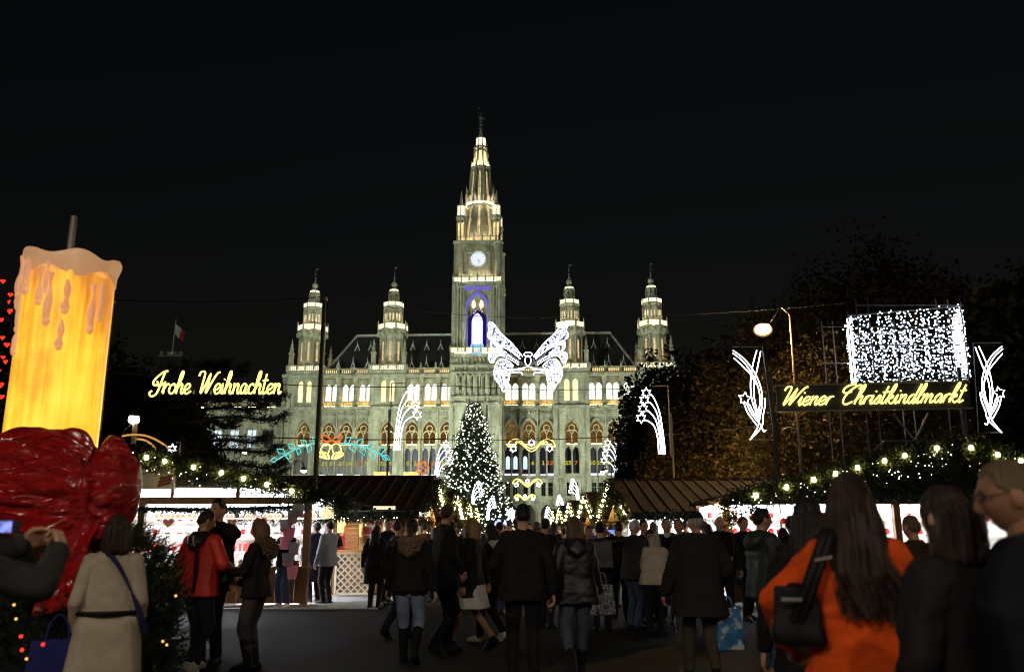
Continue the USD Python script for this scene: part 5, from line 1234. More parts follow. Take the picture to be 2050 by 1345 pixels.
mesh(ph, 'shade', MB().lathe([(.17, -.12), (.13, .12)], (0, 0, 0), 4, math.pi / 4), glow('paper_lamp', srgb(255, 232, 180), 1.1)); mesh(ph, 'cord', MB().bar((0, 0, .12), (0, 0, .4), .012), WIRE)
gr = lambda x, D0, W=7.6, zr=3.06, ze=2.02: [(x, D0 - .4, ze), (x, D0 + W / 2, zr), (x, D0 + W + .4, ze)]
garland('g', 'fir garland with a row of bulbs up the gable end of the snack stall', gr(xb1 + .4, DB), .17, 5000, [.52, .56, .60, .645, .69, .735, .78, .825, .87, .92, .96], None, 61, .35, 70, .06)
garland('g', 'fir garland along the eave of the snack stall', [(xb1 - LB + .2, DB - .5, 1.95), (xb1 - 1.6, DB - .5, 1.92), (xb1 + .2, DB - .5, 1.96)], .13, 3600, [], None, 63, .16, 50)
for i, (dn, side) in enumerate((('second stall on the left of the avenue, its gable garland lit', 31.6), ('third stall on the left of the avenue', 41.2), ('fourth stall on the left of the avenue', 50.8))):
    long_stall(dn, xb1 - 4.0, 4.0, side, False, True, 70 + i, False)
    garland('g', 'bulb garland on the gable end of the ' + dn.split(',')[0], gr(xb1 + .4, side), .17, 2600, [.1, .22, .34, .46, .58, .66, .74, .82, .9], None, 80 + i, .35, 0, .07)
# right stalls
DF = 19.0; xa = gx(1905, DF, 3.45); xp = gx(1459, DF, 1.2)
F0 = gable_stall('large gabled stall on the right under a garland of bulbs, bright window behind the crowd', xa, gx(1440, DF, 2.2), xa + 5.2, DF, 3.40, 2.16, 3.0, (xp, gx(1640, DF, 1.5), gx(1800, DF, 1.5), xa + 2.5), xp, xa + 3.2, 32)
garland('g', 'fir garland with warm bulbs up the gable of the right stall', [at(1440, 1008, DF - .45), at(1500, 985, DF - .45), at(1600, 958, DF - .45), at(1700, 930, DF - .45), at(1800, 905, DF - .45), at(1905, 880, DF - .45), at(2000, 905, DF - .45), at(2120, 935, DF - .45)], .2, 14000,
        [.105, .195, .275, .34, .405, .485, .545, .64, .74, .815, .88], None, 45, .55, 130, .05)
hg = thing('fir_garland', 'broad mat of fir and orange twigs filling the gable of the right stall', 'garland', (xa, DF - .35, 2.2))
r = np.random.default_rng(46); n = 9000; x = r.uniform(-3.9, 3.9, n); top = 1.15 * (1 - np.abs(x) / 4.9); z = top * r.uniform(0, 1, n)
d = r.normal(size=(n, 3)); d /= np.linalg.norm(d, axis=1, keepdims=True); b = np.cross(d, r.normal(size=(n, 3))); b /= np.linalg.norm(b, axis=1, keepdims=True)
mesh(hg, 'foliage', MB().tris(np.stack([x, r.normal(size=n) * .1, z], 1), d * r.uniform(.08, .22, (n, 1)), b * .02), leafmat('gable_twigs', [(0, (.012, .024, .008)), (.55, (.03, .045, .015)), (.75, (.16, .06, .015)), (1, (.26, .09, .02))], .15), kind='stuff')
mesh(hg, 'backing_board', MB().slab(Polygon([(-5.3, -.06), (5.3, -.06), (0, 1.18)]), .16, .2), WOODD)
wl = thing('wall_lamp', 'pair of bare warm bulbs at the left corner of the right stall', 'lamp', tuple(at(1437, 1018, DF - .2)))
for dx in (-.09, .09):
    mesh(wl, 'bulb', MB().ico((dx, 0, 0), .055, 2), BULB); mesh(wl, 'socket', MB().cone((dx, 0, .05), (dx, .0, .12), .03, .03, 8), DSTEEL)
mesh(wl, 'bracket', MB().box((0, .02, .14), (.36, .05, .03)), WOODO)
fill_shelves('inside the right gabled stall', xp + .1, xa + 1.6, DF + 2.55, (1.07, 1.47, 1.87), ['snow_globe', 'glass_bauble', 'mug', 'paper_star'], .26, 8, ('glass_bauble', 1.72, DF + .5, .55))
DG = 23.2; xg0 = 3.42
G_ = long_stall('stall with brown ribbed roof and glaring white display, right of the avenue', xg0, 6.0, DG, True, False, 53)
fill_shelves('inside the stall with the brown ribbed roof', xg0 + .2, xg0 + 4.2, DG + 2.95, (1.02, 1.42), ['glass_bauble', 'snow_globe', 'paper_star'], .26, 9, ('glass_bauble', 1.6, DG + .4, .4))
garland('g', 'fir garland with bulbs up the gable end of the brown ribbed stall', gr(xg0 - .4, DG), .18, 5000, [.06, .13, .56, .63, .70, .77, .85, .93], None, 65, .4, 40, .06)
garland('g', 'dark fir garland along the eave of the brown ribbed stall', [(xg0 - .2, DG - .5, 1.96), (xg0 + 2, DG - .5, 1.93), (xg0 + 4.6, DG - .5, 1.96)], .14, 4200, [], None, 67, .2, 12)
for i, (dn, D0) in enumerate((('second stall on the right of the avenue, its gable garland lit', 32.8), ('third stall on the right of the avenue', 42.4), ('fourth stall on the right of the avenue', 52.0), ('fifth stall on the right of the avenue', 61.6))):
    long_stall(dn, xg0, 4.0, D0, True, i % 2 == 0, 75 + i, False)
    garland('g', 'bulb garland on the gable end of the ' + dn.split(',')[0], gr(xg0 - .4, D0), .17, 2600, [.08, .18, .28, .38, .48, .58, .68, .78, .88], None, 90 + i, .4, 0, .075)
for i, (u, D) in enumerate(((1380, 40), (1530, 36), (1680, 40), (1850, 38))):
    p = thing('park_lantern', ['park lantern behind the brown ribbed roof', 'park lantern under the trees behind the right stall', 'park lantern behind the scaffold', 'park lantern at the far right under the trees'][i], 'street lamp', (gx(u, D, 2), D, 0))
    mesh(p, 'pole', MB().cone((0, 0, 0), (0, 0, 2.25), .06, .04, 8), DSTEEL); mesh(p, 'globe', MB().ico((0, 0, 2.4), .2, 2), glow('park_lantern_glass', srgb(255, 200, 115), 1100.0)); mesh(p, 'cap', MB().lathe([(.12, 2.56), (.08, 2.64), (.02, 2.7)], (0, 0, 0), 10), DSTEEL)
# small far lights: flower neon, crib figure, lit boards
for i, (u, v, D, rr, mt, lb) in enumerate(((846, 936, 60, 11, NEON_R, 'red neon flower on the roof line behind the snack stall'), (870, 994, 48, 12, NEON_R, 'red neon flower beside the lit gable of the snack stall'), (888, 1000, 58, 6, NEON_Y, 'small yellow neon ring left of the Christmas tree'), (916, 1002, 58, 6, NEON_Y, 'small yellow neon ring at the left foot of the Christmas tree'))):
    c = at(u, v, D); k = D * CP / F; p = thing('neon_flower', lb, 'light decoration', tuple(c))
    a = np.linspace(0, 2 * math.pi, 25)[:-1]; q = np.stack([(rr + rr * .25 * np.cos(5 * a)) * np.cos(a), (rr + rr * .25 * np.cos(5 * a)) * np.sin(a)], 1) * k
    mesh(p, 'petal_ring', MB().tube(flat(q), .05, 5, True), mt); mesh(p, 'centre', MB().ico((0, 0, 0), .09, 1), mt); mesh(p, 'rod', MB().bar((0, .1, -2.0), (0, .1, 0), .05), WIRE)
D = 84; c = at(1010, 1058, D); k = D * CP / F
p = thing('angel_figure', 'blue-white glowing angel figure beneath a bright star, right of the Christmas tree', 'light decoration', (c[0], D, 0)); z0 = zat(1064, D)
mesh(p, 'robe', MB().lathe([(1.0, .3), (.8, 1.0), (.45, 1.9), (.25, 2.25)], (-.6, 0, 0), 12), glow('figure_glow', srgb(175, 185, 255), 1.6), smooth=40)
mesh(p, 'wing', MB().slab(Polygon([(-.4, 1.2), (.2, 2.0), (.15, 2.6), (-.3, 2.2), (-.9, 2.5), (-1.1, 1.7)]), .2, .3), glow('figure_glow', 0, 0)); mesh(p, 'head', MB().ico((-.55, 0, 2.45), .22, 2), glow('figure_glow', 0, 0))
mesh(p, 'star', MB().slab(Polygon(star(.75, 3.1, .75, 8, .5)), -.05, .05), glow('star_glow', srgb(205, 215, 255), 4.0)); mesh(p, 'post', MB().bar((.75, .1, 0), (.75, .1, 3.0), .1), WIRE)
for i, (u, v, D, w_) in enumerate(((764, 948, 66, 1.2), (822, 948, 66, 1.1), (1187, 1023, 74, 3.6))):
    c = at(u, v, D); p = thing('lit_board', ['lit yellow board above the striped roof, the left one', 'lit yellow board above the striped roof, the right one', 'lit cream board on a far kiosk right of the square'][i], 'sign', (c[0], D, 0))
    mesh(p, 'panel', MB().box((0, 0, c[2]), (w_, .12, .3)), pane_glow('yellow_board', srgb(255, 232, 130), 1.2, .4, 2.0)); mesh(p, 'support', MB().bar((-w_ * .4, .1, 0), (-w_ * .4, .1, c[2]), .08).bar((w_ * .4, .1, 0), (w_ * .4, .1, c[2]), .08), WIRE)
# ------------------------------------------------------------------ giant candle, bow and wreath
CD = 7.4; CX = gx(117, CD, 2.9); CR = .372; zrim = 3.88
WAX = usdkit.material(stage, '/World/Looks/lit_wax', {
    'g': ('texture_coordinate', {}), 'mp': ('mapping', {'scale': (9.0, 9.0, .45)}), 'n': ('noise_texture', {'scale': 1.4, 'detail': 6.0, 'roughness': .6}), 'n2': ('noise_texture', {'scale': 2.4, 'detail': 4.0}),
    's': ('separate_xyz', {}), 'mr': ('map_range', {'from_min': 1.7, 'from_max': 4.0}), 'ad': ('math', {'math_type': 'multiply_add', 'value2': 1.7, 'value3': -.85}), 'a2': ('math', {'math_type': 'add'}), 'ad3': ('math', {'math_type': 'multiply_add', 'value2': 1.3, 'value3': -.65}), 'a4': ('math', {'math_type': 'add'}),
    'r': ('rgb_ramp', {'ramp': [(0, (1.15, .92, .12)), (.3, (1.08, .74, .05)), (.6, (.98, .52, .025)), (.85, (.86, .33, .018)), (1, (.62, .20, .03))]}),
    'e': ('emission', {'strength': 1.0}), 'p': ('principled_bsdf', {'base_color': (.5, .3, .12), 'roughness': .35}), 'm': ('add_closure', {})},
    [('g.object', 'mp.vector'), ('mp.vector', 'n.vector'), ('g.object', 'n2.vector'), ('g.object', 's.vector'), ('s.z', 'mr.value'), ('n.fac', 'ad.value1'), ('mr.result', 'a2.value1'), ('ad.value', 'a2.value2'), ('n2.fac', 'ad3.value1'), ('a2.value', 'a4.value1'), ('ad3.value', 'a4.value2'), ('a4.value', 'r.fac'), ('r.color', 'e.color'), ('e.emission', 'm.closure1'), ('p.BSDF', 'm.closure2')], surface='m.closure')
DRIP = usdkit.material(stage, '/World/Looks/wax_drip', {
    'g': ('texture_coordinate', {}), 'n': ('noise_texture', {'scale': 3.0, 'detail': 4.0}), 'r': ('rgb_ramp', {'ramp': [(.3, (.55, .45, .36)), (.7, (.80, .68, .56))]}),
    'p': ('principled_bsdf', {'roughness': .3, 'subsurface_weight': .3, 'subsurface_scale': .05}), 'e': ('emission', {'color': (.95, .46, .19), 'strength': .36}), 'm': ('add_closure', {})},
    [('g.object', 'n.vector'), ('n.fac', 'r.fac'), ('r.color', 'p.base_color'), ('p.BSDF', 'm.closure1'), ('e.emission', 'm.closure2')], surface='m.closure')
cdl = thing('giant_candle', 'giant glowing yellow candle with dripping wax rim and metal wick', 'candle', (CX, CD, 0))
n = 96; a = np.arange(n) * 2 * math.pi / n; zs = np.linspace(.6, zrim - .05, 40)
rr = CR * (1 + .012 * np.sin(5 * a)[None, :] + .01 * np.sin(11 * a + 1)[None, :] + .008 * (meshkit.noise(np.stack(np.broadcast_arrays(np.cos(a)[None, :] * 3, np.sin(a)[None, :] * 3, zs[:, None] * 2), -1), 3) - .5) * 2)
def grid(V, closed=True):
    m, k = V.shape[:2]; i, j = np.meshgrid(np.arange(m - 1), np.arange(k if closed else k - 1), indexing='ij'); i, j = i.ravel(), j.ravel(); j2 = (j + 1) % k
    q = np.stack([i * k + j, i * k + j2, (i + 1) * k + j2, (i + 1) * k + j], 1)
    return V.reshape(-1, 3), np.vstack([q[:, [0, 1, 2]], q[:, [0, 2, 3]]])
def rimz(a): return zrim - .05 + .11 * np.sin(a * 1.0 + 2.6) + .05 * np.sin(2 * a + .5) + .03 * np.sin(5 * a)
V = np.stack([rr * np.cos(a), rr * np.sin(a), np.broadcast_to(zs[:, None], rr.shape) - .0], -1)
V[..., 2] = .6 + (V[..., 2] - .6) * ((rimz(a) - .12 - .6) / (zrim - .65))[None, :]
mesh(cdl, 'wax_body', grid(V), WAX, smooth=True)
# rim: a lip of wax turned outward
prof = [(-.03, -.15), (.008, -.13), (.014, -.07), (.022, -.02), (.032, .01), (.026, .035), (-.005, .045), (-.08, .03), (-.2, -.05), (-.40, -.12)]
V = np.array([[[(CR + dr * (1 + .4 * math.sin(3 * t + 1))) * math.cos(t), (CR + dr * (1 + .4 * math.sin(3 * t + 1))) * math.sin(t), rimz(t) + dz * (1.0 + (.5 * math.sin(5 * t) if dz < -.12 and dr > -.05 else 0))] for t in a] for dr, dz in prof])
V += (meshkit.fbm(V * 7, 3, 4)[..., None] - .5) * .03
mesh(cdl, 'wax_rim', grid(V), DRIP, smooth=True)
def drip(ang, ztop, zbot, r):
    m = MB(); zz = np.linspace(ztop, zbot, 12); t = np.linspace(0, 1, 12); w = r * (.55 + .2 * np.sin(t * 9 + ang * 7) + .6 * t ** 3); w[-1] *= .55
    off = CR + .012
    m.tube(np.stack([off * np.cos(ang) + 0 * zz, off * np.sin(ang) + .008 * np.sin(zz * 20), zz], 1), w, 10)
    q = np.array([off * math.cos(ang), off * math.sin(ang), zbot]); m.ico(q, r * .85, 2, (1, .8, 1.3)); return m
ang = lambda f: -math.pi / 2 + math.asin(np.clip(f, -.99, .99))
for f, za, zb_, r_ in [(f, za - .03, zb_ - .04, r_ * .8) for f, za, zb_, r_ in ((-.92, 3.95, 3.52, .04), (-.8, 3.95, 3.6, .05), (-.66, 3.9, 3.28, .032), (-.5, 3.95, 3.62, .055), (-.62, 3.3, 3.08, .045), (-.1, 3.8, 3.5, .04), (.12, 3.75, 3.33, .05), (.45, 3.7, 3.44, .048), (.42, 3.34, 3.12, .046), (.86, 3.7, 3.3, .05), (.95, 3.75, 3.42, .04), (.02, 3.85, 3.6, .03))]:
    mesh(cdl, 'wax_drip', drip(ang(f), za, zb_, r_), DRIP, smooth=True)
xw = gx(144, CD, 4.2) - CX
mesh(cdl, 'wick_pole', MB().cone((xw, 0, 3.4), (xw, 0, zat(434, CD)), .032, .03, 14), STEEL, smooth=40)
# red foil bow
FOIL = usdkit.material(stage, '/World/Looks/red_foil', {
    'g': ('texture_coordinate', {}), 'mp': ('mapping', {'scale': (1.0, 1.0, 2.4)}), 'n': ('noise_texture', {'scale': 5.5, 'detail': 6.0, 'roughness': .6, 'distortion': 1.6}), 'v': ('voronoi_texture', {'scale': 9.0, 'feature': 'distance_to_edge'}),
    'm': ('math', {'math_type': 'multiply_add', 'value2': .35}), 'b': ('bump', {'strength': 1.0, 'distance': .16}), 'p': ('principled_bsdf', {'base_color': (.70, .010, .012), 'roughness': .24, 'specular_ior_level': .7, 'coat_weight': .8, 'coat_roughness': .16})},
    [('g.object', 'mp.vector'), ('mp.vector', 'n.vector'), ('mp.vector', 'v.vector'), ('v.distance', 'm.value1'), ('n.fac', 'm.value3'), ('m.value', 'b.height'), ('b.normal', 'p.normal')], surface='p.BSDF')
BD = 6.72; kn = at(182, 985, BD)
bow = thing('red_bow', 'huge glossy red foil bow tied around the giant candle', 'bow', tuple(kn))
def loop(L, hz, hy, rot, lift, seed, sgn):
    S, Fi = 120, 150; s = np.linspace(0, 1, S)[:, None]; f = (np.arange(Fi) * 2 * math.pi / Fi)[None, :]
    env = np.sqrt(np.clip(np.sin(np.pi * np.clip(s * .93 + .035, 0, 1) ** .72), 0, 1)) ; env = .16 * (1 - s) ** 2 + env * (1 - .1 * (1 - s))
    env = env * np.clip((1.0 - s) * 12, 0, 1) ** .5
    x = s * L + 0 * f
    y = hy * env * np.cos(f); z = hz * env * np.sin(f) + lift * s ** 1.3
    p = np.stack([x, y, z + 0 * x], -1)
    nrm = np.stack([0 * x, np.cos(f) + 0 * x, np.sin(f) + 0 * x], -1)
    w = .055 * (1 - s) ** 1.2 * np.sin(9 * f + 3 * s + seed) + .03 * np.sin(17 * f - 6 * s + 2 * seed) * (1.1 - s) + .016 * np.sin(31 * f + 9 * s)
    w = w + (.055 * np.abs(meshkit.fbm(np.stack([x * 2.0, f * 2.2 + 0 * x, 0 * x + seed], -1), 4, int(seed)) - .5) * 2 - .03)
    w = w + .028 * np.sin(s * 7 + 2.5 * np.sin(f + seed))
    p = p + nrm * (w * np.clip(env, .25, 1) * np.clip((1 - s) * 8, 0, 1))[..., None]
    p = p @ rotz(rot).T
    p[..., 0] *= 1
    m = MB(); v, fc = grid(p); m.add(v, fc); return m
mesh(bow, 'left_loop', loop(1.10, .47, .27, math.pi - .12, .12, 1.0, -1), FOIL, smooth=True)
mesh(bow, 'right_loop', loop(.37, .40, .24, .25, .03, 2.0, 1), FOIL, smooth=True)
km = Manifold.sphere(.17, 40).to_mesh(); kv = np.array(km.vert_properties)[:, :3] * [.75, .9, 1.35]
kv += kv / np.linalg.norm(kv, axis=1, keepdims=True) * (.035 * np.sin(np.arctan2(kv[:, 1], kv[:, 0]) * 9 + kv[:, 2] * 6))[:, None]
mesh(bow, 'knot', (kv + [0, -.05, 0], np.array(km.tri_verts)), FOIL, smooth=True)
def tail(pts, w0, w1, seed):
    c = spline(pts, 12); m = len(c); t = np.linspace(0, 1, m)[:, None]; q = np.linspace(-1, 1, 22)[None, :]; w = w0 + (w1 - w0) * t
    V = np.stack([c[:, 0][:, None] + q * w, c[:, 1][:, None] + .03 * np.sin(q * 5 + seed + t * 4) + .02 * np.sin(t * 13 + q * 2), c[:, 2][:, None] + q * w * .22], -1)
    U = V + [0, .02, 0]; mb = MB(); a_, f_ = grid(V, False); mb.add(a_, f_); a_, f_ = grid(U, False); mb.add(a_, f_[:, ::-1]); return mb
mesh(bow, 'ribbon_tail', tail([(-.01, -.06, -.1), (.0, -.2, -.35), (.01, -.36, -.62), (.03, -.42, -.85)], .1, .14, 1), FOIL, smooth=True)
mesh(bow, 'ribbon_tail', tail([(.05, -.06, -.1), (.07, -.2, -.3), (.07, -.3, -.5)], .08, .1, 2), FOIL, smooth=True)
# wreath
WNEEDLE = leafmat('wreath_needle', [(0, (.016, .04, .018)), (.6, (.04, .085, .035)), (1, (.075, .12, .05))], .15)
wr = thing('fir_wreath', 'dense mound of fir twigs around the foot of the giant candle', 'wreath', (CX, CD - .1, 0))
r = np.random.default_rng(77); ns = 3400
a = r.uniform(0, 2 * math.pi, ns); zz = r.uniform(.03, 1.0, ns); prof = np.sqrt(np.clip(1 - (np.abs(zz - .42) / .62) ** 2.6, .02, 1)); lump = .9 + .2 * meshkit.noise(np.stack([np.cos(a) * 2.4, np.sin(a) * 2.4, zz * 3], 1), 5)
R0 = 1.22 * prof * lump; z1 = zz * 1.66
base = np.stack([R0 * np.cos(a), R0 * np.sin(a), z1], 1); base *= [1, .95, 1]
out = np.stack([np.cos(a), np.sin(a), (zz - .35) * 1.2], 1) + r.normal(size=(ns, 3)) * .45 + [0, 0, .25]; out /= np.linalg.norm(out, axis=1, keepdims=True)
K = 26; t = np.tile(np.linspace(0, 1, K), ns); b = np.repeat(base - out * .1, K, 0); o = np.repeat(out, K, 0)
side = r.normal(size=(ns * K, 3)); side -= o * (side * o).sum(1)[:, None]; side /= np.linalg.norm(side, axis=1, keepdims=True)
d = side * .8 + o * .7; d /= np.linalg.norm(d, axis=1, keepdims=True); bb = np.cross(d, o); bb /= np.maximum(np.linalg.norm(bb, axis=1, keepdims=True), 1e-6)
mesh(wr, 'foliage', MB().tris(b + o * (t * .24)[:, None], d * (.055 * (1.15 - t))[:, None], bb * .0075), WNEEDLE, kind='stuff')
mesh(wr, 'core', MB().lathe([(1.0, .0), (1.12, .3), (1.1, .8), (.85, 1.25), (.5, 1.45)], (0, 0, 0), 20), mat('dark_twigs', (.008, .012, .006), .95))
SR, SO = glow('red_bulb', (1.0, .05, .02), 1.2), glow('orange_bulb', (1.0, .5, .12), 1.5)
for u, v, c in ((42, 1273, 0), (86, 1289, 0), (44, 1300, 0), (32, 1238, 1), (53, 1318, 1), (352, 1192, 1), (326, 1283, 1), (334, 1290, 1), (28, 1210, 1)):
    q = at(u, v, 6.05 if u < 200 else 6.7) - np.array([CX, CD - .1, 0]); mesh(wr, 'bulb', MB().ico(q, .010 if c else .014, 1), SO if c else SR)
a = np.linspace(0, 2 * math.pi, 25)[:-1]; hp = np.stack([16 * np.sin(a) ** 3, 13 * np.cos(a) - 5 * np.cos(2 * a) - 2 * np.cos(3 * a) - np.cos(4 * a)], 1) / 16
RED = glow('heart_red', (1.0, .035, .015), 1.5); D = 45; h0 = None
HG = 'red heart lights in the dark tree at the left edge'
for i, (u, v) in enumerate(((6, 563), (21, 590), (18, 604), (20, 623), (3, 640), (5, 676), (14, 690), (6, 715), (11, 724), (-4, 742), (2, 770), (3, 794), (-12, 600), (-20, 660), (-16, 720), (-10, 700))):
    o = at(u, v, D)
    if h0 is None:
        h0 = thing('heart_light', 'red heart-shaped light hanging in the dark tree at the left edge', 'light decoration', tuple(o), group=HG)
        mesh(h0, 'lens', MB().slab(Polygon(hp * .14), -.03, .03), RED); mesh(h0, 'cord', MB().bar((0, 0, .1), (0, 0, .5), .012), WIRE)
    else: again(h0, 'red heart-shaped light hanging in the dark tree at the left edge', o, rng.uniform(-40, 40), (.8 + .4 * rng.random(),) * 3, HG)
# ------------------------------------------------------------------ people
from manifold3d import Mesh as MMesh
def to_man(v, f): return Manifold(MMesh(vert_properties=np.ascontiguousarray(v, np.float32), tri_verts=np.ascontiguousarray(f, np.uint32)))
def hull(balls, sub=1):
    pts = np.vstack([ICO[sub][0] * (np.asarray(r, float) if np.ndim(r) else r) + np.asarray(p, float) for p, r in balls])
    return Manifold.hull_points(pts)
def chain(pts, rs): return [hull([(pts[i], rs[i]), (pts[i + 1], rs[i + 1])]) for i in range(len(pts) - 1)]
def union(ms): return Manifold.batch_boolean(ms, OpType.Add)
def soften(man, edge, it=10, lam=.55, mu=-.57):
    m = man.refine_to_length(edge).to_mesh(); v = np.array(m.vert_properties)[:, :3].astype(float); f = np.array(m.tri_verts)
    n = len(v); e = np.vstack([f[:, [0, 1]], f[:, [1, 2]], f[:, [2, 0]]]); A = sparse.coo_matrix((np.ones(len(e) * 2), (np.r_[e[:, 0], e[:, 1]], np.r_[e[:, 1], e[:, 0]])), shape=(n, n)).tocsr(); A.data[:] = 1
    W = sparse.diags(1 / np.maximum(np.asarray(A.sum(1)).ravel(), 1)) @ A
    for _ in range(it): v = v + lam * (W @ v - v); v = v + mu * (W @ v - v)
    return v, f
def vnormals(v, f):
    n = np.zeros_like(v); c = np.cross(v[f[:, 1]] - v[f[:, 0]], v[f[:, 2]] - v[f[:, 0]])
    for k in range(3): np.add.at(n, f[:, k], c)
    return n / np.maximum(np.linalg.norm(n, axis=1, keepdims=True), 1e-12)
def creased(v, f, amp, freq, seed):
    n = vnormals(v, f); p = v * freq + seed * 7.3
    d = (np.abs(meshkit.fbm(p, 3, seed) - .5) * 2 - .25) * amp + (meshkit.noise(v * 3.1 + seed, seed) - .5) * amp * .8
    return v + n * d[:, None], f
def ik(a, t, l1, l2, pole):
    a, t, pole = np.asarray(a, float), np.asarray(t, float), np.asarray(pole, float); d = t - a; L = np.linalg.norm(d); d = d / max(L, 1e-9); L = min(L, (l1 + l2) * .999)
    x = (l1 * l1 - l2 * l2 + L * L) / (2 * L); h = math.sqrt(max(l1 * l1 - x * x, 0)); q = pole - d * (pole @ d); q /= max(np.linalg.norm(q), 1e-9)
    return a + d * x + q * h, a + d * L
def head_shape(sub, female, nose=1.0):
    d = ICO[sub][0]; x, y, z = d.T; r = np.array([.076, .096, .119])
    p = d * r
    jaw = np.clip(-z, 0, 1); p[:, 0] *= 1 - (.30 if female else .24) * jaw ** 1.5; back = (y < 0)
    p[:, 1] *= np.where(back, 1 - .42 * np.clip(-z - .1, 0, 1), 1 - .06 * jaw); p[:, 1] *= np.where(back, 1.06, 1.0)
    g = lambda cx, cz, sx, sz: np.exp(-((x - cx) / sx) ** 2 - ((z - cz) / sz) ** 2) * (y > 0)
    out = .023 * nose * g(0, -.22, .15, .16) + .012 * nose * g(0, -.02, .12, .22) + .006 * g(0, .26, .5, .12) - .011 * g(.36, .1, .17, .12) - .011 * g(-.36, .1, .17, .12) + .005 * g(0, -.50, .24, .06) - .006 * g(0, -.565, .22, .03) + .006 * g(0, -.63, .22, .06) + .011 * g(0, -.88, .28, .14) + .005 * g(.5, -.2, .2, .2) + .005 * g(-.5, -.2, .2, .2)
    p[:, 1] += out
    return p
def hairline(d, style):
    """1 where hair grows over the head (directions d), 0 on face and neck."""
    x, y, z = d.T; az = np.arctan2(np.abs(x), y)                      # 0 in front, pi at the nape
    front, side, nape = {'short': (.62, .05, -.42), 'receding': (.86, .12, -.4), 'bob': (.50, -.75, -.95), 'long': (.52, -.75, -.98), 'pony': (.58, -.02, -.6)}[style]
    line = np.where(az < .75, front + 0 * az, np.where(az < 1.35, front + (side - front) * (az - .75) / .6, side + (nape - side) * np.clip((az - 1.5) / .9, 0, 1)))
    return 1 / (1 + np.exp(-(z - line) * 26))
SKIN = mat('skin', (.50, .27, .18), .5, .12, 8.0, .08, 80); SKIN2 = mat('skin_pale', (.56, .33, .24), .5, .12, 8.0, .08, 80); SKIN3 = mat('skin_tan', (.40, .21, .12), .5, .12, 8.0)
def cloth(name, c, rough=.85, b=.25, sc=160): return mat(name, c, rough, .22, 5.0, b, sc, spec=.2)
BLACKC = cloth('black_wool', (.013, .012, .013)); BLACKN = mat('black_nylon', (.014, .014, .017), .45, .2, 4.0, .2, 30); NAVYC = cloth('navy_cloth', (.014, .017, .032)); CHAR = cloth('charcoal_cloth', (.032, .031, .032)); BROWNC = cloth('brown_cloth', (.05, .028, .018))
JEAN = cloth('blue_denim', (.05, .075, .15)); JEANL = cloth('light_denim', (.20, .26, .42)); JEAND = cloth('dark_denim', (.018, .023, .045)); GREYT = cloth('grey_trousers', (.075, .065, .065)); OLIVE = cloth('khaki_trousers', (.06, .05, .035))
LEATHER = mat('black_leather', (.008, .008, .009), .6, .2, 6.0, .08, 40, spec=.2); WHITEL = mat('white_trainer', (.62, .62, .60), .5, .1, 4.0); TANL = mat('tan_shoe', (.18, .08, .03), .5)
def hairm(name, c):
    return mat(name, c, .45, .5, 2.2, .5, 18, stretch=(9, 9, .7), spec=.35)
HB, HBR, HDB, HBL, HGR, HWH, HSB = hairm('black_hair', (.010, .008, .007)), hairm('brown_hair', (.045, .022, .012)), hairm('dark_brown_hair', (.024, .012, .008)), hairm('blond_hair', (.24, .15, .07)), hairm('grey_hair', (.36, .34, .32)), hairm('white_hair', (.55, .53, .52)), hairm('sandy_hair', (.11, .075, .045))
EYE = mat('eye_dark', (.02, .015, .012), .2); LIP = mat('lip', (.36, .11, .09), .45)

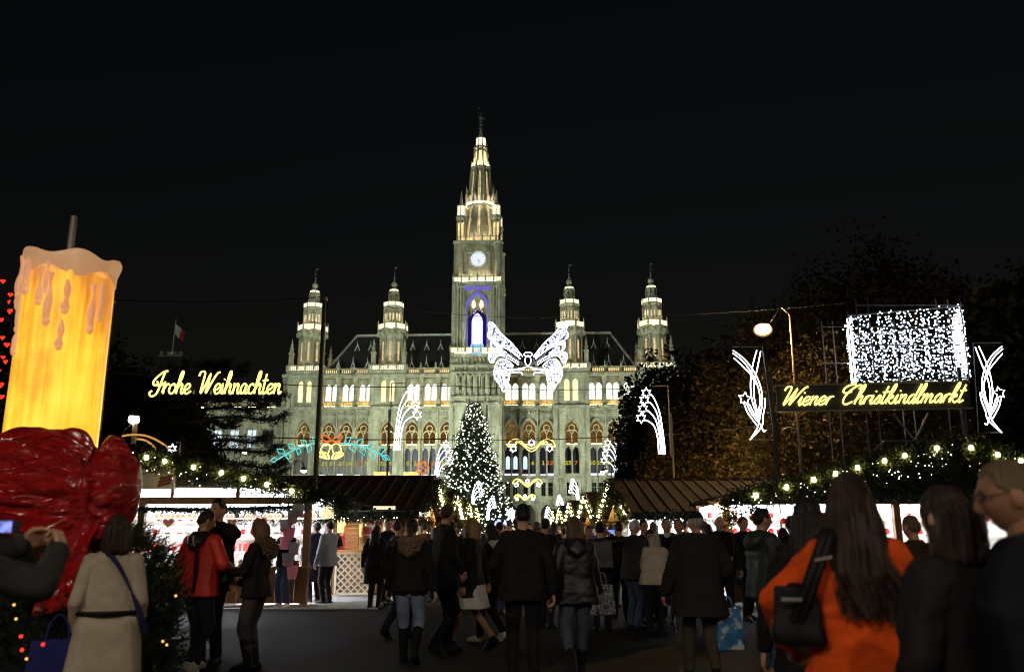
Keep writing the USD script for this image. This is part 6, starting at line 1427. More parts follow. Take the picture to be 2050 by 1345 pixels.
def person(label, x, y, rz, H=1.72, female=False, lean=0.0, step=0.0, lw=None, rw=None, lp=None, rp=None, curl=.55, head_yaw=0.0, head_tilt=0.0, feet=None,
           top=BLACKC, hem=.80, bulk=0.0, flare=0.0, bottom=JEAND, kind='trousers', skirt_hem=.5, shoe=LEATHER, boots=0.0, hair=HB, style='short', hair_len=0.0, skin=SKIN, edge=.026, seed=1, cap=None, hood=None, collar=None, belly=0.0, group=None, face=True, crease=.021, hide_legs=False):
    """A standing or walking figure. Local +y is the way the person faces; returns (path, joints in world, to_world)."""
    s = H / 1.75; P_ = thing('person', label, 'person', (x, y, 0), rz, group)
    sw = .148 if female else .168; hw = .095 if female else .088; rt = lambda p: np.array([p[0], p[1] * math.cos(lean) + (p[2] - .95) * math.sin(lean), .95 + (p[2] - .95) * math.cos(lean) - p[1] * math.sin(lean)])
    pel = np.array([0, 0, .95]); chest = rt((0, 0, 1.28)); neck = rt((0, -.015, 1.44)); hd = rt((0, .015 + .02 * math.sin(max(lean, 0)), 1.632))
    sh = [rt((sg * sw, -.01, 1.405)) for sg in (-1, 1)]
    ra = np.random.default_rng(seed + 500)
    def idle(sg, st):
        q = ra.random()
        if q < .5: return rt((sg * (.285 + bulk), .05 + st * .6, .88)), (sg * .7, -1, -.1)
        if q < .82: return rt((sg * (.215 + bulk), .15, .95)), (sg * 1.0, -.9, -.1)
        return rt((sg * .13, .30, 1.08)), (sg * .9, -.7, -.3)
    il, ir = idle(-1, step), idle(1, -step)
    tg = [lw if lw is not None else il[0], rw if rw is not None else ir[0]]
    pl = [lp if lp is not None else (il[1] if lw is None else (-.6, -1, -.1)), rp if rp is not None else (ir[1] if rw is None else (.6, -1, -.1))]
    el, wr_ = [], []
    for k in range(2):
        e, w = ik(sh[k], tg[k], .295, .265, pl[k]); el.append(e); wr_.append(w)
    hip = [np.array([sg * hw, 0, .92]) for sg in (-1, 1)]
    if feet is None: feet = [(-.095, step, .085 + (.07 if step < -.1 else 0)), (.095, -step, .085 + (.07 if step > .1 else 0))]
    kn, an = [], []
    for k in range(2):
        a, b = ik(hip[k], feet[k], .43, .425, ((-1 if k == 0 else 1) * .12, 1, 0)); kn.append(a); an.append(b)
    fd = []
    for k in range(2):
        pitch = -.75 if feet[k][2] > .12 else 0; fd.append(np.array([(-1 if k == 0 else 1) * .18, math.cos(pitch), math.sin(pitch)]))
    # --- one continuous body
    ms = [hull([((-.09, 0, .94), .085), ((.09, 0, .94), .085), (rt((-.085, 0, 1.08)), .07), (rt((.085, 0, 1.08)), .07)]), hull([(rt((-.085, 0, 1.08)), .07), (rt((.085, 0, 1.08)), .07), (rt((-.11, 0, 1.34)), .075), (rt((.11, 0, 1.34)), .075)]),
          hull([(sh[0], .05), (sh[1], .05), (rt((-.1, 0, 1.3)), .07), (rt((.1, 0, 1.3)), .07), (rt((0, -.01, 1.44)), .05)]), hull([(neck - [0, 0, .04], .058), (hd + [0, -.02, -.06], .05)])]
    for k in range(2):
        ms += chain([sh[k], el[k], wr_[k]], [.048, .038, .027]); ms += chain([hip[k], kn[k], an[k]], [.08, .052, .036])
        ms.append(hull([(an[k] + [0, -.03, -.045], .035), (an[k] + fd[k] * .1 + [0, 0, -.05], .033), (an[k] + fd[k] * .17 + [0, 0, -.058], .025)]))
    bv, bf = soften(union(ms), max(edge, .02), 6)
    sub = 4 if edge < .03 else 3
    hp = head_shape(sub, female); Rh = rotz(math.radians(head_yaw)) @ rotx(-math.radians(head_tilt))
    hv = hp @ Rh.T + hd
    parts = [to_man(hv, ICO[sub][1])]
    for sg in (-1, 1): parts.append(Manifold.hull_points(((ICO[2][0] * [.012, .024, .034] + [sg * .076, -.008, -.008]) @ Rh.T) + hd))
    for k in range(2):
        d = wr_[k] - el[k]; d /= np.linalg.norm(d); sg = -1 if k == 0 else 1
        inn = np.array([-sg, 0, 0.]) if abs(d[0]) < .8 else np.array([0, 1.0, 0]); inn -= d * (inn @ d); inn /= np.linalg.norm(inn)   # palm faces inward
        wd = np.cross(d, inn) * (1 if k else -1); 
        if wd[1] < 0 and abs(d[2]) > .5: wd = -wd                                                                                   # thumb side forward
        W0 = wr_[k]; pts = [(W0 + d * .015 + wd * q * .02, .017) for q in (-1, 1)] + [(W0 + d * .085 + wd * q * .034, .013) for q in (-1, 1)]
        parts.append(hull(pts))
        for i, (q, L) in enumerate(((-.034, .062), (-.011, .075), (.012, .08), (.034, .07))):
            o = W0 + d * .088 + wd * q; pr = o; ang_ = 0
            seq = [o]
            for j, fl in enumerate((.45, .33, .24)):
                ang_ += curl * (.8 if j == 0 else 1.0); pr = pr + (d * math.cos(ang_) + inn * math.sin(ang_)) * L * fl * 1.15; seq.append(pr)
            parts += chain(seq, [.0105, .0095, .0088, .0078])
        o = W0 + d * .03 + wd * .034; t1 = o + (d * .75 + wd * .55 + inn * .3) * .036; t2 = t1 + (d * .9 + wd * .05 + inn * .45) * .034; parts += chain([o, t1, t2], [.0135, .0115, .0095])
    try: bm = (to_man(bv, bf) + union(parts)).to_mesh(); g = (np.array(bm.vert_properties)[:, :3] * s, np.array(bm.tri_verts))
    except Exception: g = (bv * s, bf)
    if len(g[0]) == 0: g = (bv * s, bf)
    mesh(P_, 'body', g, skin, smooth=50)
    if face:
        m, l = MB(), MB()
        for sg in (-1, 1): m.ico((Rh @ [sg * .031, .082, .012] + hd) * s, .0105 * s, 1)
        mesh(P_, 'eyes', m, EYE, smooth=True); l.ico((Rh @ [0, .090, -.062] + hd) * s, .017 * s, 2, (1.25, .5, .34), Rh); mesh(P_, 'mouth', l, LIP, smooth=True)
        bw = MB()
        for sg in (-1, 1): bw.ico((Rh @ [sg * .031, .092, .036] + hd) * s, .014 * s, 1, (1.3, .4, .22), Rh)
        mesh(P_, 'eyebrows', bw, hair if hair is not None else HBR)
    # --- clothes
    b = bulk
    if kind != 'none':
        tm = [hull([((-hw, 0, .95), .108), ((hw, 0, .95), .108), ((0, -.015, .86), .09), (rt((0, 0, 1.03)), .09)])]
        if kind == 'trousers':
            for k in range(2):
                low = an[k] + [0, 0, .02] if not boots else kn[k] * .35 + an[k] * .65
                tm += chain([hip[k] + [0, 0, -.02], kn[k], low], [.108, .074, .062 if not boots else .058])
        else:
            yy = max(.03, abs(step) * .5)
            tm.append(hull([((-.1, 0, .95), .115), ((.1, 0, .95), .115), ((-.15, yy, skirt_hem), .08), ((.15, yy, skirt_hem), .08), ((-.15, -yy, skirt_hem), .08), ((.15, -yy, skirt_hem), .08)]).trim_by_plane((0, 0, 1), skirt_hem))
        v, f = soften(union(tm), edge, 8); v, f = creased(v, f, crease, np.array([7, 7, 11]), seed)
        mesh(P_, 'skirt' if kind == 'skirt' else 'trousers', (v * s, f), bottom, smooth=60)
    cs = 1.0 if not female else .93
    jm = [hull([(sh[0] + [.015, 0, -.01], .068 + b * .8), (sh[1] - [.015, 0, .01], .068 + b * .8), (rt((-.11, .02, 1.27)), .108 + b), (rt((.11, .02, 1.27)), .108 + b), (rt((0, -.015, 1.455)), .065 + b * .4)]),
          hull([(rt((-.11, .02, 1.27)), .108 + b), (rt((.11, .02, 1.27)), .108 + b), (rt((-.095 * cs, .01 + belly * .6, 1.06)), .108 * cs + b + belly * .4), (rt((.095 * cs, .01 + belly * .6, 1.06)), .108 * cs + b + belly * .4)])]
    wb = [(rt((-.095 * cs, .01 + belly * .6, 1.06)), .108 * cs + b + belly * .4), (rt((.095 * cs, .01 + belly * .6, 1.06)), .108 * cs + b + belly * .4)]
    if hem < .98:
        hz = hem - .02; q = flare + .012; yy = abs(step) * .35 if hem < .7 else 0
        hb = [((sg * (hw + .02 + q), oy, hz), .115 + b + q * .4) for sg in (-1, 1) for oy in ({-yy, yy})]
        mid_ = [((sg * (hw + .012), 0, .93), .12 + b) for sg in (-1, 1)]
        jm += [hull(wb + mid_), hull(mid_ + hb).trim_by_plane((0, 0, 1), hem)] if hem < .9 else [hull(wb + mid_).trim_by_plane((0, 0, 1), hem)]
    for k in range(2):
        cuff = wr_[k] + (el[k] - wr_[k]) * .06; mid2 = (el[k] + cuff) / 2
        jm += chain([sh[k], (sh[k] + el[k]) / 2, el[k], mid2, cuff], [.069 + b * .8, .062 + b * .7, .056 + b * .6, .05 + b * .55, .044 + b * .5])
    v, f = soften(union(jm), edge, 8); v, f = creased(v, f, crease * 1.3, np.array([6, 6, 9]), seed + 3)
    jk = mesh(P_, 'coat' if hem < .7 else 'jacket', (v * s, f), top, smooth=60)
    if collar is not None:
        cm = [hull([(neck + np.array([.075 * math.cos(t), .06 * math.sin(t) - .01, .0 + .02 * (math.sin(t) < 0)]), .03), (neck + np.array([.07 * math.cos(t2), .06 * math.sin(t2) - .01, .045]), .02), (neck + np.array([.075 * math.cos(t2), .06 * math.sin(t2) - .01, 0]), .03), (neck + np.array([.07 * math.cos(t), .06 * math.sin(t) - .01, .045]), .02)]) for t, t2 in [(k * math.pi / 5, (k + 1) * math.pi / 5) for k in range(10)]]
        v, f = soften(union(cm), edge * .7, 4); mesh(P_, 'collar', (v * s, f), collar, smooth=60)
    if hood is not None:
        hm, fur = hood; c0 = rt((0, -.10, 1.42))
        bl = [hull([(c0 + [sg * .09, .05, .05], .05), (c0 + [sg * .06, -.04, -.02], .055), (c0 + [0, -.06, -.06], .06), (c0 + [0, -.03, .05], .05)]) for sg in (-1, 1)]
        v, f = soften(union(bl), edge * .7, 5); 
        if fur:
            n = vnormals(v, f); v = v + n * (meshkit.noise(v * 60, 3) * .045)[:, None]
        mesh(P_, 'fur_hood' if fur else 'hood', (v * s, f), hm, smooth=not fur)
    for k in range(2):
        a_ = an[k]; sb = [(a_ + [0, -.045, -.045], .045), (a_ + fd[k] * .09 + [0, 0, -.045], .043), (a_ + fd[k] * .18 + [0, 0, -.055], .032), (a_ + [0, 0, -.0], .045)]
        sm = [hull(sb)]
        if boots: sm += [hull([(a_, .053), (kn[k] * boots + a_ * (1 - boots), .068)])]
        v, f = soften(union(sm), edge, 3); v[:, 2] = np.maximum(v[:, 2], .002); mesh(P_, 'boot' if boots else 'shoe', (v * s, f), shoe, smooth=50)
    if style and hair is not None:
        d = ICO[sub][0]; w = hairline(d, style)[:, None]; base = hp * (.90 + (.215 if style in ('bob', 'long') else .18) * w)
        az = np.arctan2(d[:, 0], d[:, 1]); st = (meshkit.noise(np.stack([az * 9, d[:, 2] * 1.5, d[:, 2] * 0], 1), seed) - .5) * .012 + (meshkit.noise(d * 6, seed) - .5) * .008
        base = base + d * (st[:, None] * w); hvv = base @ Rh.T + hd; hm = to_man(hvv, ICO[sub][1])
        if style in ('bob', 'long', 'pony'):
            ex = []; off = lambda px, py, pz: Rh @ np.array([px, py, pz]) + hd; dn = lambda px, py, pz: hd + rotz(math.radians(head_yaw)) @ np.array([px, py, pz])
            if style == 'bob':
                for sg in (-1, 1): ex.append(hull([(off(sg * .055, -.01, .02), .035), (dn(sg * .075, -.02, -.12), .035), (dn(sg * .05, -.085, -.14), .04), (off(sg * .05, -.07, .02), .045)]))
                ex.append(hull([(off(0, -.08, .02), .05), (dn(.05, -.085, -.14), .04), (dn(-.05, -.085, -.14), .04)]))
            elif style == 'long':
                L = hair_len
                for sg in (-1, 1):
                    ex.append(hull([(off(sg * .055, -.01, .0), .036), (dn(sg * .085, -.05, -.17), .038), (dn(sg * .05, -.1, -.16), .045), (off(sg * .05, -.07, 0), .045)]))
                    ex.append(hull([(dn(sg * .085, -.05, -.17), .038), (dn(sg * .05, -.11, -.16), .045), (dn(sg * .07, -.13, -.17 - L * .55), .045), (dn(sg * .02, -.13, -.17 - L * .6), .05)]))
                    ex.append(hull([(dn(sg * .07, -.13, -.17 - L * .55), .045), (dn(sg * .02, -.13, -.17 - L * .6), .05), (dn(sg * .035, -.135, -.17 - L), .03)]))
                ex.append(hull([(off(0, -.08, 0), .05), (dn(0, -.12, -.2), .06), (dn(0, -.14, -.17 - L * .6), .05)]))
            else:
                ex += chain([off(0, -.09, .03), dn(0, -.135, .0), dn(.01, -.15, -.15), dn(.02, -.155, -.17 - hair_len)], [.035, .03, .042, .014])
            v, f = soften(union(ex), edge * .6, 6); n = vnormals(v, f)
            lx = np.arctan2(v[:, 0] - hd[0], -(v[:, 1] - hd[1]) + .2); v = v + n * ((meshkit.noise(np.stack([lx * 60, v[:, 2] * 5, v[:, 1] * 12], 1), seed) - .5) * .022)[:, None]
            try: q = (hm + to_man(v, f)).to_mesh(); gg = (np.array(q.vert_properties)[:, :3], np.array(q.tri_verts))
            except Exception: gg = (np.vstack([hvv, v]), np.vstack([ICO[sub][1], f + len(hvv)]))
        else: gg = (hvv, ICO[sub][1])
        mesh(P_, 'hair', (gg[0] * s, gg[1]), hair, smooth=60)
    if cap is not None:
        d = ICO[3][0]; ww = 1 / (1 + np.exp(-(d[:, 2] - .22 + .12 * d[:, 1]) * 30)); v = head_shape(3, female) * (.86 + .34 * ww)[:, None]; v[:, 2] *= np.where(d[:, 2] > .5, .93, 1); m = MB().add(((v @ Rh.T) + hd) * s, ICO[3][1])
        bm_ = hull([((Rh @ [sg * .055, .08, .045]) + hd, .012) for sg in (-1, 1)] + [((Rh @ [sg * .04, .15, .03]) + hd, .01) for sg in (-1, 1)]).to_mesh()
        cp = mesh(P_, 'cap', m, cap, smooth=True); mesh(cp, 'peak', (np.array(bm_.vert_properties)[:, :3] * s, np.array(bm_.tri_verts)), cap, smooth=40)
    R = rotz(math.radians(rz))
    def world(p): return R @ (np.asarray(p, float) * s) + [x, y, 0]
    return P_, dict(head=hd, neck=neck, sh=sh, el=el, wr=wr_, hip=hip, kn=kn, an=an, Rh=Rh, s=s, rt=rt), world
def sub_mesh(P_, J, name, man_or, material, edge=.02, it=4, smooth=60):
    v, f = soften(man_or, edge, it); mesh(P_, name, (v * J['s'], f), material, smooth=smooth)
def strap(P_, J, name, pts, w, material, dpt=.006):
    m = MB(); p = spline(np.array(pts, float), 5) * J['s']
    for i in range(len(p) - 1): m.bar(p[i], p[i + 1] + (p[i + 1] - p[i]) * .1, w, dpt)
    mesh(P_, name, m, material)
def glasses(P_, J, material):
    m = MB(); Rh, hd, s = J['Rh'], J['head'], J['s']; a = np.linspace(0, 2 * math.pi, 17)[:-1]
    for sg in (-1, 1):
        m.tube([(Rh @ [sg * .033 + .023 * math.cos(t), .100 - .004 * abs(math.cos(t)), .010 + .017 * math.sin(t)] + hd) * s for t in a], .0022 * s, 5, True)
        m.tube([(Rh @ q + hd) * s for q in ([sg * .056, .098, .014], [sg * .076, .04, .014], [sg * .08, -.012, .01])], .002 * s, 5)
    m.tube([(Rh @ q + hd) * s for q in ([-.01, .108, .014], [0, .112, .017], [.01, .108, .014])], .002 * s, 5)
    mesh(P_, 'glasses', m, material)
def bag_shape(w, d, h, rim=.02):
    m = hull([((sx * w / 2, sy * d / 2, z), .03) for sx in (-1, 1) for sy in (-.6, .6) for z in (0.03,)] + [((sx * w * .42, sy * d * .3, h), .02) for sx in (-1, 1) for sy in (-.6, .6)])
    return m
def bag(name, label, loc, rz, w, d, h, material, handle=.25, seed=0, crease=.012, hm=None, stiff=False):
    p = thing(name, label, 'bag', loc, rz); v, f = soften(bag_shape(w, d, h), .02, 4); v, f = creased(v, f, crease, np.array([7., 7, 5]), seed + 11)
    mesh(p, 'pouch', (v, f), material, smooth=60)
    for sy in (-1, 1): mesh(p, 'handle', MB().tube(spline([(-w * .22, sy * d * .2, h), (-w * .16, sy * d * .12, h + handle * .7), (0, 0, h + handle), (w * .16, sy * d * .12, h + handle * .7), (w * .22, sy * d * .2, h)], 4), .007, 5), hm or material)
    return p
px_ = lambda u, D, z=1.2: gx(u, D, z)
# ---- the photographer at the left edge
D = 3.5; X = px_(-165, D, 1.2)
P1, J, w_ = person('photographer in a dark grey coat holding up a compact camera at the left edge', X, D, -8, 1.78, lw=(.10, .40, 1.47), rw=(.30, .36, 1.44), lp=(-1, -.2, -.6), rp=(1, -.2, -.7), curl=.9, top=CHAR, hem=.55, bottom=BLACKC, hair=HDB, style='short', edge=.013, seed=2, bulk=.014, crease=.016, flare=.02)
cc = at(17, 1054, D + .46); cm = thing('compact_camera', 'small camera with a bright screen held up by the photographer', 'camera', tuple(cc), -8)
mesh(cm, 'housing', MB().box((0, 0, 0), (.105, .024, .062)), BLACKN); mesh(cm, 'screen', MB().box((-.008, -.014, 0), (.066, .004, .05)), pane_glow('camera_screen', srgb(150, 160, 255), .9, .8, 26.0)); mesh(cm, 'lens', MB().cone((0, .012, 0), (0, .035, 0), .024, .02, 14), STEEL)
# ---- woman in the beige coat
D = 6.3; X = px_(224, D, 1.2)
BEIGE = cloth('beige_wool', (.43, .37, .29), .9)
P2, J, w_ = person('woman in a long beige belted coat with dark hair, seen from behind before the candle', X, D, 20, 1.66, True, lw=(-.22, .12, .92), rw=(.20, .12, .92), lp=(-.3, -1, 0), rp=(.3, -1, 0), top=BEIGE, hem=.28, flare=.04, bulk=.004, bottom=BLACKC, boots=.8, hair=HDB, style='bob', head_yaw=10, edge=.016, seed=4, crease=.012)
a = np.linspace(0, 2 * math.pi, 33)[:-1]; s = J['s']
mesh(P2, 'belt', MB().tube([(.222 * math.cos(t) * s, (.005 + .138 * math.sin(t)) * s, 1.045 * s) for t in a], .017, 6, True), LEATHER)
strap(P2, J, 'shoulder_strap', [(-.03, -.10, 1.475), (.06, -.145, 1.36), (.16, -.16, 1.18), (.235, -.10, 1.0), (.26, 0, .88)], .05, cloth('violet_strap', (.035, .03, .11)), .012)
bag('tote_bag', 'dark blue cloth bag hanging from the arm of the woman in beige', w_((-.33, .06, .42)), 24, .34, .14, .40, cloth('blue_tote', (.018, .022, .14)), .18, 1)
# ---- red jacket, friend, woman with bottle
D = 10.1; X = px_(398, D, 1.0)
REDJ = mat('red_anorak', (.50, .022, .012), .5, .2, 4.0, .2, 40)
P3, J, w_ = person('man in a red and black anorak and dark jeans seen from behind beside the wreath', X, D, -22, 1.78, lean=.05, lw=(-.22, .26, 1.12), rw=(.24, .24, 1.10), step=.16, top=REDJ, hem=.82, bulk=.024, bottom=JEAND, shoe=WHITEL, hair=HDB, style='short', head_yaw=-30, head_tilt=14, hood=(BLACKN, False), edge=.02, seed=6, crease=.014)
strap(P3, J, 'black_stripe', [(.04, -.125, 1.40), (.075, -.152, 1.25), (.08, -.150, 1.05), (.08, -.158, .86)], .06, BLACKN, .012)
for q in (-.06, .02): strap(P3, J, 'hood_cord', [(q, -.165, 1.47), (q + .02, -.178, 1.40), (q + .035, -.17, 1.36)], .012, WALLW)
D = 10.7; X = px_(428, D, 1.0)
P4, J, w_ = person('tall dark-haired man in a black coat drinking, facing the viewer behind the red anorak', X, D, 168, 1.93, lw=(-.10, .24, 1.47), rw=(.22, .16, .95), lp=(-1, -.1, -.4), curl=1.0, top=BLACKC, hem=.78, bulk=.016, bottom=BLACKC, hair=HB, style='short', head_yaw=-14, edge=.02, seed=8, skin=SKIN2)
bt = thing('beer_bottle', 'dark bottle at the mouth of the tall dark-haired man', 'bottle', tuple(w_((-.075, .285, 1.50))), 0)
mesh(bt, 'glass', MB().cone((0, 0, -.02), (.08, -.01, .02), .03, .012, 10), mat('brown_glass', (.03, .015, .008), .15))
mesh(bt, 'label', MB().cone((.005, 0, -.017), (.03, -.004, -.004), .0305, .0255, 10), CREAM)
D = 10.3; X = px_(515, D, 1.0)
P5, J, w_ = person('woman in profile with light brown hair, black fur-collared jacket and grey trousers holding a bottle', X, D, 82, 1.68, True, lw=(-.16, .30, 1.12), rw=(.10, .27, .98), curl=1.0, top=BLACKC, hem=.84, bulk=.02, bottom=GREYT, boots=.62, hair=hairm('light_brown_hair', (.13, .075, .035)), style='bob', hood=(mat('brown_fur', (.10, .06, .035), .9, .4, 9.0), True), head_tilt=3, edge=.02, seed=10)
o = w_((-.12, .36, 1.10)); bt = thing('beer_bottle', 'green bottle held upright by the woman in profile', 'bottle', tuple(o - np.array([0, 0, .08])))
mesh(bt, 'glass', MB().lathe([(.03, 0), (.032, .01), (.032, .13), (.013, .19), (.013, .24), (.015, .245)], (0, 0, 0), 14), usdkit.material(stage, '/World/Looks/green_glass', {'p': ('principled_bsdf', {'base_color': (.03, .35, .08), 'roughness': .05, 'transmission_weight': .8})}, [], surface='p.BSDF'), smooth=40); mesh(bt, 'cap', MB().cone((0, 0, .243), (0, 0, .252), .0155, .0155, 10), STEEL)
# ---- couple and lantern bearer at the left stall
PALEB = mat('pale_blue_jacket', (.24, .27, .33), .7, .15, 4.0, .2, 60)
P, J, w_ = person('man in a pale blue-grey jacket standing by the lattice fence with his companion', px_(657, 19.2, 1), 19.2, 62, 1.76, top=PALEB, hem=.80, bulk=.03, bottom=BLACKC, hair=HDB, style='short', seed=12, belly=.06, head_tilt=-8)
strap(P, J, 'dark_sleeve_band', [(.20, .0, 1.46), (.27, -.02, 1.34), (.30, -.05, 1.2)], .14, NAVYC, .10)
P, J, w_ = person('companion in a dark blue coat with a brown bag beside the man in pale blue', px_(632, 19.5, 1), 19.5, 40, 1.74, True, top=NAVYC, hem=.46, bulk=.02, flare=.03, bottom=BLACKC, hair=HDB, style='short', seed=14, head_tilt=-8)
bag('shoulder_bag', 'brown bag at the side of the companion in dark blue', w_((.26, .05, .98)), 40, .26, .12, .30, BROWNC, .3, 3)
P, J, w_ = person('person in blue jeans half hidden by the paper lanterns at the left stall corner', px_(572, 18.35, 1), 18.35, 160, 1.70, lw=(-.1, .3, 1.25), rw=(.1, .3, 1.2), top=BLACKC, hem=.85, bottom=JEAN, shoe=WHITEL, hair=HDB, style='short', seed=16)
P, J, w_ = person('woman with long black hair in a dark coat alone before the snack stall posters', px_(752, 18.2, 1), 18.2, -12, 1.66, True, top=BLACKC, hem=.52, bottom=BLACKC, boots=.7, hair=HB, style='long', hair_len=.16, seed=18, bulk=.02)
# ---- walkers in the middle
P6, J, w_ = person('woman with a long brown ponytail, black fur-hooded jacket, pale jeans and tall boots, walking away', px_(822, 10.8, 1), 10.8, -3, 1.70, True, step=.16, top=BLACKC, hem=.86, bulk=.03, bottom=JEANL, boots=.72, hair=HDB, style='pony', hair_len=.22, hood=(mat('beige_fur', (.16, .11, .075), .9, .4, 9.0), True), edge=.02, seed=20)
P, J, w_ = person('young man in dark clothes looking right behind the fur-hooded walker', px_(797, 13.2, 1), 13.2, -50, 1.72, step=-.14, top=BLACKC, hem=.82, bottom=JEAND, hair=HBR, style='short', collar=BLACKN, seed=22)
P, J, w_ = person('tall man in black striding to the right with his head turned to the stalls', px_(886, 11.6, 1), 11.6, -62, 1.90, step=.12, lean=.06, top=BLACKC, hem=.74, bulk=.01, bottom=NAVYC, shoe=CHAR, hair=HBR, style='short', seed=24, head_yaw=30, edge=.022)
P, J, w_ = person('blond woman in a black coat and white skirt with bare legs walking left', px_(946, 12.0, 1), 12.0, 74, 1.72, True, step=.27, lw=(-.26, .05, .80), top=BLACKC, hem=.70, bulk=.02, bottom=mat('white_skirt', (.6, .6, .62), .8, .1), kind='skirt', skirt_hem=.55, shoe=LEATHER, hair=HBL, style='bob', skin=SKIN3, seed=26, edge=.022)
P, J, w_ = person('girl in a black jacket with white scarf and red hem behind the blond woman', px_(984, 12.8, 1), 12.8, 60, 1.64, True, step=.15, top=BLACKC, hem=.98, bottom=BLACKC, shoe=WHITEL, hair=HDB, style='bob', hood=(mat('white_knit', (.6, .58, .56), .9, .1), False), seed=28)
strap(P, J, 'white_hem', [(.2 * math.cos(t), .02 + .15 * math.sin(t), .965) for t in np.linspace(0, 2 * math.pi, 16)], .05, mat('white_knit', 0)); strap(P, J, 'red_hem', [(.205 * math.cos(t), .02 + .155 * math.sin(t), .905) for t in np.linspace(0, 2 * math.pi, 16)], .075, mat('red_knit', (.45, .015, .03), .8))
P8, J, w_ = person('broad-shouldered man all in black walking straight away in the centre', px_(1047, 9.4, 1), 9.4, 2, 1.83, step=.13, top=BLACKC, hem=.80, bulk=.02, bottom=BLACKC, hair=HB, style='short', edge=.02, seed=30, belly=.0)
P9, J, w_ = person('woman in a black hooded jacket and bluish jeans striding away beside the man in black', px_(1152, 9.7, 1), 9.7, 6, 1.70, True, step=-.26, top=BLACKN, hem=.80, bulk=.03, bottom=cloth('grey_denim', (.075, .085, .125)), boots=.4, hair=HSB, style='bob', hood=(BLACKN, False), edge=.02, seed=32)
P, J, w_ = person('person with a dark rucksack holding up a small glowing phone', px_(1203, 14.2, 1), 14.2, -10, 1.68, rw=(.16, .34, 1.55), rp=(1, -.2, -.6), top=BLACKC, hem=.84, bottom=JEAND, hair=HB, style='short', seed=34)
ph = thing('mobile_phone', 'small phone with a blue screen held up beside the rucksack wearer', 'phone', tuple(w_((.15, .42, 1.60)))); mesh(ph, 'case', MB().box((0, 0, 0), (.14, .012, .08)), BLACKN); mesh(ph, 'screen', MB().box((0, -.008, 0), (.125, .004, .066)), glow('phone_screen', srgb(120, 140, 255), 1.3))
bag('rucksack', 'dark rucksack on the back of the person with the phone', w_((.05, -.24, 1.0)), -10, .32, .2, .42, BLACKN, .06, 5)
CHECK = usdkit.material(stage, '/World/Looks/patterned_cloth', {'g': ('texture_coordinate', {}), 'n': ('noise_texture', {'scale': 26.0, 'detail': 2.0, 'distortion': 1.5}), 'r': ('rgb_ramp', {'ramp': [(.46, (.02, .02, .025)), (.54, (.38, .39, .42))]}), 'p': ('principled_bsdf', {'roughness': .6})}, [('g.object', 'n.vector'), ('n.fac', 'r.fac'), ('r.color', 'p.base_color')], surface='p.BSDF')
bag('carrier_bag', 'black and white patterned bag carried low behind the striding woman', (px_(1206, 13.4, .6), 13.4, .32), 20, .34, .16, .42, CHECK, .2, 7)
P, J, w_ = person('white-haired man in a dark jacket and blue jeans looking down, right of the centre', px_(1266, 14.3, 1), 14.3, -58, 1.72, lean=.08, lw=(-.1, .26, 1.0), rw=(.16, .28, .98), top=CHAR, hem=.80, bulk=.02, bottom=JEAN, hair=HWH, style='short', head_tilt=18, seed=36)
P, J, w_ = person('dark-haired man just behind the white-haired man', px_(1290, 15.6, 1), 15.6, 200, 1.74, top=BLACKC, bottom=BLACKC, hair=HB, style='short', seed=38)
P, J, w_ = person('old woman in a pale cream jacket bending over a wheeled walker', px_(1308, 13.9, 1), 13.9, -18, 1.56, True, lean=.42, lw=(-.2, .42, .92), rw=(.2, .42, .92), top=mat('cream_jacket', (.50, .46, .38), .75, .15, 3.0, .3, 30), hem=.82, bulk=.03, bottom=BLACKC, hair=HGR, style='bob', seed=40, head_tilt=10)
wk = thing('walking_frame', 'wheeled walking frame pushed by the old woman in cream', 'walking frame', tuple(w_((0, .45, 0)) * [1, 1, 0]), -18)
for sg in (-1, 1):
    mesh(wk, 'side_frame', MB().tube(spline([(sg * .27, -.08, .85), (sg * .27, .02, .86), (sg * .27, .12, .5), (sg * .27, .26, .1)], 4), .013, 6).tube([(sg * .27, .1, .55), (sg * .27, -.22, .1)], .013, 6), STEEL)
    for q in (-.22, .26): mesh(wk, 'wheel', MB().tube([(sg * .27, q + .08 * math.cos(t), .085 + .08 * math.sin(t)) for t in np.linspace(0, 2 * math.pi, 15)[:-1]], .016, 6, True), BLACKN)
mesh(wk, 'basket', MB().box((0, .12, .48), (.5, .26, .2)), BLACKN)
P, J, w_ = person('woman with brown hair and a white collar beyond the old woman', px_(1304, 15.0, 1), 15.0, 170, 1.58, True, top=CHAR, bottom=BLACKC, hair=HBR, style='bob', hood=(CREAM, False), head_tilt=14, seed=42)
P, J, w_ = person('grey-haired man in a dark suit facing the viewer beside the flat cap', px_(1336, 15.6, 1), 15.6, 186, 1.76, top=NAVYC, hem=.78, bottom=NAVYC, hair=HSB, style='receding', collar=WALLW, seed=44, skin=SKIN2)
P, J, w_ = person('man with a yellow scarf beside the grey-haired man in the suit', px_(1362, 15.2, 1), 15.2, 150, 1.74, top=BLACKC, hem=.78, bottom=BLACKC, hair=HSB, style='receding', collar=mat('mustard_scarf', (.30, .20, .04), .85), seed=46)
P, J, w_ = person('stout man in a flat cap and dark jacket walking away with a blue bag', px_(1398, 9.6, 1), 9.6, 4, 1.76, step=.17, top=cloth('dark_brown_jacket', (.022, .020, .018)), hem=.66, bulk=.05, flare=.02, bottom=OLIVE, hair=HGR, style='short', cap=BLACKC, head_yaw=14, edge=.02, seed=48, crease=.014)
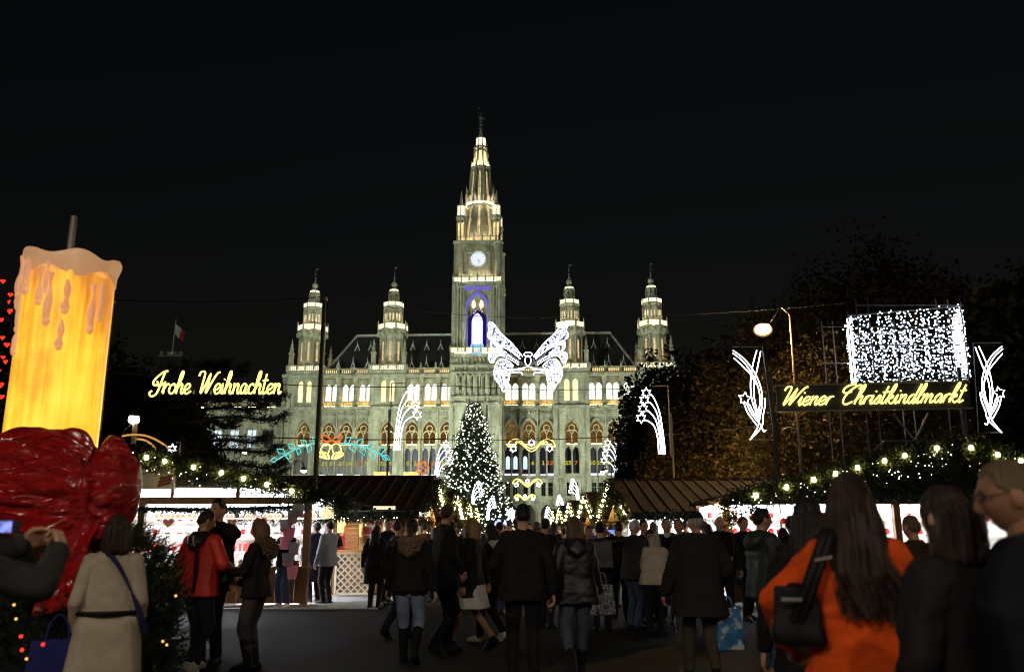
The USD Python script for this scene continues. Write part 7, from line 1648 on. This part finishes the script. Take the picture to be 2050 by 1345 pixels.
BLUEB = usdkit.material(stage, '/World/Looks/blue_carrier', {'g': ('texture_coordinate', {}), 'n': ('noise_texture', {'scale': 9.0, 'detail': 2.0}), 'r': ('rgb_ramp', {'ramp': [(.40, (.03, .14, .32)), (.52, (.05, .22, .45)), (.60, (.45, .55, .62))]}), 'p': ('principled_bsdf', {'roughness': .35})}, [('g.object', 'n.vector'), ('n.fac', 'r.fac'), ('r.color', 'p.base_color')], surface='p.BSDF')
bag('carrier_bag', 'blue plastic carrier bag in the right hand of the man in the flat cap', w_((.30, -.02, .30)), 10, .26, .12, .42, BLUEB, .14, 9, .02)
P, J, w_ = person('bald man in black beside the wooden post of the right stall', px_(1444, 15.2, 1), 15.2, 196, 1.80, top=BLACKC, hem=.78, bulk=.03, bottom=BLACKC, hair=None, style=None, skin=SKIN2, seed=50, head_yaw=-16, face=True)
GREENJ = mat('dark_green_jacket', (.018, .030, .022), .6, .2, 4.0, .2, 40)
P10, J, w_ = person('man in profile with glasses, dark green hooded jacket and jeans, looking right', px_(1532, 9.7, 1), 9.7, -76, 1.79, lw=(-.2, .24, 1.0), rw=(.2, .24, 1.0), top=GREENJ, hem=.82, bulk=.045, bottom=JEAN, shoe=CHAR, hair=HB, style='short', hood=(GREENJ, False), edge=.02, seed=52, belly=.02)
glasses(P10, J, STEEL)
P, J, w_ = person('short dark-haired visitor at the window of the right stall', px_(1572, 15.5, 1), 15.5, -20, 1.60, True, top=BLACKC, bottom=BLACKC, hair=HDB, style='bob', seed=54)
P, J, w_ = person('stall visitor with sandy hair seen between the two dark heads on the right', px_(1838, 9.0, 1), 9.0, 20, 1.70, top=BROWNC, bottom=BLACKC, hair=HSB, style='short', seed=56, collar=BROWNC)
P, J, w_ = person('dark figure standing close behind the man in the green jacket', px_(1592, 11.4, 1), 11.4, -8, 1.74, top=BLACKC, hem=.8, bottom=JEAND, hair=HB, style='short', seed=58)
# ---- near group on the right
D = 5.2; P, J, w_ = person('woman with straight black hair and dark coat left of the orange coat', px_(1628, D, 1.2), D, -14, 1.74, True, top=BLACKC, hem=.5, bottom=JEAND, hair=HB, style='long', hair_len=.14, edge=.016, seed=60, bulk=.01)
D = 4.0; ORANGE = cloth('orange_wool', (.72, .085, .008), .85, .3, 140)
P11, J, w_ = person('woman in a bright orange coat with very long brown hair and a black shoulder bag', px_(1722, D, 1.2), D, -10, 1.80, True, lw=(-.30, .16, 1.02), lp=(-1, -.5, -.2), rw=(.28, .1, .88), top=ORANGE, hem=.42, flare=.055, bulk=.014, bottom=BLACKC, boots=.8, hair=hairm('long_brown_hair', (.030, .014, .008)), style='long', hair_len=.24, edge=.011, seed=62, crease=.016)
o = w_((-.28, -.09, 1.03)); hb = bag('shoulder_bag', 'black leather bag on the left shoulder of the woman in orange', o, -16, .18, .12, .24, LEATHER, .02, 13, .03)
q = lambda p: rotz(math.radians(16)) @ (w_(p) - o)
mm = MB(); pts = spline([q((-.33, -.10, 1.06)), q((-.25, -.145, 1.25)), q((-.16, -.12, 1.46)), q((-.14, -.02, 1.50)), q((-.2, .09, 1.38))], 6)
mm.tube(pts, .024, 8); mm.tube(pts + [.03, 0, 0], .02, 8)
mesh(hb, 'strap', mm, LEATHER); mesh(hb, 'clasp', MB().box((-.02, -.092, .2), (.085, .012, .014)), STEEL); mesh(hb, 'strap_ring', MB().bar(q((-.2, -.165, 1.385)), q((-.13, -.17, 1.40)), .014, .012), STEEL)
st_ = MB(); r = np.random.default_rng(5); s = J['s']; hd = J['head']
for k in range(620):
    a_ = r.uniform(-1.9, 1.9); x0, y0 = math.sin(a_), -math.cos(a_); L = r.uniform(.26, .42); sp = r.normal(0, .012, 2); e0 = r.uniform(.55, .95)
    pp = spline(np.array([hd + [x0 * .095 * math.sqrt(1 - e0 * e0), y0 * .12 * math.sqrt(1 - e0 * e0), .138 * e0], hd + [x0 * .094, min(y0 * .125, .03), .02], hd + [x0 * .108 + sp[0], min(y0 * .12, 0) - .02, -.12], hd + [x0 * .1 + sp[0], -.10 - .055 * max(math.cos(a_), .1) + sp[1], -.12 - L * .45], hd + [x0 * .08 + .05 + sp[0] * 3, -.15 + sp[1] * 2, -.08 - L]]), 3) * s
    st_.tube(pp, .0026 * s, 3)
mesh(P11, 'hair_strand', st_, LOOKS['long_brown_hair'], kind='stuff')
D = 3.3; P12, J, w_ = person('person with brown-black bobbed hair and a black jacket with a pale logo, far right', px_(1925, D, 1.2), D, 22, 1.71, True, lw=(-.26, .1, .9), top=BLACKC, hem=.55, bulk=.035, bottom=BLACKC, hair=HDB, style='bob', edge=.013, seed=64, crease=.014)
v = MB().ico((-.03, -.155, 1.25), .03, 1, (1.2, .25, .8)); mesh(P12, 'logo_patch', MB().box(np.array([-.03, -.176, 1.27]) * J['s'], (.06, .012, .04)), CHAR)
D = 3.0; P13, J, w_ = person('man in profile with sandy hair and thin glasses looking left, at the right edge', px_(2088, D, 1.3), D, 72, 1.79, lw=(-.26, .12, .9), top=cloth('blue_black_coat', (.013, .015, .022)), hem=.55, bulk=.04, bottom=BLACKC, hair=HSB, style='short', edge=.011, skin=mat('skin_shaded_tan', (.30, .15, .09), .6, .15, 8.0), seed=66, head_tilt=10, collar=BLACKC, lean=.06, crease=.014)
glasses(P13, J, DSTEEL)
# ---- far crowd between the stalls
protos = []; CG = {0: 'dark-haired far visitors in black coats between the stall rows', 1: 'far women with shoulder-length hair between the stall rows', 2: 'far visitors in brown jackets between the stall rows', 3: 'far visitors in navy coats facing this way between the stall rows', 4: 'fair-haired far visitors in grey between the stall rows'}
CLB = {0: 'dark-haired visitor in a black coat far down the avenue', 1: 'woman with shoulder-length hair far down the avenue', 2: 'visitor in a brown jacket far down the avenue', 3: 'visitor in a navy coat facing this way far down the avenue', 4: 'fair-haired visitor in grey far down the avenue'}
spec = [dict(top=BLACKC, hair=HB, style='short', bottom=JEAND), dict(top=BLACKC, hair=HBR, style='bob', female=True, bottom=BLACKC, hem=.6), dict(top=BROWNC, hair=HDB, style='short', bottom=JEAN), dict(top=NAVYC, hair=HDB, style='short', bottom=BLACKC, hem=.6), dict(top=CHAR, hair=HSB, style='short', bottom=JEAND)]
r = np.random.default_rng(12); us = [(905, 17.5), (935, 19.5), (1000, 17.0), (1020, 22.0), (1075, 16.5), (1092, 14.6), (1110, 20.0), (1130, 23.0), (1180, 16.2), (1225, 18.5), (1240, 16.0), (870, 20), (850, 24), (775, 19.0), (915, 26), (960, 24), (985, 28), (1035, 30), (1060, 27), (1085, 33), (1100, 30), (1145, 30), (1165, 36), (1190, 27), (1010, 38), (1045, 42), (930, 34), (900, 40), (1120, 44), (1070, 50), (1340, 19.0), (1310, 20.4), (1375, 19.8), (1290, 21.5), (1412, 18.0), (1420, 17.0), (1700, 15.0), (1600, 16.2), (1490, 15.8)]
for i, (u, D) in enumerate(us):
    k = i % 5; yaw = (r.uniform(-40, 40) if k != 3 else 180 + r.uniform(-35, 35)); xx = px_(u, D, 1.2)
    if i < 5:
        P, J, w_ = person(CLB[k], xx, D, yaw, 1.72 if not spec[k].get('female') else 1.66, step=.1 * (-1) ** i, seed=80 + i, edge=.04, group=CG[k], face=(k == 3), **spec[k]); protos.append((P, yaw))
    else:
        sc_ = r.uniform(.94, 1.06); again(protos[k][0], CLB[k], (xx, D, 0), yaw, (sc_, sc_, sc_), CG[k])
